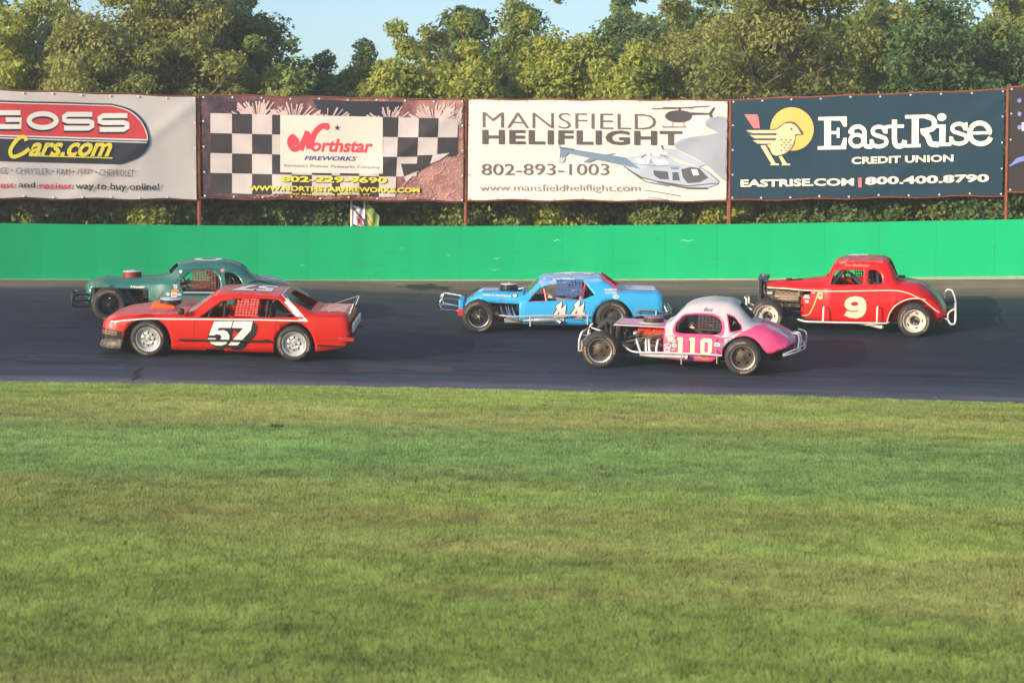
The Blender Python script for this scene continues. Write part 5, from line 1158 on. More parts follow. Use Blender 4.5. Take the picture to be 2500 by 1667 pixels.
    MB().box((P(1565, 770)[0], -.955, P(1565, 770)[1]), (.10, .03, .045)).build('rail_bracket', M_BLACK, car)
    # nose: air dam, grooves, marker
    for z, d in ((.40, .0), (.375, .0), (.35, .0)):
        pts = [sh.side(x, z, .004) for x in np.linspace(-.88, -.58, 8)]; MB().tube(pts, .006, 5).build('bumper_groove', mat('tan dust', (.30, .22, .14), .6), car)
    mb = MB(); ring = [(-.50, -.96), (-.70, -.93), (-.88, -.80), (-.98, -.55), (-1.02, -.2), (-1.02, .2), (-.98, .55), (-.88, .80), (-.70, .93), (-.50, .96)]; q = cr(ring, 4); n = len(q)
    V = [(x, y, .10) for x, y in q] + [(x * .97 + .01, y * .965, .20) for x, y in q] + [(x * .95 + .01, y * .95, .27) for x, y in q]
    mb.add(V, [(i, i + 1, n + i + 1, n + i) for i in range(n - 1)] + [(n + i, n + i + 1, 2 * n + i + 1, 2 * n + i) for i in range(n - 1)])
    o = mb.build('air_dam', mat('scuffed air dam', (.06, .055, .05), .5, dirt=.9, scale=5, dirt_col=(.32, .26, .19, 1), dirt_lo=.5), car); md = o.modifiers.new('t', 'SOLIDIFY'); md.thickness = .012
    for s in (-1, 1): decal('headlight_panel', [tri2d(rrect(-.80, .47, -.66, .56, .02))], lambda u, v, o, s=s: sh.side(u, v, o, s), mat('grey nose panel', (.20, .19, .22), .5), car)
    # scoop and air cleaner
    xc, zc = P(722, 530, .95); SCO = mat('orange scoop paint', (.85, .10, .008), .35, coat=.4)
    mb = MB(); mb.add([(xc - .26, -.27, .76), (xc + .22, -.27, .76), (xc + .22, .27, .76), (xc - .26, .27, .76), (xc - .23, -.21, .885), (xc + .17, -.21, .835), (xc + .17, .21, .835), (xc - .23, .21, .885)], [(0, 1, 5, 4), (1, 2, 6, 5), (2, 3, 7, 6), (3, 0, 4, 7), (4, 5, 6, 7)]); mb.build('bonnet_scoop', SCO, car, bevel=.02)
    air_cleaner(car, xc + .07, 0, .845, .20, .075, M_BLACK, mat('blue white lid', (.40, .43, .48), .5, metal=.2), False); 
    # spoiler at the tail
    zt = .84; x1 = 3.70; LX = mat('clear plastic', (.80, .85, .82), .08, alpha=.22)
    MB().add([(x1, -.62, zt), (x1, .62, zt), (x1 + .07, .62, zt + .19), (x1 + .07, -.62, zt + .19)], [(0, 1, 2, 3)]).build('rear_spoiler', LX, car)
    tubes(car, 'spoiler_edge', M_ALU, [(x1, -.62, zt), (x1 + .07, -.62, zt + .19)], [(x1 + .07, -.62, zt + .19), (x1 + .07, .62, zt + .19)], [(x1 + .07, .62, zt + .19), (x1, .62, zt)], r=.004)
    tubes(car, 'spoiler_stay', M_ALU, [(x1 + .07, -.60, zt + .19), (3.30, -.60, zt + .02)], [(x1 + .07, .60, zt + .19), (3.30, .60, zt + .02)], r=.005)
    decal('boot_lid', [tri2d(rrect(3.14, -.55, 3.66, .55, .03))], sh.top, mat('faded pink boot lid', (.62, .34, .28), .5, dirt=.8, scale=2.5, dirt_col=(.5, .06, .04, 1), dirt_lo=.48), car, .008)
    # rear bumper
    MB().box((3.78, 0, .60), (.045, 1.50, .17)).build('rear_bumper', M_WHITEP, car, bevel=.02)
    MB().box((3.68, -.90, .40), (.28, .05, .075)).build('bumper_end', mat('red bumper end', (.35, .02, .02), .4), car, bevel=.01); MB().box((3.68, .90, .40), (.28, .05, .075)).build('bumper_end', mat('red bumper end', 0), car, bevel=.01)
    tubes(car, 'rear_bar', M_BLACK, [P(1960, 790, 0) and (P(1960, 790)[0], -.94, .28), (3.62, -.93, .27)], r=.014)
    MB().box((.62, -.96, .83), (.11, .12, .12)).build('mirror', M_BLACK, car, bevel=.03); 
    # inside
    MB().box((1.7, 0, .16), (2.9, 1.6, .03)).build('floor_pan', M_BLK2, car); MB().box((.72, 0, .45), (.03, 1.66, .56)).build('firewall', M_BLK2, car); MB().box((.88, 0, .70), (.22, 1.5, .12)).build('dashboard', M_BLK2, car)
    MB().box((2.55, 0, .48), (.03, 1.6, .55)).build('rear_bulkhead', mat('blue grey sheet metal', (.10, .12, .18), .35, metal=.5), car)
    MB().add([(2.05, .80, .3), (2.95, .80, .3), (2.80, .76, .80), (2.1, .76, .80)], [(0, 1, 2, 3)]).build('inner_panel', mat('blue grey sheet metal', 0), car)
    MB().box((2.72, 0, .80), (.5, 1.2, .02)).build('parcel_shelf', M_BLK2, car)
    cage(car, M_BLK2, 1.12, 2.02, 1.14, .84, .80, .60); tubes(car, 'roof_post', M_BLK2, [(1.38, -.74, .70), (1.40, -.66, 1.12)], [(2.14, -.78, .55), (2.20, -.62, 1.12)], r=.022)
    interior(car, 1.95, .30, -.36, 1.40, .68)
    net(car, mat('pink red webbing', (.62, .07, .07), .7), 1.60, 2.02, .76, 1.09, -.80, 7, 7, .024, .04)
    wheels(car, ('steel', 'steel'), 2.71, .335, .225, .28, .93, brand='HOOSIER', seed=3)
    front_axle(car, .33); rear_axle(car, 2.71, .33)
    drv = driver(car, (1.86, -.36, .30), (1.42, -.36, .67), mat('dark driving suit', (.03, .03, .04), .8), mat('red helmet', (.6, .03, .02), .3, coat=.5), mat('red glove', (.6, .05, .03), .7), 'driver in dark suit and red helmet behind the red window net')
    return car, drv, (1.86, -.36, .30)

# ------------------------------------------------------------------ blue 44
def car44():
    car = place_car('race_car', 'bright blue race car with silver 44 and chrome side pipe', (1168.4, 813.5), (1494.7, 816.2), 2.65)
    P = conv(442, 459, 685, .008); C_ = lambda X, Y, d=.1: P(((1230 + X / 7.127) - 1050) * 3.733, ((650 + Y / 7.127) - 630) * 3.733, d)
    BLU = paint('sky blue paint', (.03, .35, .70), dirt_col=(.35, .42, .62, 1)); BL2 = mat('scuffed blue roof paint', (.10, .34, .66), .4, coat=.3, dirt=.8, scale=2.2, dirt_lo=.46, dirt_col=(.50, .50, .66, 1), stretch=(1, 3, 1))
    sh = Shell(K([(.80, .18, .83, .60, .80, .55, .66), (.93, .16, .85, .64, .82, .58, .71), (1.18, .15, .86, .66, .82, .60, .98), (1.32, .15, .86, .67, .82, .60, 1.05), (1.7, .15, .86, .69, .82, .60, 1.085), (2.1, .15, .86, .715, .82, .60, 1.09), (2.42, .17, .86, .76, .82, .60, 1.07), (2.50, .2, .86, .78, .82, .60, 1.02), (2.80, .22, .86, .79, .82, .64, .815), (2.9, .24, .86, .79, .82, .66, .80), (3.56, .28, .84, .78, .80, .64, .785), (3.66, .34, .81, .72, .76, .58, .70)]), linear=True)
    arch = rounded([P(1480, 620, .1), P(1478, 540, .1), P(1520, 445, .1), P(1600, 388, .1), P(1680, 374, .1), P(1755, 400, .1), P(1815, 460, .1), P(1850, 540, .1), P(1850, 620, .1), (3.0, -.2), (2.2, -.2)], .08)
    win = rounded([P(890, 397, .13), P(985, 275, .28), P(1075, 238, .32), P(1385, 203, .33), P(1400, 210, .33), P(1498, 333, .18), P(1465, 345, .16), P(1400, 372, .14), P(1150, 386, .13)], .035)
    low = [(.5, -.2), P(800, 600, .1), P(890, 615, .1), P(1100, 632, .1), P(1250, 625, .1), P(1430, 632, .1), (2.4, -.3)]
    ws = rounded([(.96, -.58), (1.18, -.56), (1.18, .56), (.96, .58)], .03); rw = rounded([(2.53, -.55), (2.78, -.58), (2.78, .58), (2.53, .55)], .03)
    scuff = [(1.24, -.68), (2.46, -.66), (2.46, .66), (1.24, .68)]
    Pm = shell_mesh(sh, cuts=[arch, win, low, [P(1860, 540, .1), P(2110, 512, .12), (3.9, -.2), (3.0, -.2)]], topcuts=[ws, rw], toppaints=[(scuff, 1)], caps=(True, True)); skin_body('body', *Pm, [BLU, BL2], car)
    decal('windshield', [tri2d(dens(ws, .06))], sh.top, mat('greenish plastic', (.5, .6, .25), .15, alpha=.35), car, -.004)
    hood = Shell([(-.34, .42, .46, .46, .45, .26, .49), (-.22, .44, .49, .53, .46, .30, .555), (-.06, .46, .52, .65, .48, .34, .68), (.06, .48, .55, .70, .50, .36, .745), (.5, .50, .58, .69, .53, .40, .74), (.90, .49, .64, .66, .60, .42, .735)], linear=True)
    scoop = [(.42, -.30), (.86, -.30), (.86, .30), (.42, .30)]
    hp = shell_mesh(hood, cuts=[rounded([(-.08, .40), (.10, .52), (.40, .515), (.9, .50), (.9, .38), (-.08, .38)], .05)], topcuts=[rounded(scoop, .12)], nx=40); skin_body('bonnet', *hp, [BLU], car)
    BS = mat('scuffed blue bonnet paint', (.20, .40, .70), .45, dirt=.8, scale=3, dirt_lo=.45, dirt_col=(.6, .62, .72, 1)); decal('bonnet_panel', [tri2d(dens([(-.02, -.34), (.38, -.36), (.38, .36), (-.02, .34)], .1))], hood.top, BS, car, .006)
    decal('boot_lid', [tri2d(rrect(2.93, -.52, 3.54, .52, .03))], sh.top, mat('scuffed boot lid', (.42, .52, .76), .45, dirt=.9, scale=2.5, dirt_lo=.46, dirt_col=(.70, .66, .74, 1), stretch=(1, 2.5, 1)), car, .008)
    f = lambda u, v, o: sh.side(u, v, o); fh = lambda u, v, o: hood.side(u, v, o)
    def four(dx, dy, foot):
        bl = [(1000, 604), (902, 688), (922, 742), (840, 872), (900, 872), (982, 748), (1008, 668)]
        stem = [(1082, 650), (1070, 765), (1060, 832), (1100, 822), (1084, 878), (1052, 888), (1042, 975)] + ([(1030, 915), (1034, 942), (902, 946), (930, 915)] if foot else [(1010, 988), (985, 962), (930, 960)]) + [(948, 892), (842, 892), (852, 856), (952, 852), (968, 745), (1036, 705)]
        return [[(x + dx, y + dy) for x, y in q] for q in (bl, stem)]
    SIL = mat('silver leaf vinyl', (.62, .56, .50), .5, noise=.2, scale=3); SIW = mat('white leaf vinyl', (.76, .74, .74), .45)
    for dx, dy, ft in ((0, 0, False), (313, -28, True)):
        q = four(dx, dy, ft); decal('number_shadow', [tri2d([C_(x + 7, y + 6) for x, y in p]) for p in q] + [stroke2d([C_(x, y) for x, y in p], .034, closed=True) for p in q], f, mat('navy outline vinyl', (.015, .02, .06), .4), car, .0045, step=.0005)
        n_ = decal('door_number', [tri2d([C_(x, y) for x, y in p]) for p in q], f, SIL, car, .0075, step=.0005)
        top = [[(998 + dx, 608 + dy), (912 + dx, 690 + dy), (932 + dx, 742 + dy), (967 + dx, 742 + dy), (1003 + dx, 668 + dy)], [(1075 + dx, 655 + dy), (1064 + dx, 742 + dy), (985 + dx, 748 + dy), (1040 + dx, 715 + dy)]]
        decal('number_highlight', [tri2d([C_(x, y) for x, y in p]) for p in top], f, SIW, n_, .0095)
    def tx(s, x0, y0, x1, y1, m=inkW, d=.2, nm='lettering', ff=f, cv=C_, **k):
        a = cv(x0, y0, d); b = cv(x1, y1, d); return decal(nm, [textbox(s, a[0], a[1], b[0], b[1], **k)], ff, m, car, .006)
    tx('Jim Allen', 805, 268, 1225, 215, d=.30, bold=.02, shear=.4, slope=.05)
    tx('100 HORSEPOWER', 1742, 422, 1962, 395, d=.16, bold=.05); tx('In The Name of God', 1760, 447, 1950, 428, d=.15); tx('THE BODY MENDER', 1750, 474, 1958, 453, d=.15, bold=.02)
    sticker(car, sh, P, 1660, 335, 1718, 368, inkW, '76', inkR, True); sticker(car, sh, P, 992, 210, 1022, 228, mat('pink sticker', (.6, .25, .4), .5), d=.3)
    tx('wraped by John Hendrix', 475, 345, 735, 318, ff=fh, cv=P, d=.40, bold=.01, shear=.3, slope=-.04)
    a = P(768, 338, .4); decal('bonnet_ring', [tri2d(ell(*a, .062, .036, 22))], fh, mat('navy outline vinyl', 0), car, .005); decal('bonnet_ring', [tri2d(ell(*a, .045, .028, 22))], fh, SIW, car, .008)
    a = P(437, 373, .40); decal('marker_dot', [tri2d(ell(*a, .036, .02, 16))], fh, inkK, car, .006)
    V, F = text2d('44', .05, .2); A, Bb = V.min(0), V.max(0); U = (V - A) / (Bb - A); decal('roof_number', [([(1.50 + u * .85, -.30 + v * .62) for u, v in U], F)], sh.top, SIW, car, .007)
    # front: nerf bumper, red horns, wheels
    for z0 in (0,):
        yb = .62
        for s in (-1, 1): MB().tube(rnd3([(-.38, s * .44, .56), (-.72, s * yb, .60), (-.78, s * yb, .56), (-.78, s * yb, .42), (-.72, s * yb, .38), (-.38, s * .44, .34)], .05), .015).build('bumper_hoop', M_CHROME, car)
        tubes(car, 'bumper_bar', M_CHROME, [(-.76, -yb, .60), (-.80, 0, .60), (-.76, yb, .60)], [(-.76, -yb, .38), (-.80, 0, .38), (-.76, yb, .38)], [(-.76, -yb, .47), (-.40, -.46, .44)], r=.014)
    MB().box((-.36, 0, .46), (.10, 1.0, .20)).build('nose_panel', BLU, car, bevel=.02); MB().box((-.35, -.50, .32), (.14, .10, .14)).build('frame_horn', M_REDT, car, bevel=.015); MB().box((-.35, .50, .32), (.14, .10, .14)).build('frame_horn', M_REDT, car, bevel=.015)
    chassis(car, -.34, 3.4, .22, .44, m=mat('red frame paint', (.28, .02, .015), .5)); front_axle(car, .32); rear_axle(car, 2.65, .32)
    radiator(car, -.12, .28, .62, .26); engine(car, .12, .74, .46, M_ORANGE)
    MB().box((.66, 0, .585), (.5, 1.16, .02)).build('hood_flange', M_REDT, car)
    xc, zc = P(713, 280, .95); air_cleaner(car, xc, 0, .74, .175, .10, M_BLACK, mat('blue white lid', 0)); tubes(car, 'fuel_line', M_CHROME, [(xc + .2, -.15, .76), (xc + .34, -.2, .80), (xc + .36, -.1, .76)], r=.02)
    # side bar, headers and silencer
    q = lambda x, y, yy: (P(x, y, .95 + yy)[0], yy, P(x, y, .95 + yy)[1])
    SB = mat('dull silver bar', (.42, .41, .42), .35, metal=.7)
    tubes(car, 'side_bar', SB, [q(590, 518, -.60), q(650, 523, -.93), q(740, 535, -.98), q(1000, 525, -.98), q(1445, 522, -.98)], r=.017); 
    for x, z1 in ((912, 622), (1433, 605)): tubes(car, 'bar_post', SB, [q(x, 524, -.98), q(x, z1, -.97)], r=.018)
    tubes(car, 'bar_post', SB, [q(1433, 600, -.97), (P(1433, 600)[0], -.5, .24)], [q(912, 615, -.97), (P(912, 600)[0], -.5, .22)], r=.016)
    for k, (xa, xb) in enumerate(((620, 712), (668, 745), (690, 765), (725, 790))): tubes(car, 'header_pipe', M_CHROME, [(P(xa, 0)[0], -.27, .50), (P(xa, 0)[0] + .03, -.48, .50), q(xa + 35, 505, -.72), q(xb, 548 + 5 * k, -.84), q(xb + 90, 570, -.88)], r=.021, rd=.06)
    pts = [q(845, 570, -.88), q(930, 567, -.88), q(950, 566, -.88), q(1000, 563, -.88), q(1120, 560, -.88), q(1150, 566, -.88), q(1178, 578, -.90), q(1192, 592, -.93)]
    mb = MB(); mb.tube([Vector(p) for p in pts], 0, 14, caps=False, radii=[.032, .036, .056, .062, .062, .048, .040, .040]); o = mb.build('silencer', mat('polished steel', (.78, .74, .70), .34, metal=.85), car); mb = MB(); mb.lathe([(0, 0), (.034, 0)], 14, Vector(pts[-1]) - Vector((.01, -.01, -.004))); mb.build('pipe_mouth', M_BLACK, o)
    MB().box(((P(745, 0)[0]), -.80, .19), (.30, .02, .08)).build('frame_plate', M_ALU, car, bevel=.005); MB().box((1.5, -.0, .13), (1.6, 1.5, .02)).build('floor_pan', M_BLK2, car)
    MB().box((.84, 0, .38), (.03, 1.5, .44)).build('firewall', M_BLK2, car); MB().box((2.35, 0, .42), (.03, 1.5, .5)).build('rear_bulkhead', M_BLK2, car); MB().box((2.62, 0, .70), (.5, 1.3, .02)).build('parcel_shelf', M_BLK2, car)
    wheelhouse(car, M_BLACK, 2.65, .30, .43, .82)
    # cage in red
    cage(car, M_REDT, 1.02, 2.02, 1.00, .66, .74, .54, net=False); tubes(car, 'roof_post', M_REDT, [(P(1060, 382)[0], -.74, .58), (P(1025, 265)[0], -.60, .93)], [(2.04, -.76, .58), (2.13, -.60, 1.0)], r=.026)
    for s in (-1, 1): tubes(car, 'rear_window_bar', M_REDT, [(2.47, s * .60, 1.05), (2.82, s * .70, .80)], r=.022)
    interior(car, 1.90, .26, -.34, 1.34, .62); net(car, mat('blue webbing', (.05, .11, .30), .7), 1.53, 2.06, .70, 1.0, -.76, 8, 6, .028, .0)
    MB().box((1.46, -.62, .96), (.06, .04, .07)).build('mirror', M_BLACK, car, bevel=.01)
    # rear bumper ladder
    qb = lambda x, y, yy: q(x, y, yy)
    tubes(car, 'rear_bumper_bar', M_ALU, [qb(1872, 520, -.90), qb(1872, 466, -.93), qb(1990, 474, -.95), qb(2140, 496, -.90), (3.84, -.6, .42), (3.84, .6, .42)], [qb(1872, 520, -.90), qb(2050, 527, -.95), qb(2145, 515, -.90), (3.84, -.6, .35), (3.84, .6, .35)], [qb(2055, 478, -.95), qb(2055, 526, -.95)], [qb(2160, 495, -.86), qb(2125, 412, -.75)], [(3.84, -.3, .42), (3.84, -.3, .35)], r=.016)
    wheels(car, ('chrome', 'dish'), 2.65, .325, .205, .27, .95, seed=11)
    drv = driver(car, (1.84, -.34, .24), (1.36, -.34, .62), mat('grey driving suit', (.22, .22, .25), .8), mat('white helmet', (.7, .7, .7), .3, coat=.5), mat('white glove', (.65, .62, .6), .7), 'driver with white gloves and white helmet behind the blue window net')
    return car, drv, (1.84, -.34, .24)

# ------------------------------------------------------------------ pink 110
def car110():
    car = place_car('race_car', 'pink and white coupe race car with a cream 110 on its door', (1462.9, 899.7), (1811.6, 917.6), 2.545)
    P = conv(325, 537, 822, .0512); Z = lambda X, Y, d=.13: P(((1620 + X / 6.817) - 1380) * 3.92, ((700 + Y / 6.817) - 690) * 3.92, d)
    PNK = paint('hot pink paint', (.78, .075, .22), dirt_col=(.62, .35, .50, 1)); WHT = paint('pale white paint', (.46, .45, .50), dirt_col=(.45, .40, .42, 1)); CR = mat('cream vinyl', (.70, .60, .47), .5, noise=.06)
    sh = Shell(K([(1.12, .19, .80, .68, .77, .60, .78), (1.22, .18, .82, .69, .79, .62, .83), (1.33, .18, .82, .70, .79, .60, .98), (1.46, .17, .83, .70, .79, .58, 1.10), (1.62, .17, .83, .71, .79, .57, 1.18), (1.95, .17, .84, .72, .79, .56, 1.235), (2.22, .18, .84, .74, .79, .55, 1.225), (2.42, .2, .85, .77, .79, .52, 1.15), (2.58, .22, .87, .78, .80, .48, 1.0), (2.70, .25, .88, .78, .80, .46, .885), (2.82, .28, .88, .765, .79, .46, .845), (3.0, .3, .87, .72, .76, .44, .80), (3.22, .35, .80, .62, .68, .38, .72), (3.36, .38, .72, .56, .6, .32, .64), (3.43, .42, .62, .50, .5, .26, .56)]))
    arch = rounded([P(1488, 790, .1), P(1490, 650, .1), P(1525, 585, .1), P(1600, 530, .1), P(1700, 506, .1), P(1790, 535, .1), P(1850, 590, .1), P(1885, 645, .1), P(1918, 676, .1), P(1955, 680, .12), P(2030, 650, .16), P(2150, 592, .25), P(2200, 570, .3), (3.6, -.2), (2.2, -.2)], .06)
    w1 = rounded([P(1030, 440, .2), P(1040, 385, .22), P(1110, 310, .26), P(1230, 300, .28), P(1380, 308, .28), P(1455, 345, .25), P(1480, 410, .2), P(1475, 470, .2), P(1440, 497, .18), P(1100, 482, .18), P(1045, 470, .18)], .07, 5)
    w2 = rounded([P(1525, 305, .28), P(1590, 330, .26), P(1655, 405, .22), P(1662, 445, .2), P(1640, 455, .2), P(1560, 470, .18), P(1545, 400, .22)], .035)
    low = [(1.0, -.2), P(930, 730, .12), P(1150, 748, .12), P(1400, 758, .12), P(1420, 735, .12), P(1500, 700, .12), (2.4, -.2)]
    up = [P(925, 400, .16), P(950, 505, .15), P(1590, 530, .13), P(1660, 480, .14), P(1790, 415, .22), P(1860, 408, .35), P(2000, 470, .4), P(2110, 545, .3), P(2140, 585, .25), P(2185, 540, .3), (3.6, 1.2), (1.0, 1.5)]
    pil = [P(1508, 500, .13), P(1508, 640, .12), P(1600, 520, .12), P(1600, 500, .13)]
    trim1 = [(x + (x - 1.72) * .11, z + (z - .84) * .24 - .005) for x, z in w1]; trim2 = [(x + (x - 2.38) * .22, z + (z - .85) * .2) for x, z in w2]
    door = [P(935, 512, .14), P(935, 400, .2), P(975, 400, .2), P(975, 512, .14)]
    boot = [(2.80, -.30), (3.30, -.22), (3.30, .22), (2.80, .30)]
    ws = rounded([(1.25, -.56), (1.45, -.50), (1.45, .50), (1.25, .56)], .04); rw = rounded([(2.42, -.44), (2.66, -.44), (2.66, .44), (2.42, .44)], .1)
    Pm = shell_mesh(sh, cuts=[arch, w1, w2, low], paints=[(up, 1), (pil, 1), (trim1, 0), (trim2, 0)], topcuts=[ws, rw], toppaints=[(boot, 0)], nx=90, caps=(True, True)); skin_body('body', *Pm, [PNK, WHT], car, smooth=50)
    decal('windshield', [tri2d(dens(ws, .06))], sh.top, mat('blue green plastic', (.15, .42, .45), .15, alpha=.5), car, -.004)
    f = lambda u, v, o: sh.side(u, v, o); Kk = mat('black vinyl', 0)
    strip(sh, [P(935, 513, .14), P(1250, 520, .14), P(1590, 532, .13)], .007, 'belt_line', Kk, car, rnd=0)
    bt = [Z(1880, 655, .42), Z(1960, 700, .42), Z(2040, 770, .40), Z(2040, 825, .36), Z(1960, 790, .38), Z(1885, 735, .40)]
    decal('boot_patch', [tri2d(rounded(bt, .04))], f, WHT, car, .004); decal('boot_patch', [tri2d(rounded([((x - bt[0][0]) * .86 + bt[0][0] + .015, (z - .66) * .8 + .66) for x, z in bt], .03))], f, mat('purple film', (.30, .12, .28), .3), car, .007)
    one = lambda dx, dy=0: [(215 + dx, 838 + dy), (300 + dx, 840 + dy), (300 + dx, 1098 + dy), (222 + dx, 1095 + dy), (222 + dx, 898 + dy), (196 + dx, 880 + dy)]
    zero = lambda dx, dy, g=0: rrect(592 + dx - g, 858 + dy, 788 + dx + g, 1128 + dy, 60); hole = rrect(662, 918, 718, 1088, 26)
    mk = lambda q: tri2d([Z(x, y) for x, y in q])
    decal('number_shadow', [mk(one(-12, 14)), mk(one(188, 18)), mk(zero(-12, 16))], f, Kk, car, .0045)
    decal('door_number', [mk(one(0))], f, CR, car, .008); decal('door_number', [mk(one(200, 4))], f, CR, car, .008); z_ = decal('door_number', [mk(zero(0, 0))], f, CR, car, .008)
    decal('number_centre', [mk(hole)], f, PNK, z_, .011)
    def tx(s, x0, y0, x1, y1, m=inkW, d=.14, nm='lettering', **k):
        a = Z(x0, y0, d); b = Z(x1, y1, d); return decal(nm, [textbox(s, a[0], a[1], b[0], b[1], **k)], f, m, car, .007)
    tx('Bot', 612, 400, 765, 350, inkK, .33, shear=.35, bold=-.005); tx('Chet', 822, 830, 915, 805, shear=.3); tx("Lakes' Money's", 400, 1172, 615, 1150, shear=.35, bold=.02)
    for x0, y0, x1, y1, b, t, m, ov in ((105, 872, 180, 930, inkW, 'W', inkK, True), (-5, 945, 105, 1010, inkW, 'STP', inkK, True), (115, 945, 205, 1005, inkW, 'WIX', inkK, True), (-2, 1015, 90, 1075, inkW, 'ESSO', inkR, False), (105, 1015, 185, 1075, mat('brown sticker', (.10, .06, .05), .5), 'MOOG', inkW, True), (820, 935, 910, 985, inkW, 'NAPA', inkN, False), (905, 945, 970, 1005, mat('teal sticker', (.05, .3, .25), .5), None, None, True), (618, 1162, 730, 1208, mat('gold sticker', (.7, .5, .05), .5), 'K&N', inkK, True)):
        a = Z(x0, y1); c = Z(x1, y0); cx, cy, rx, ry = (a[0] + c[0]) / 2, (a[1] + c[1]) / 2, (c[0] - a[0]) / 2, (c[1] - a[1]) / 2
        o = decal('sticker', [tri2d(ell(cx, cy, rx, ry, 18) if ov else rrect(a[0], a[1], c[0], c[1], .008, 2))], f, b, car, .006)
        if t: decal('sticker_print', [textbox(t, cx - rx * .72, cy - ry * .5, cx + rx * .72, cy + ry * .5, bold=.04)], f, m, o, .008)
    decal('pennant', [tri2d([Z(30, 815), Z(165, 835), Z(60, 930)])], f, CR, car, .006); decal('marker_dot', [mk(ell(945, 908, 11, 9, 10))], f, Kk, car, .006)
    sun_ = [(865 + (34 if k % 2 == 0 else 12) * math.sin(R(30 * k)), 890 + (34 if k % 2 == 0 else 12) * math.cos(R(30 * k))) for k in range(12)]; decal('star_print', [mk(sun_)], f, Kk, car, .006)
    decal('purple_patch', [mk([(400, 1178), (560, 1180), (555, 1222), (415, 1212)])], f, mat('purple film', 0), car, .006)
    # bonnet: a flat panel standing on the frame
    hb = MB(); zt = .715; x0, x1 = P(425, 0)[0], P(962, 0)[0]; hb.box(((x0 + x1) / 2, 0, zt - .012), (x1 - x0, 1.10, .024)); 
    hd = hb.build('bonnet', WHT, car, bevel=.006)
    fl_ = lambda u, v, o: Vector((u, v, zt + o)); ins = [(x0 + .05, -.44), (x0 + .30, -.50), (x1 - .10, -.50), (x1 - .06, -.35), (x1 - .06, .35), (x1 - .10, .50), (x0 + .30, .50), (x0 + .05, .44)]
    decal('bonnet_stripe', [tri2d(ins)], fl_, Kk, car, .002); decal('bonnet_stripe', [tri2d([((x - .68) * .975 + .68, y * .97) for x, y in ins])], fl_, mat('pale pink panel paint', (.78, .26, .48), .38, coat=.4), car, .004)
    decal('bonnet_lip_lettering', [textbox('JACKSON BROS. GARAGE RACING', x0 + .22, zt - .020, x1 - .18, zt - .001, bold=.02)], lambda u, v, o: Vector((u, -.55 - o, v)), inkW, car, .008)
    xc = P(783, 350, .95)[0]; MB().lathe([(0, .0), (.27, 0), (.27, .012), (0, .012)], 30, (xc, 0, zt + .005), 'z').build('scoop_base', WHT, car); air_cleaner(car, xc, 0, zt + .015, .185, .075, mat('dark brown filter', (.03, .02, .018), .6), mat('dull pink lid', (.25, .16, .22), .5))
    # frame, engine, radiator
    chassis(car, -.30, 3.2, .24, .38); front_axle(car, .325); rear_axle(car, 2.545, .325); radiator(car, P(460, 0)[0], .34, .70, .25)
    engine(car, P(640, 0)[0], P(905, 0)[0] + .05, .47, M_ORANGE, .28)
    q = lambda x, y, yy: (P(x, y, .95 + yy)[0], yy, P(x, y, .95 + yy)[1])
    for x in (345, 400): 
        for yy in (-.42, .42): tubes(car, 'shock_mount', M_BLK2, [q(x, 380, yy), (P(x, 0)[0], yy, .30)], r=.018); MB().lathe([(0, .0), (.03, 0), (.03, .03), (0, .035)], 10, Vector(q(x, 382, yy)), 'z').build('mount_cap', M_BLK2, car)
    NB = mat('pale nerf bar', (.70, .66, .66), .32, metal=.25)
    tubes(car, 'side_bar', NB, [q(528, 597, -.62), q(640, 664, -.95), q(900, 668, -.97), q(1200, 678, -.97), q(1495, 697, -.95)], r=.016, rd=.12)
    for x, y1, y2 in ((1112, 672, 782), (1450, 695, 775)): tubes(car, 'bar_post', M_ALU, [q(x, y1, -.96), q(x, y2, -.94)], r=.016)
    tubes(car, 'bar_post', M_ALU, [q(1436, 640, -.84), q(1438, 692, -.95)], [q(1112, 760, -.94), (P(1112, 0)[0], -.4, .2)], [q(1450, 760, -.94), (P(1450, 0)[0], -.4, .2)], r=.015)
    for xa, xb in ((660, 700), (752, 762), (780, 795), (868, 858)): tubes(car, 'header_pipe', NB, [(P(xa, 0)[0], -.33, .46), (P(xa, 0)[0], -.60, .475), q(xa + 2, 545, -.72), q(xb, 640, -.80), q(xb + 12, 682, -.80)], r=.021, rd=.05)
    pts = [q(705, 686, -.80), q(800, 692, -.82), q(930, 697, -.84), q(950, 698, -.84), q(1110, 706, -.86)]
    mb = MB(); mb.tube([Vector(p) for p in pts], 0, 12, radii=[.022, .035, .045, .038, .038]); mb.build('collector', NB, car); tubes(car, 'collector_pipe', NB, [q(760, 690, -.78), q(930, 712, -.80)], [q(860, 688, -.80), q(960, 700, -.82)], r=.024)
    o = MB().tube([Vector(q(1115, 706, -.86)), Vector(q(1172, 714, -.90))], .040, 14, caps=False).build('tail_pipe', NB, car); MB().lathe([(0, 0), (.036, 0)], 12, q(1168, 713, -.90)).build('pipe_mouth', M_BLACK, o)
    tubes(car, 'radius_rod', mat('dark green tube', (.05, .05, .04), .4), [q(490, 578, -.62), q(935, 484, -.70)], r=.017)
    tubes(car, 'engine_brace', M_BLK2, [(.2, -.4, .32), (.7, -.38, .60)], [(.25, -.35, .2), (1.1, -.38, .34)], [(.3, .4, .32), (.9, .38, .60)], r=.014)
    MB().box((1.02, 0, .16), (1.25, .9, .03)).build('skid_plate', mat('dusty skid plate', (.10, .08, .065), .7), car)
    # front bumper
    G = mat('grey bumper tube', (.45, .44, .46), .4, metal=.5, dirt=.4, scale=6)
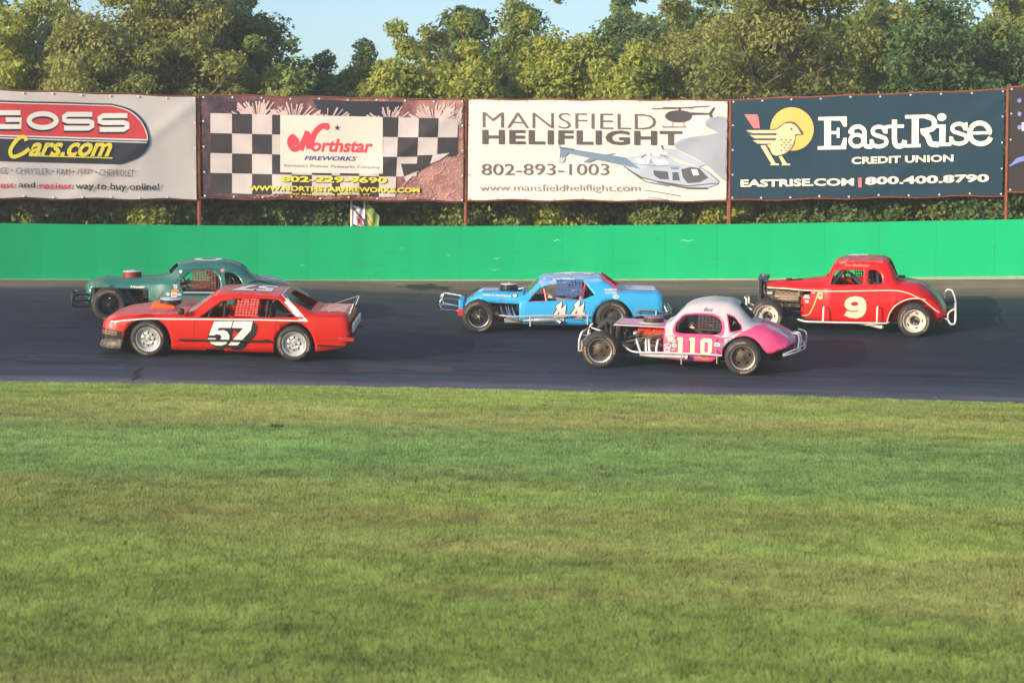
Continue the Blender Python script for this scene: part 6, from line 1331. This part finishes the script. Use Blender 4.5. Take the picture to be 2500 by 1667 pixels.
    for s in (-1, 1):
        MB().prism([(-.44, .20), (-.44, .42), (-.40, .47), (-.36, .34), (-.30, .30), (-.30, .24), (-.34, .20)], s * .60, s * .60 + .02).build('bumper_plate', G, car)
        tubes(car, 'bumper_hoop', G, [(-.42, s * .61, .24), (-.42, s * .61, .42), (-.37, s * .60, .56), (-.33, s * .58, .58)], r=.021)
        tubes(car, 'bumper_strut', G, [(-.36, s * .58, .50), (.02, s * .40, .42)], [(-.38, s * .58, .30), (.0, s * .40, .27)], r=.019)
    tubes(car, 'bumper_bar', G, [(-.40, -.60, .50), (-.42, 0, .50), (-.40, .60, .50)], [(-.42, -.60, .32), (-.43, 0, .32), (-.42, .60, .32)], r=.02)
    # rear bumper
    S2 = M_SILVER; qq = lambda x, y, yy: q(x, y, yy)
    tubes(car, 'rear_bumper_bar', S2, [qq(2062, 690, -.80), qq(2140, 655, -.76), qq(2205, 630, -.66), (3.58, -.3, .46), (3.58, .3, .46), (3.5, .66, .44)], [qq(2065, 702, -.82), qq(2150, 680, -.78), qq(2218, 655, -.66), (3.60, -.3, .41), (3.60, .3, .41), (3.52, .66, .40)], r=.015)
    tubes(car, 'rear_bumper_hoop', S2, [qq(2130, 470, .25), qq(2195, 472, .25), qq(2222, 530, .0), qq(2218, 640, -.5)], [qq(2110, 482, -.1), qq(2188, 486, -.1), qq(2205, 540, -.3), qq(2200, 640, -.62)], [(3.60, .66, .40), (3.60, .66, .62), (3.45, .6, .66)], r=.016)
    tubes(car, 'bumper_stay', M_BLK2, [(3.2, -.3, .36), (3.58, -.3, .42)], [(3.2, .3, .36), (3.58, .3, .42)], r=.018)
    decal('tail_light', [tri2d(ell(*Z(2090, 795, .35), .022, .04, 14))], f, mat('red lamp lens', (.5, .12, .14), .2), car, .008); tubes(car, 'antenna', M_BLACK, [(P(1895, 465, .4)[0], -.5, sh.side(P(1895, 465, .4)[0], .70).z), (P(1893, 0)[0], -.5, .93)], r=.004)
    MB().box((1.8, 0, .17), (1.9, 1.5, .02)).build('floor_pan', M_BLK2, car); MB().box((1.20, 0, .44), (.03, 1.44, .52)).build('firewall', M_BLK2, car); MB().box((2.30, 0, .44), (.03, 1.5, .52)).build('rear_bulkhead', M_BLK2, car); MB().box((1.33, 0, .72), (.2, 1.3, .10)).build('dashboard', M_BLK2, car)
    MB().box((2.45, 0, .70), (.35, 1.3, .02)).build('parcel_shelf', M_BLK2, car); wheelhouse(car, M_BLACK, 2.56, .28, .45, .84)
    cage(car, M_BLK2, 1.36, 2.10, 1.13, .78, .70, .48); interior(car, 1.98, .32, -.34, 1.54, .70); net(car, mat('dark brown webbing', (.05, .038, .035), .8), 1.70, 2.14, .70, 1.02, -.72, 7, 7, .026)
    wheels(car, ('dish', 'dish'), 2.545, .325, .212, .30, .96, seed=21)
    drv = driver(car, (1.94, -.34, .32), (1.54, -.34, .70), mat('black driving suit', (.02, .02, .022), .8), mat('black helmet', (.015, .015, .015), .3, coat=.5), mat('tan glove', (.55, .42, .28), .7), 'driver in black suit and black helmet inside the pink coupe')
    return car, drv, (1.94, -.34, .32)

# ------------------------------------------------------------------ red coupe 9
def car9():
    car = place_car('race_car', 'tall red coupe race car with a cream 9 on its door and white wheels', (1871.4, 812.6), (2231, 824.5), 2.725)
    P = conv(300, 554, 935, .033); Z = lambda X, Y, d=.16: P(((2000 + X / 6.72) - 1800) * 4.2, ((600 + Y / 6.72) - 590) * 4.2, d); Y6 = lambda X, Y, d=.2: P(((1820 + X / 8.7125) - 1800) * 4.2, ((670 + Y / 8.7125) - 590) * 4.2, d)
    RED = paint('bright red paint', (.62, .007, .009), dirt=.25, dirt_col=(.5, .12, .12, 1)); CR = mat('cream vinyl', 0) if 'cream vinyl' in MATS else mat('cream vinyl', (.72, .60, .44), .5); TLP = mat('pale green tail paint', (.30, .42, .28), .45, dirt=.5, scale=5, dirt_col=(.5, .5, .55, 1))
    sh = Shell(K([(-.06, .2, .30, .77, .28, .18, .825), (.3, .2, .40, .80, .37, .24, .86), (.6, .2, .52, .81, .49, .32, .885), (.9, .2, .66, .83, .63, .44, .915), (1.04, .19, .73, .84, .70, .54, .945), (1.12, .18, .76, .85, .72, .55, 1.08), (1.19, .18, .77, .855, .73, .55, 1.22), (1.30, .18, .77, .86, .73, .55, 1.31), (1.50, .18, .78, .865, .73, .55, 1.36), (1.75, .18, .78, .87, .73, .55, 1.37), (2.05, .18, .79, .875, .73, .54, 1.365), (2.20, .18, .79, .875, .73, .52, 1.33), (2.30, .19, .79, .88, .73, .49, 1.20), (2.37, .2, .80, .88, .73, .47, 1.03), (2.43, .2, .80, .88, .73, .46, .955), (2.55, .22, .81, .87, .73, .46, .935), (2.75, .25, .82, .83, .72, .44, .91), (2.95, .3, .82, .74, .67, .39, .83), (3.12, .33, .80, .62, .60, .34, .70), (3.24, .36, .74, .50, .54, .28, .56), (3.31, .38, .66, .42, .46, .22, .45)]))
    eng = [(-.2, -.1), (-.2, P(270, 462, .6)[1]), P(270, 462, .62), P(420, 473, .5), P(650, 492, .38), P(740, 500, .3), P(735, 530, .28), P(640, 562, .28), P(638, 760, .25), P(700, 800, .2), (.7, -.1)]
    arch = rounded([P(1545, 842, .15), P(1560, 740, .15), P(1620, 655, .14), P(1720, 600, .13), P(1820, 586, .13), P(1905, 602, .14), P(1965, 655, .15), P(2010, 710, .16), P(2040, 770, .18), (3.25, -.1), (2.3, -.1)], .05)
    w1 = rounded([P(940, 432, .24), P(950, 380, .26), P(990, 292, .32), P(1030, 278, .33), P(1275, 278, .33), P(1278, 432, .24)], .045, 5); w2 = rounded([P(1325, 280, .33), P(1400, 280, .33), P(1455, 320, .3), P(1474, 400, .25), P(1462, 432, .24), P(1326, 432, .24)], .05, 5)
    tailp = [P(1700, 395, .9), P(1880, 480, .8), P(2000, 640, .6), P(2095, 715, .4), P(2130, 700, .5), (3.5, .6), (3.2, 1.0)]
    ws = rounded([(1.06, -.52), (1.21, -.50), (1.21, .50), (1.06, .52)], .03); rw = rounded([(2.23, -.36), (2.37, -.36), (2.37, .36), (2.23, .36)], .05); bl = [(2.50, -.34), (3.05, -.22), (3.28, -.14), (3.28, .14), (3.05, .22), (2.50, .34)]
    tailtop = [(2.92, -.40), (3.34, -.50), (3.34, .50), (2.92, .40)]
    Pm = shell_mesh(sh, cuts=[eng, arch, w1, w2, [(.9, -.2), (.9, .16), (2.4, .17), (2.4, -.2)]], topcuts=[ws, rw, rounded([(.28, -.13), (.60, -.13), (.60, .13), (.28, .13)], .04)], toppaints=[(bl, 1), (tailtop, 1), ([(1.30, -.56), (2.12, -.54), (2.12, .54), (1.30, .56)], 2)], nx=96, caps=(False, True)); skin_body('body', *Pm, [RED, TLP, mat('roof red with painted sky sheen', (.40, .06, .075), .45, coat=.3, dirt=.8, scale=3, dirt_lo=.5, dirt_col=(.5, .28, .27, 1))], car, smooth=50)  # roof red is paler because the sky's reflection is painted into it
    f = lambda u, v, o: sh.side(u, v, o)
    strip(sh, [P(272, 461, .62), P(420, 472, .5), P(650, 491, .38), P(820, 500, .22), P(1100, 500, .2), P(1500, 495, .2), P(1640, 500, .2), P(1740, 525, .2), P(1850, 575, .2), P(1930, 625, .22), P(2000, 680, .25), P(2060, 715, .3)], .017, 'pinstripe', CR, car)
    strip(sh, [P(1530, 838, .15), P(1552, 740, .15), P(1612, 652, .14), P(1715, 595, .13), P(1820, 580, .13), P(1912, 597, .14)], .018, 'pinstripe', CR, car, off=.006)
    strip(sh, [P(820, 505, .22), P(800, 580, .2), P(760, 690, .2), P(720, 755, .2), P(655, 772, .22)], .020, 'pinstripe', mat('orange cream stripe', (.80, .40, .12), .5), car, off=.006)
    nine = [(403, 945), (425, 880), (490, 835), (580, 822), (680, 838), (740, 885), (762, 960), (764, 1030), (745, 1105), (700, 1158), (610, 1192), (500, 1180), (400, 1135), (452, 1060), (530, 1082), (610, 1078), (655, 1042), (600, 1062), (520, 1064), (455, 1038), (415, 998)]
    n_ = decal('door_number', [tri2d([Z(x, y) for x, y in nine])], f, CR, car, .006); decal('number_centre', [tri2d([Z(x, y) for x, y in ell(568, 944, 60, 34, 24)])], f, RED, n_, .010)
    V, F = text2d('9', .06); A, Bb = V.min(0), V.max(0); U = (V - A) / (Bb - A); decal('roof_number', [([(1.42 + u * .42, -.30 + v * .62) for u, v in U], F)], sh.top, inkW, car, .006)
    a, b = Z(380, 312, .36), Z(800, 285, .36); decal('lettering', [textbox('Ken Shallbetter', a[0], a[1], b[0], b[1], shear=.4)], f, mat('gold lettering', (.6, .35, .15), .5), car, .006)
    for s_, x0, y0, x1, y1, m in (('Ted', 1370, 395, 1450, 375, inkW), ('Slick', 1215, 480, 1330, 440, inkW), ('Street', 1195, 512, 1345, 482, inkW), ('WIX', 1228, 585, 1330, 555, inkW), ('auto', 1245, 612, 1315, 590, inkW)):
        a, b = Y6(x0, y0, .22), Y6(x1, y1, .22); decal('lettering', [textbox(s_, a[0], a[1], b[0], b[1], bold=.04, shear=.2)], f, m, car, .007)
    a, b = Y6(1515, 528, .2), Y6(1620, 372, .2); o = decal('club_badge', [tri2d([(a[0], b[1]), (b[0], b[1]), (b[0], a[1] + .02), ((a[0] + b[0]) / 2, a[1]), (a[0], a[1] + .02)])], f, mat('badge tan', (.45, .38, .16), .5), car, .006)
    decal('badge_print', [textbox('30', a[0] + .02, a[1] + .06, b[0] - .02, b[1] - .03, bold=.06)], f, mat('badge blue', (.12, .13, .25), .5), o, .009)
    rr = random.Random(4); sp = [tri2d(rrect(x, y, x + rr.uniform(.03, .09), y + rr.uniform(.02, .05), .005, 1)) for x, y in ((rr.uniform(2.5, 2.95), rr.uniform(-.40, .05)) for _ in range(26))]
    for s_ in sp[:16]: decal('boot_sticker', [s_], sh.top, rr.choice([inkW, mat('grey blue sticker', (.35, .38, .45), .5), mat('badge blue', 0), inkR]), car, .006)
    # hood edge openings, radiator, engine
    radiator(car, -.19, .34, .88, .22, M_BLK2); MB().box((-.14, 0, .90), (.20, .46, .07)).build('radiator_tank', mat('blue black tank', (.03, .05, .09), .35), car, bevel=.02)
    MB().lathe([(0, 0), (.03, 0), (.035, .03), (0, .035)], 12, (-.14, 0, .93), 'z').build('radiator_cap', M_CHROME, car)
    for k in (-1, 1): MB().lathe([(0, 0), (.05, 0), (.06, .035), (.05, .04), (0, .04)], 16, (.44 + .10 * k, 0, .86), 'z').build('air_horn', M_CHROME, car)
    chassis(car, -.36, 3.1, .25, .34); front_axle(car, .31); rear_axle(car, 2.725, .31)
    IRN = mat('bare flathead iron', (.34, .27, .20), .6, noise=.5, scale=18, metal=.3)
    for s in (-1, 1):
        rot = Matrix.Rotation(R(-40 * s), 3, 'X'); MB().box((.30, s * .20, .60), (.52, .20, .09), rot).box((.30, s * .235, .545), (.52, .16, .08), rot).build('flathead', IRN, car, bevel=.02)
        for i in range(9): MB().lathe([(0, 0), (.012, 0), (.012, .012), (0, .014)], 6, Vector((.08 + i * .055, s * (.22 + (i % 2) * .03), .655 - (i % 2) * .025)), 'z').build('head_bolt', M_BLK2, car)
    MB().box((.30, 0, .48), (.56, .30, .26)).build('engine_block', M_IRON, car, bevel=.01); MB().lathe([(0, -.09), (.045, -.09), (.045, .09), (0, .09)], 16, P(612, 540, .6) and (P(612, 0)[0], -.24, .66), 'z').build('oil_filter', M_CHROME, car)
    for x, m in ((.06, M_REDT), (.13, M_CHROME), (.22, M_ALU), (.31, M_REDT), (.40, mat('brass', (.5, .3, .08), .3, metal=.9)), (.48, M_ALU)): MB().lathe([(0, -.03), (.026, -.03), (.03, .0), (.018, .03), (0, .035)], 12, (x, -.14, .72), 'z').build('carburettor_part', m, car)
    MB().lathe([(0, -.05), (.055, -.05), (.06, .05), (0, .05)], 16, (.0, -.25, .62), 'x').build('alternator', M_ALU, car); MB().lathe([(.03, -.01), (.075, -.01), (.075, .01), (.03, .01)], 20, (-.05, -.1, .6), 'x').build('pulley', M_CHROME, car)
    tubes(car, 'fuel_line', mat('brass', 0), [(.1, -.16, .76), (.3, -.2, .79), (.52, -.14, .75)], [(.12, -.1, .7), (.3, -.24, .74), (.5, -.2, .68)], r=.008); tubes(car, 'radiator_hose', M_HOSE, [(-.15, -.1, .80), (0, -.12, .80), (.1, -.1, .72)], r=.03)
    q = lambda x, y, yy: (P(x, y, .95 + yy)[0], yy, P(x, y, .95 + yy)[1])
    tubes(car, 'frame_brace', M_BLK2, [q(450, 695, -.55), q(640, 630, -.6)], [q(450, 690, -.55), q(640, 715, -.6)], [q(520, 650, -.4), q(640, 600, -.4)], r=.016); MB().box((.62, 0, .50), (.03, 1.0, .54)).build('firewall', M_BLK2, car)
    # white side bar with posts
    WB = mat('white bar paint', (.76, .72, .68), .35, dirt=.3, scale=8, dirt_col=(.35, .28, .2, 1))
    tubes(car, 'side_bar', WB, [q(615, 795, -.70), q(700, 818, -.86), q(1000, 826, -.90), q(1530, 836, -.90), q(1556, 828, -.82)], r=.016, rd=.05)
    for x in (880, 1430): tubes(car, 'side_post', WB, [q(x + 8, 665, -.78), q(x + 4, 668, -.90), q(x, 700, -.905), q(x, 828, -.90)], r=.018, rd=.04)
    o = MB().tube([(1.6, -.55, .17), q(1440, 868, -.75), q(1492, 878, -.82)], .032, 12, caps=False).build('tail_pipe', WB, car)
    # wheel wells in body colour, rear bumper
    wheelhouse(car, RED, 2.76, .28, .46, .78, .30)
    tubes(car, 'rear_bumper_hoop', WB, [(3.14, -.50, .32), (3.34, -.70, .28), (3.33, -.74, .40), (3.40, -.76, .47), (3.47, -.74, .49), (3.48, -.72, .30), (3.46, -.74, .20), (3.38, -.76, .20), (3.34, -.74, .28)], [(3.28, .62, .52), (3.27, .62, .62), (3.33, .62, .70), (3.42, .62, .68), (3.47, .3, .58), (3.48, -.3, .54), (3.47, -.74, .49)], r=.016, rd=.05)
    MB().box((3.47, 0, .36), (.03, 1.3, .24)).build('bumper_plate', WB, car, bevel=.01); tubes(car, 'bumper_stay', M_BLK2, [(3.1, -.35, .42), (3.52, -.35, .42)], [(3.1, .35, .42), (3.52, .35, .50)], [(3.1, -.35, .30), (3.52, -.35, .28)], r=.022)
    MB().box((3.3, 0, .35), (.4, .7, .1)).build('rear_crossmember', M_BLACK, car)
    tubes(car, 'front_bumper_bar', WB, [(-.44, -.30, .34), (-.50, 0, .36), (-.44, .30, .34)], [(-.44, -.3, .34), (-.20, -.34, .26)], [(-.44, .3, .34), (-.2, .34, .26)], [(-.44, -.3, .50), (-.50, 0, .5), (-.44, .3, .50)], [(-.44, -.3, .34), (-.44, -.3, .5)], [(-.44, .3, .34), (-.44, .3, .5)], r=.018)
    MB().box((1.5, 0, .19), (1.9, 1.4, .02)).build('floor_pan', M_BLK2, car); MB().box((2.25, 0, .5), (.03, 1.4, .6)).build('rear_bulkhead', M_BLK2, car); MB().box((1.16, 0, .84), (.12, 1.3, .08)).build('dashboard', M_BLK2, car)
    cage(car, M_BLK2, 1.20, 1.93, 1.26, .88, .64, .48); interior(car, 1.86, .46, -.30, 1.42, .92, tilt=12, wr=.15); net(car, M_BLK2, 1.55, 1.78, .88, 1.22, .70, 5, 5, .020); MB().box((1.2, -.6, .92), (.03, .03, .12)).build('mirror', M_BLACK, car); MB().box((2.47, -.15, 1.0), (.12, .05, .05)).build('fuel_cap', M_BLACK, car)
    MB().box((2.02, 0, .95), (.06, 1.0, .5)).build('seat_back_panel', M_BLK2, car)
    wheels(car, ('white', 'white'), 2.725, .312, .208, .28, .96, brand='AMERICAN RACER', seed=31)
    drv = driver(car, (1.80, -.30, .46), (1.42, -.30, .92), mat('navy driving suit', (.02, .025, .05), .8), mat('black helmet', 0), mat('bare tan glove', (.50, .24, .14), .7), 'driver in navy suit gripping the top of the wheel in the red coupe', up_hand=(.0, .02, .15))
    return car, drv, (1.80, -.30, .46)

# ------------------------------------------------------------------ green coupe
def cargreen():
    car = place_car('race_car', 'dark teal green coupe race car with an open engine bay and red air cleaner', (267, 786.7), (621, 783.5), 2.84)
    P = conv(340, 381, 625, -.031); G2 = lambda X, Y, d=.15: P(((200 + X / 6.533) - 160) * 3.178, ((600 + Y / 6.533) - 590) * 3.178, d)
    GRN = paint('teal green paint', (.020, .17, .13), rough=.45) if False else mat('teal green paint', (.016, .135, .125), .42, coat=.35, noise=.25, scale=1.2, dirt=.75, dirt_lo=.50, dirt_col=(.16, .24, .13, 1)); GRY = mat('bare grey door', (.13, .12, .12), .5, noise=.1)
    sh = Shell(K([(-.46, .28, .22, .52, .20, .14, .60), (-.40, .28, .36, .62, .34, .22, .69), (-.28, .28, .42, .67, .40, .25, .74), (.0, .28, .45, .68, .42, .27, .765), (.5, .25, .53, .69, .50, .33, .77), (.9, .22, .64, .70, .61, .42, .785), (1.10, .2, .72, .72, .69, .50, .81), (1.22, .2, .76, .73, .71, .52, .90), (1.31, .2, .77, .735, .72, .53, 1.0), (1.45, .2, .78, .74, .73, .54, 1.07), (1.75, .2, .79, .74, .73, .54, 1.115), (2.15, .2, .80, .74, .74, .54, 1.12), (2.5, .2, .80, .74, .74, .52, 1.075), (2.72, .2, .80, .74, .74, .49, .97), (2.84, .2, .81, .74, .74, .47, .84), (2.95, .22, .82, .74, .74, .46, .775), (3.3, .26, .82, .69, .71, .43, .72), (3.62, .3, .80, .60, .63, .38, .61), (3.86, .33, .72, .48, .54, .30, .47), (4.0, .34, .62, .40, .45, .24, .39)]))
    eng = [(-.6, -.1), P(195, 460, .55), P(215, 364, .55), P(420, 365, .5), P(632, 366, .42), P(633, 500, .3), P(640, 560, .25), (.80, -.1)]
    w1 = rounded([P(872, 330, .26), P(882, 285, .28), P(940, 232, .33), P(1040, 215, .35), P(1120, 222, .35), P(1165, 262, .32), P(1175, 320, .28), P(1150, 402, .18), P(890, 404, .18), P(886, 345, .2)], .05, 5); w2 = rounded([P(1205, 225, .35), P(1260, 222, .35), P(1310, 250, .32), P(1337, 300, .27), P(1325, 322, .25), P(1225, 325, .25), P(1208, 280, .3)], .05, 5)
    arch = rounded([(2.45, -.1), (2.48, .35), (2.62, .56), (2.85, .64), (3.1, .62), (3.3, .50), (3.4, .3), (3.42, -.1)], .1)
    door = [P(888, 418, .17), P(1150, 420, .17), P(1150, 560, .15), P(888, 560, .15)]
    ws = rounded([(1.20, -.50), (1.36, -.48), (1.36, .48), (1.20, .50)], .03); rw = rounded([(2.62, -.38), (2.80, -.38), (2.80, .38), (2.62, .38)], .05)
    Pm = shell_mesh(sh, cuts=[eng, w1, w2, arch], paints=[(door, 1)], topcuts=[ws, rw], nx=96, caps=(True, True)); skin_body('body', *Pm, [GRN, GRY], car, smooth=50)
    f = lambda u, v, o: sh.side(u, v, o)
    V_ = [(u, v) for u, v in rrect(3.0, -.40, 3.62, .38, .03)]; decal('boot_lid', [tri2d(dens(V_, .12))], sh.top, mat('pale boot sheet', (.55, .60, .66), .5, dirt=.7, scale=3, dirt_lo=.5, dirt_col=(.10, .30, .2, 1)), car, .007)
    oc = [(1.98 + .30 * math.cos(R(45 * k + 22)), .0 + .36 * math.sin(R(45 * k + 22))) for k in range(8)]; o = decal('roof_number', [tri2d(dens(oc, .08))], sh.top, inkW, car, .006); decal('roof_number_centre', [tri2d([((x - 1.98) * .55 + 1.98, y * .5) for x, y in oc])], sh.top, mat('slate line print', 0), o, .010)
    def tx(s, x0, y0, x1, y1, m=inkW, d=.3, **k): a, b = G2(x0, y0, d), G2(x1, y1, d); return decal('lettering', [textbox(s, a[0], a[1], b[0], b[1], **k)], f, m, car, .007)
    tx('Hoosier', 765, 672, 990, 632, d=.42, bold=.04, shear=.25)
    for x0, y0, x1, y1, b, t, m, ov in ((1422, 612, 1482, 640, inkW, 'AP', inkK, False), (1425, 645, 1480, 672, inkW, 'R', inkK, False), (1392, 682, 1502, 735, mat('gold sticker', 0), 'K&N', inkR, True), (1385, 738, 1470, 808, inkW, 'ESSO', inkR, False), (1472, 740, 1545, 785, mat('grey blue sticker', 0), 'AC', inkW, False), (1385, 815, 1475, 868, mat('brown sticker', 0), 'STP', inkW, True), (1310, 740, 1365, 790, mat('tan sticker', (.6, .5, .35), .5), None, None, True), (1480, 808, 1520, 848, inkW, None, None, True), (1382, 878, 1458, 935, inkW, 'WIX', inkK, False), (2150, 338, 2215, 385, mat('pink sticker', 0), None, None, True), (1515, 378, 1562, 420, inkW, None, None, True)):
        dd = .16 if y0 > 600 else .36; a = G2(x0, y1, dd); c = G2(x1, y0, dd); cx, cy, rx, ry = (a[0] + c[0]) / 2, (a[1] + c[1]) / 2, (c[0] - a[0]) / 2, (c[1] - a[1]) / 2
        o = decal('sticker', [tri2d(ell(cx, cy, rx, ry, 18) if ov else rrect(a[0], a[1], c[0], c[1], .008, 2))], f, b, car, .006)
        if t: decal('sticker_print', [textbox(t, cx - rx * .72, cy - ry * .5, cx + rx * .72, cy + ry * .5, bold=.04)], f, m, o, .009)
    strip(sh, [G2(1280, 700, .3), G2(1215, 800, .25), G2(1130, 925, .22)], .010, 'panel_seam', M_BLK2, car); strip(sh, [G2(1390, 690, .2), G2(1420, 640, .2), G2(1560, 430, .3), G2(1700, 360, .36), G2(2040, 345, .36), G2(2160, 420, .3)], .008, 'panel_seam', M_BLK2, car)
    xc, zc = P(515, 283, .95); air_cleaner(car, xc, 0, .75, .185, .115, mat('dark red filter', (.20, .02, .015), .55), mat('blue white lid', 0))
    MB().box((-.40, 0, .44), (.06, .56, .34)).build('grille', mat('grille olive', (.07, .09, .04), .5), car, bevel=.02)
    for s in (-1, 1): MB().lathe([(0, -.05), (.05, -.04), (.075, 0), (.07, .02), (0, .03)], 16, (-.34, s * .32, .52), 'x').build('headlight_can', M_ALU, car); MB().box((-.32, s * .34, .42), (.06, .03, .34)).build('grille_bracket', M_ALU, car, bevel=.008)
    q = lambda x, y, yy: (P(x, y, .95 + yy)[0], yy, P(x, y, .95 + yy)[1])
    for s in (-1, 1): tubes(car, 'bumper_hoop', M_BLACK, [(-.36, s * .36, .44), (-.62, s * .42, .46), (-.72, s * .46, .40), (-.72, s * .46, .24), (-.62, s * .42, .21), (-.36, s * .36, .22)], r=.022)
    tubes(car, 'bumper_bar', M_BLACK, [(-.70, -.46, .43), (-.74, 0, .43), (-.70, .46, .43)], [(-.70, -.46, .23), (-.74, 0, .23), (-.70, .46, .23)], [(-.70, -.46, .33), (-.4, -.36, .33)], [(-.74, 0, .43), (-.74, 0, .23)], r=.020)
    chassis(car, -.36, 3.7, .24, .40); front_axle(car, .335); rear_axle(car, 2.95, .335); radiator(car, -.26, .30, .62, .24); engine(car, .05, .66, .44, M_BLACK, block=M_BLK2)
    MB().tube([(.33, -.62, .52), (.58, -.66, .16)], .045, 10).build('exhaust_pipe', mat('dark steel', (.06, .06, .07), .45, metal=.5), car); tubes(car, 'frame_brace', M_BLK2, [(.1, -.55, .30), (.75, -.55, .46)], [(.1, -.5, .42), (.75, -.5, .30)], [(-.3, -.36, .60), (-.05, -.42, .58)], r=.014)
    MB().box((.80, 0, .42), (.03, 1.1, .5)).build('firewall', M_BLK2, car); MB().box((1.9, 0, .19), (2.0, 1.4, .02)).build('floor_pan', M_BLK2, car); MB().box((2.45, 0, .45), (.03, 1.4, .5)).build('rear_bulkhead', M_BLK2, car); MB().box((1.34, 0, .68), (.16, 1.3, .1)).build('dashboard', M_BLK2, car)
    tubes(car, 'door_bar', mat('dull silver bar', 0), [q(890, 388, -.78), q(1150, 383, -.78)], r=.02); MB().box((1.73, -.72, .44), (.66, .02, .2)).build('door_panel', M_BLK2, car)
    wheelhouse(car, M_BLACK, 2.95, .3, .44, .78); cage(car, M_BLK2, 1.34, 2.16, 1.03, .74, .68, .48); interior(car, 2.05, .30, -.32, 1.52, .66)
    net(car, mat('rust brown webbing', (.16, .07, .045), .8), 1.62, 2.10, .56, .95, -.72, 9, 8, .022); tubes(car, 'rear_stay', M_BLK2, [(-.28 + 1.4, -.55, .70), (1.30, -.5, .98)], r=.015)
    wheels(car, ('black', 'black'), 2.95, .335, .205, .28, .95, seed=41, steer=0)
    drv = driver(car, (1.98, -.32, .29), (1.54, -.32, .66), mat('dark red driving suit', (.30, .03, .02), .8), mat('orange helmet', (.55, .10, .05), .3, coat=.5), mat('tan glove', 0), 'driver in dark red suit and orange helmet inside the teal green coupe')
    return car, drv, (1.98, -.32, .29)
for fn in (cargreen, car57, car44, car9, car110):
    car, drv, hip = fn(); Rm = lean(car); drv.matrix_world = car.matrix_world @ Rm @ Matrix.Translation(hip)
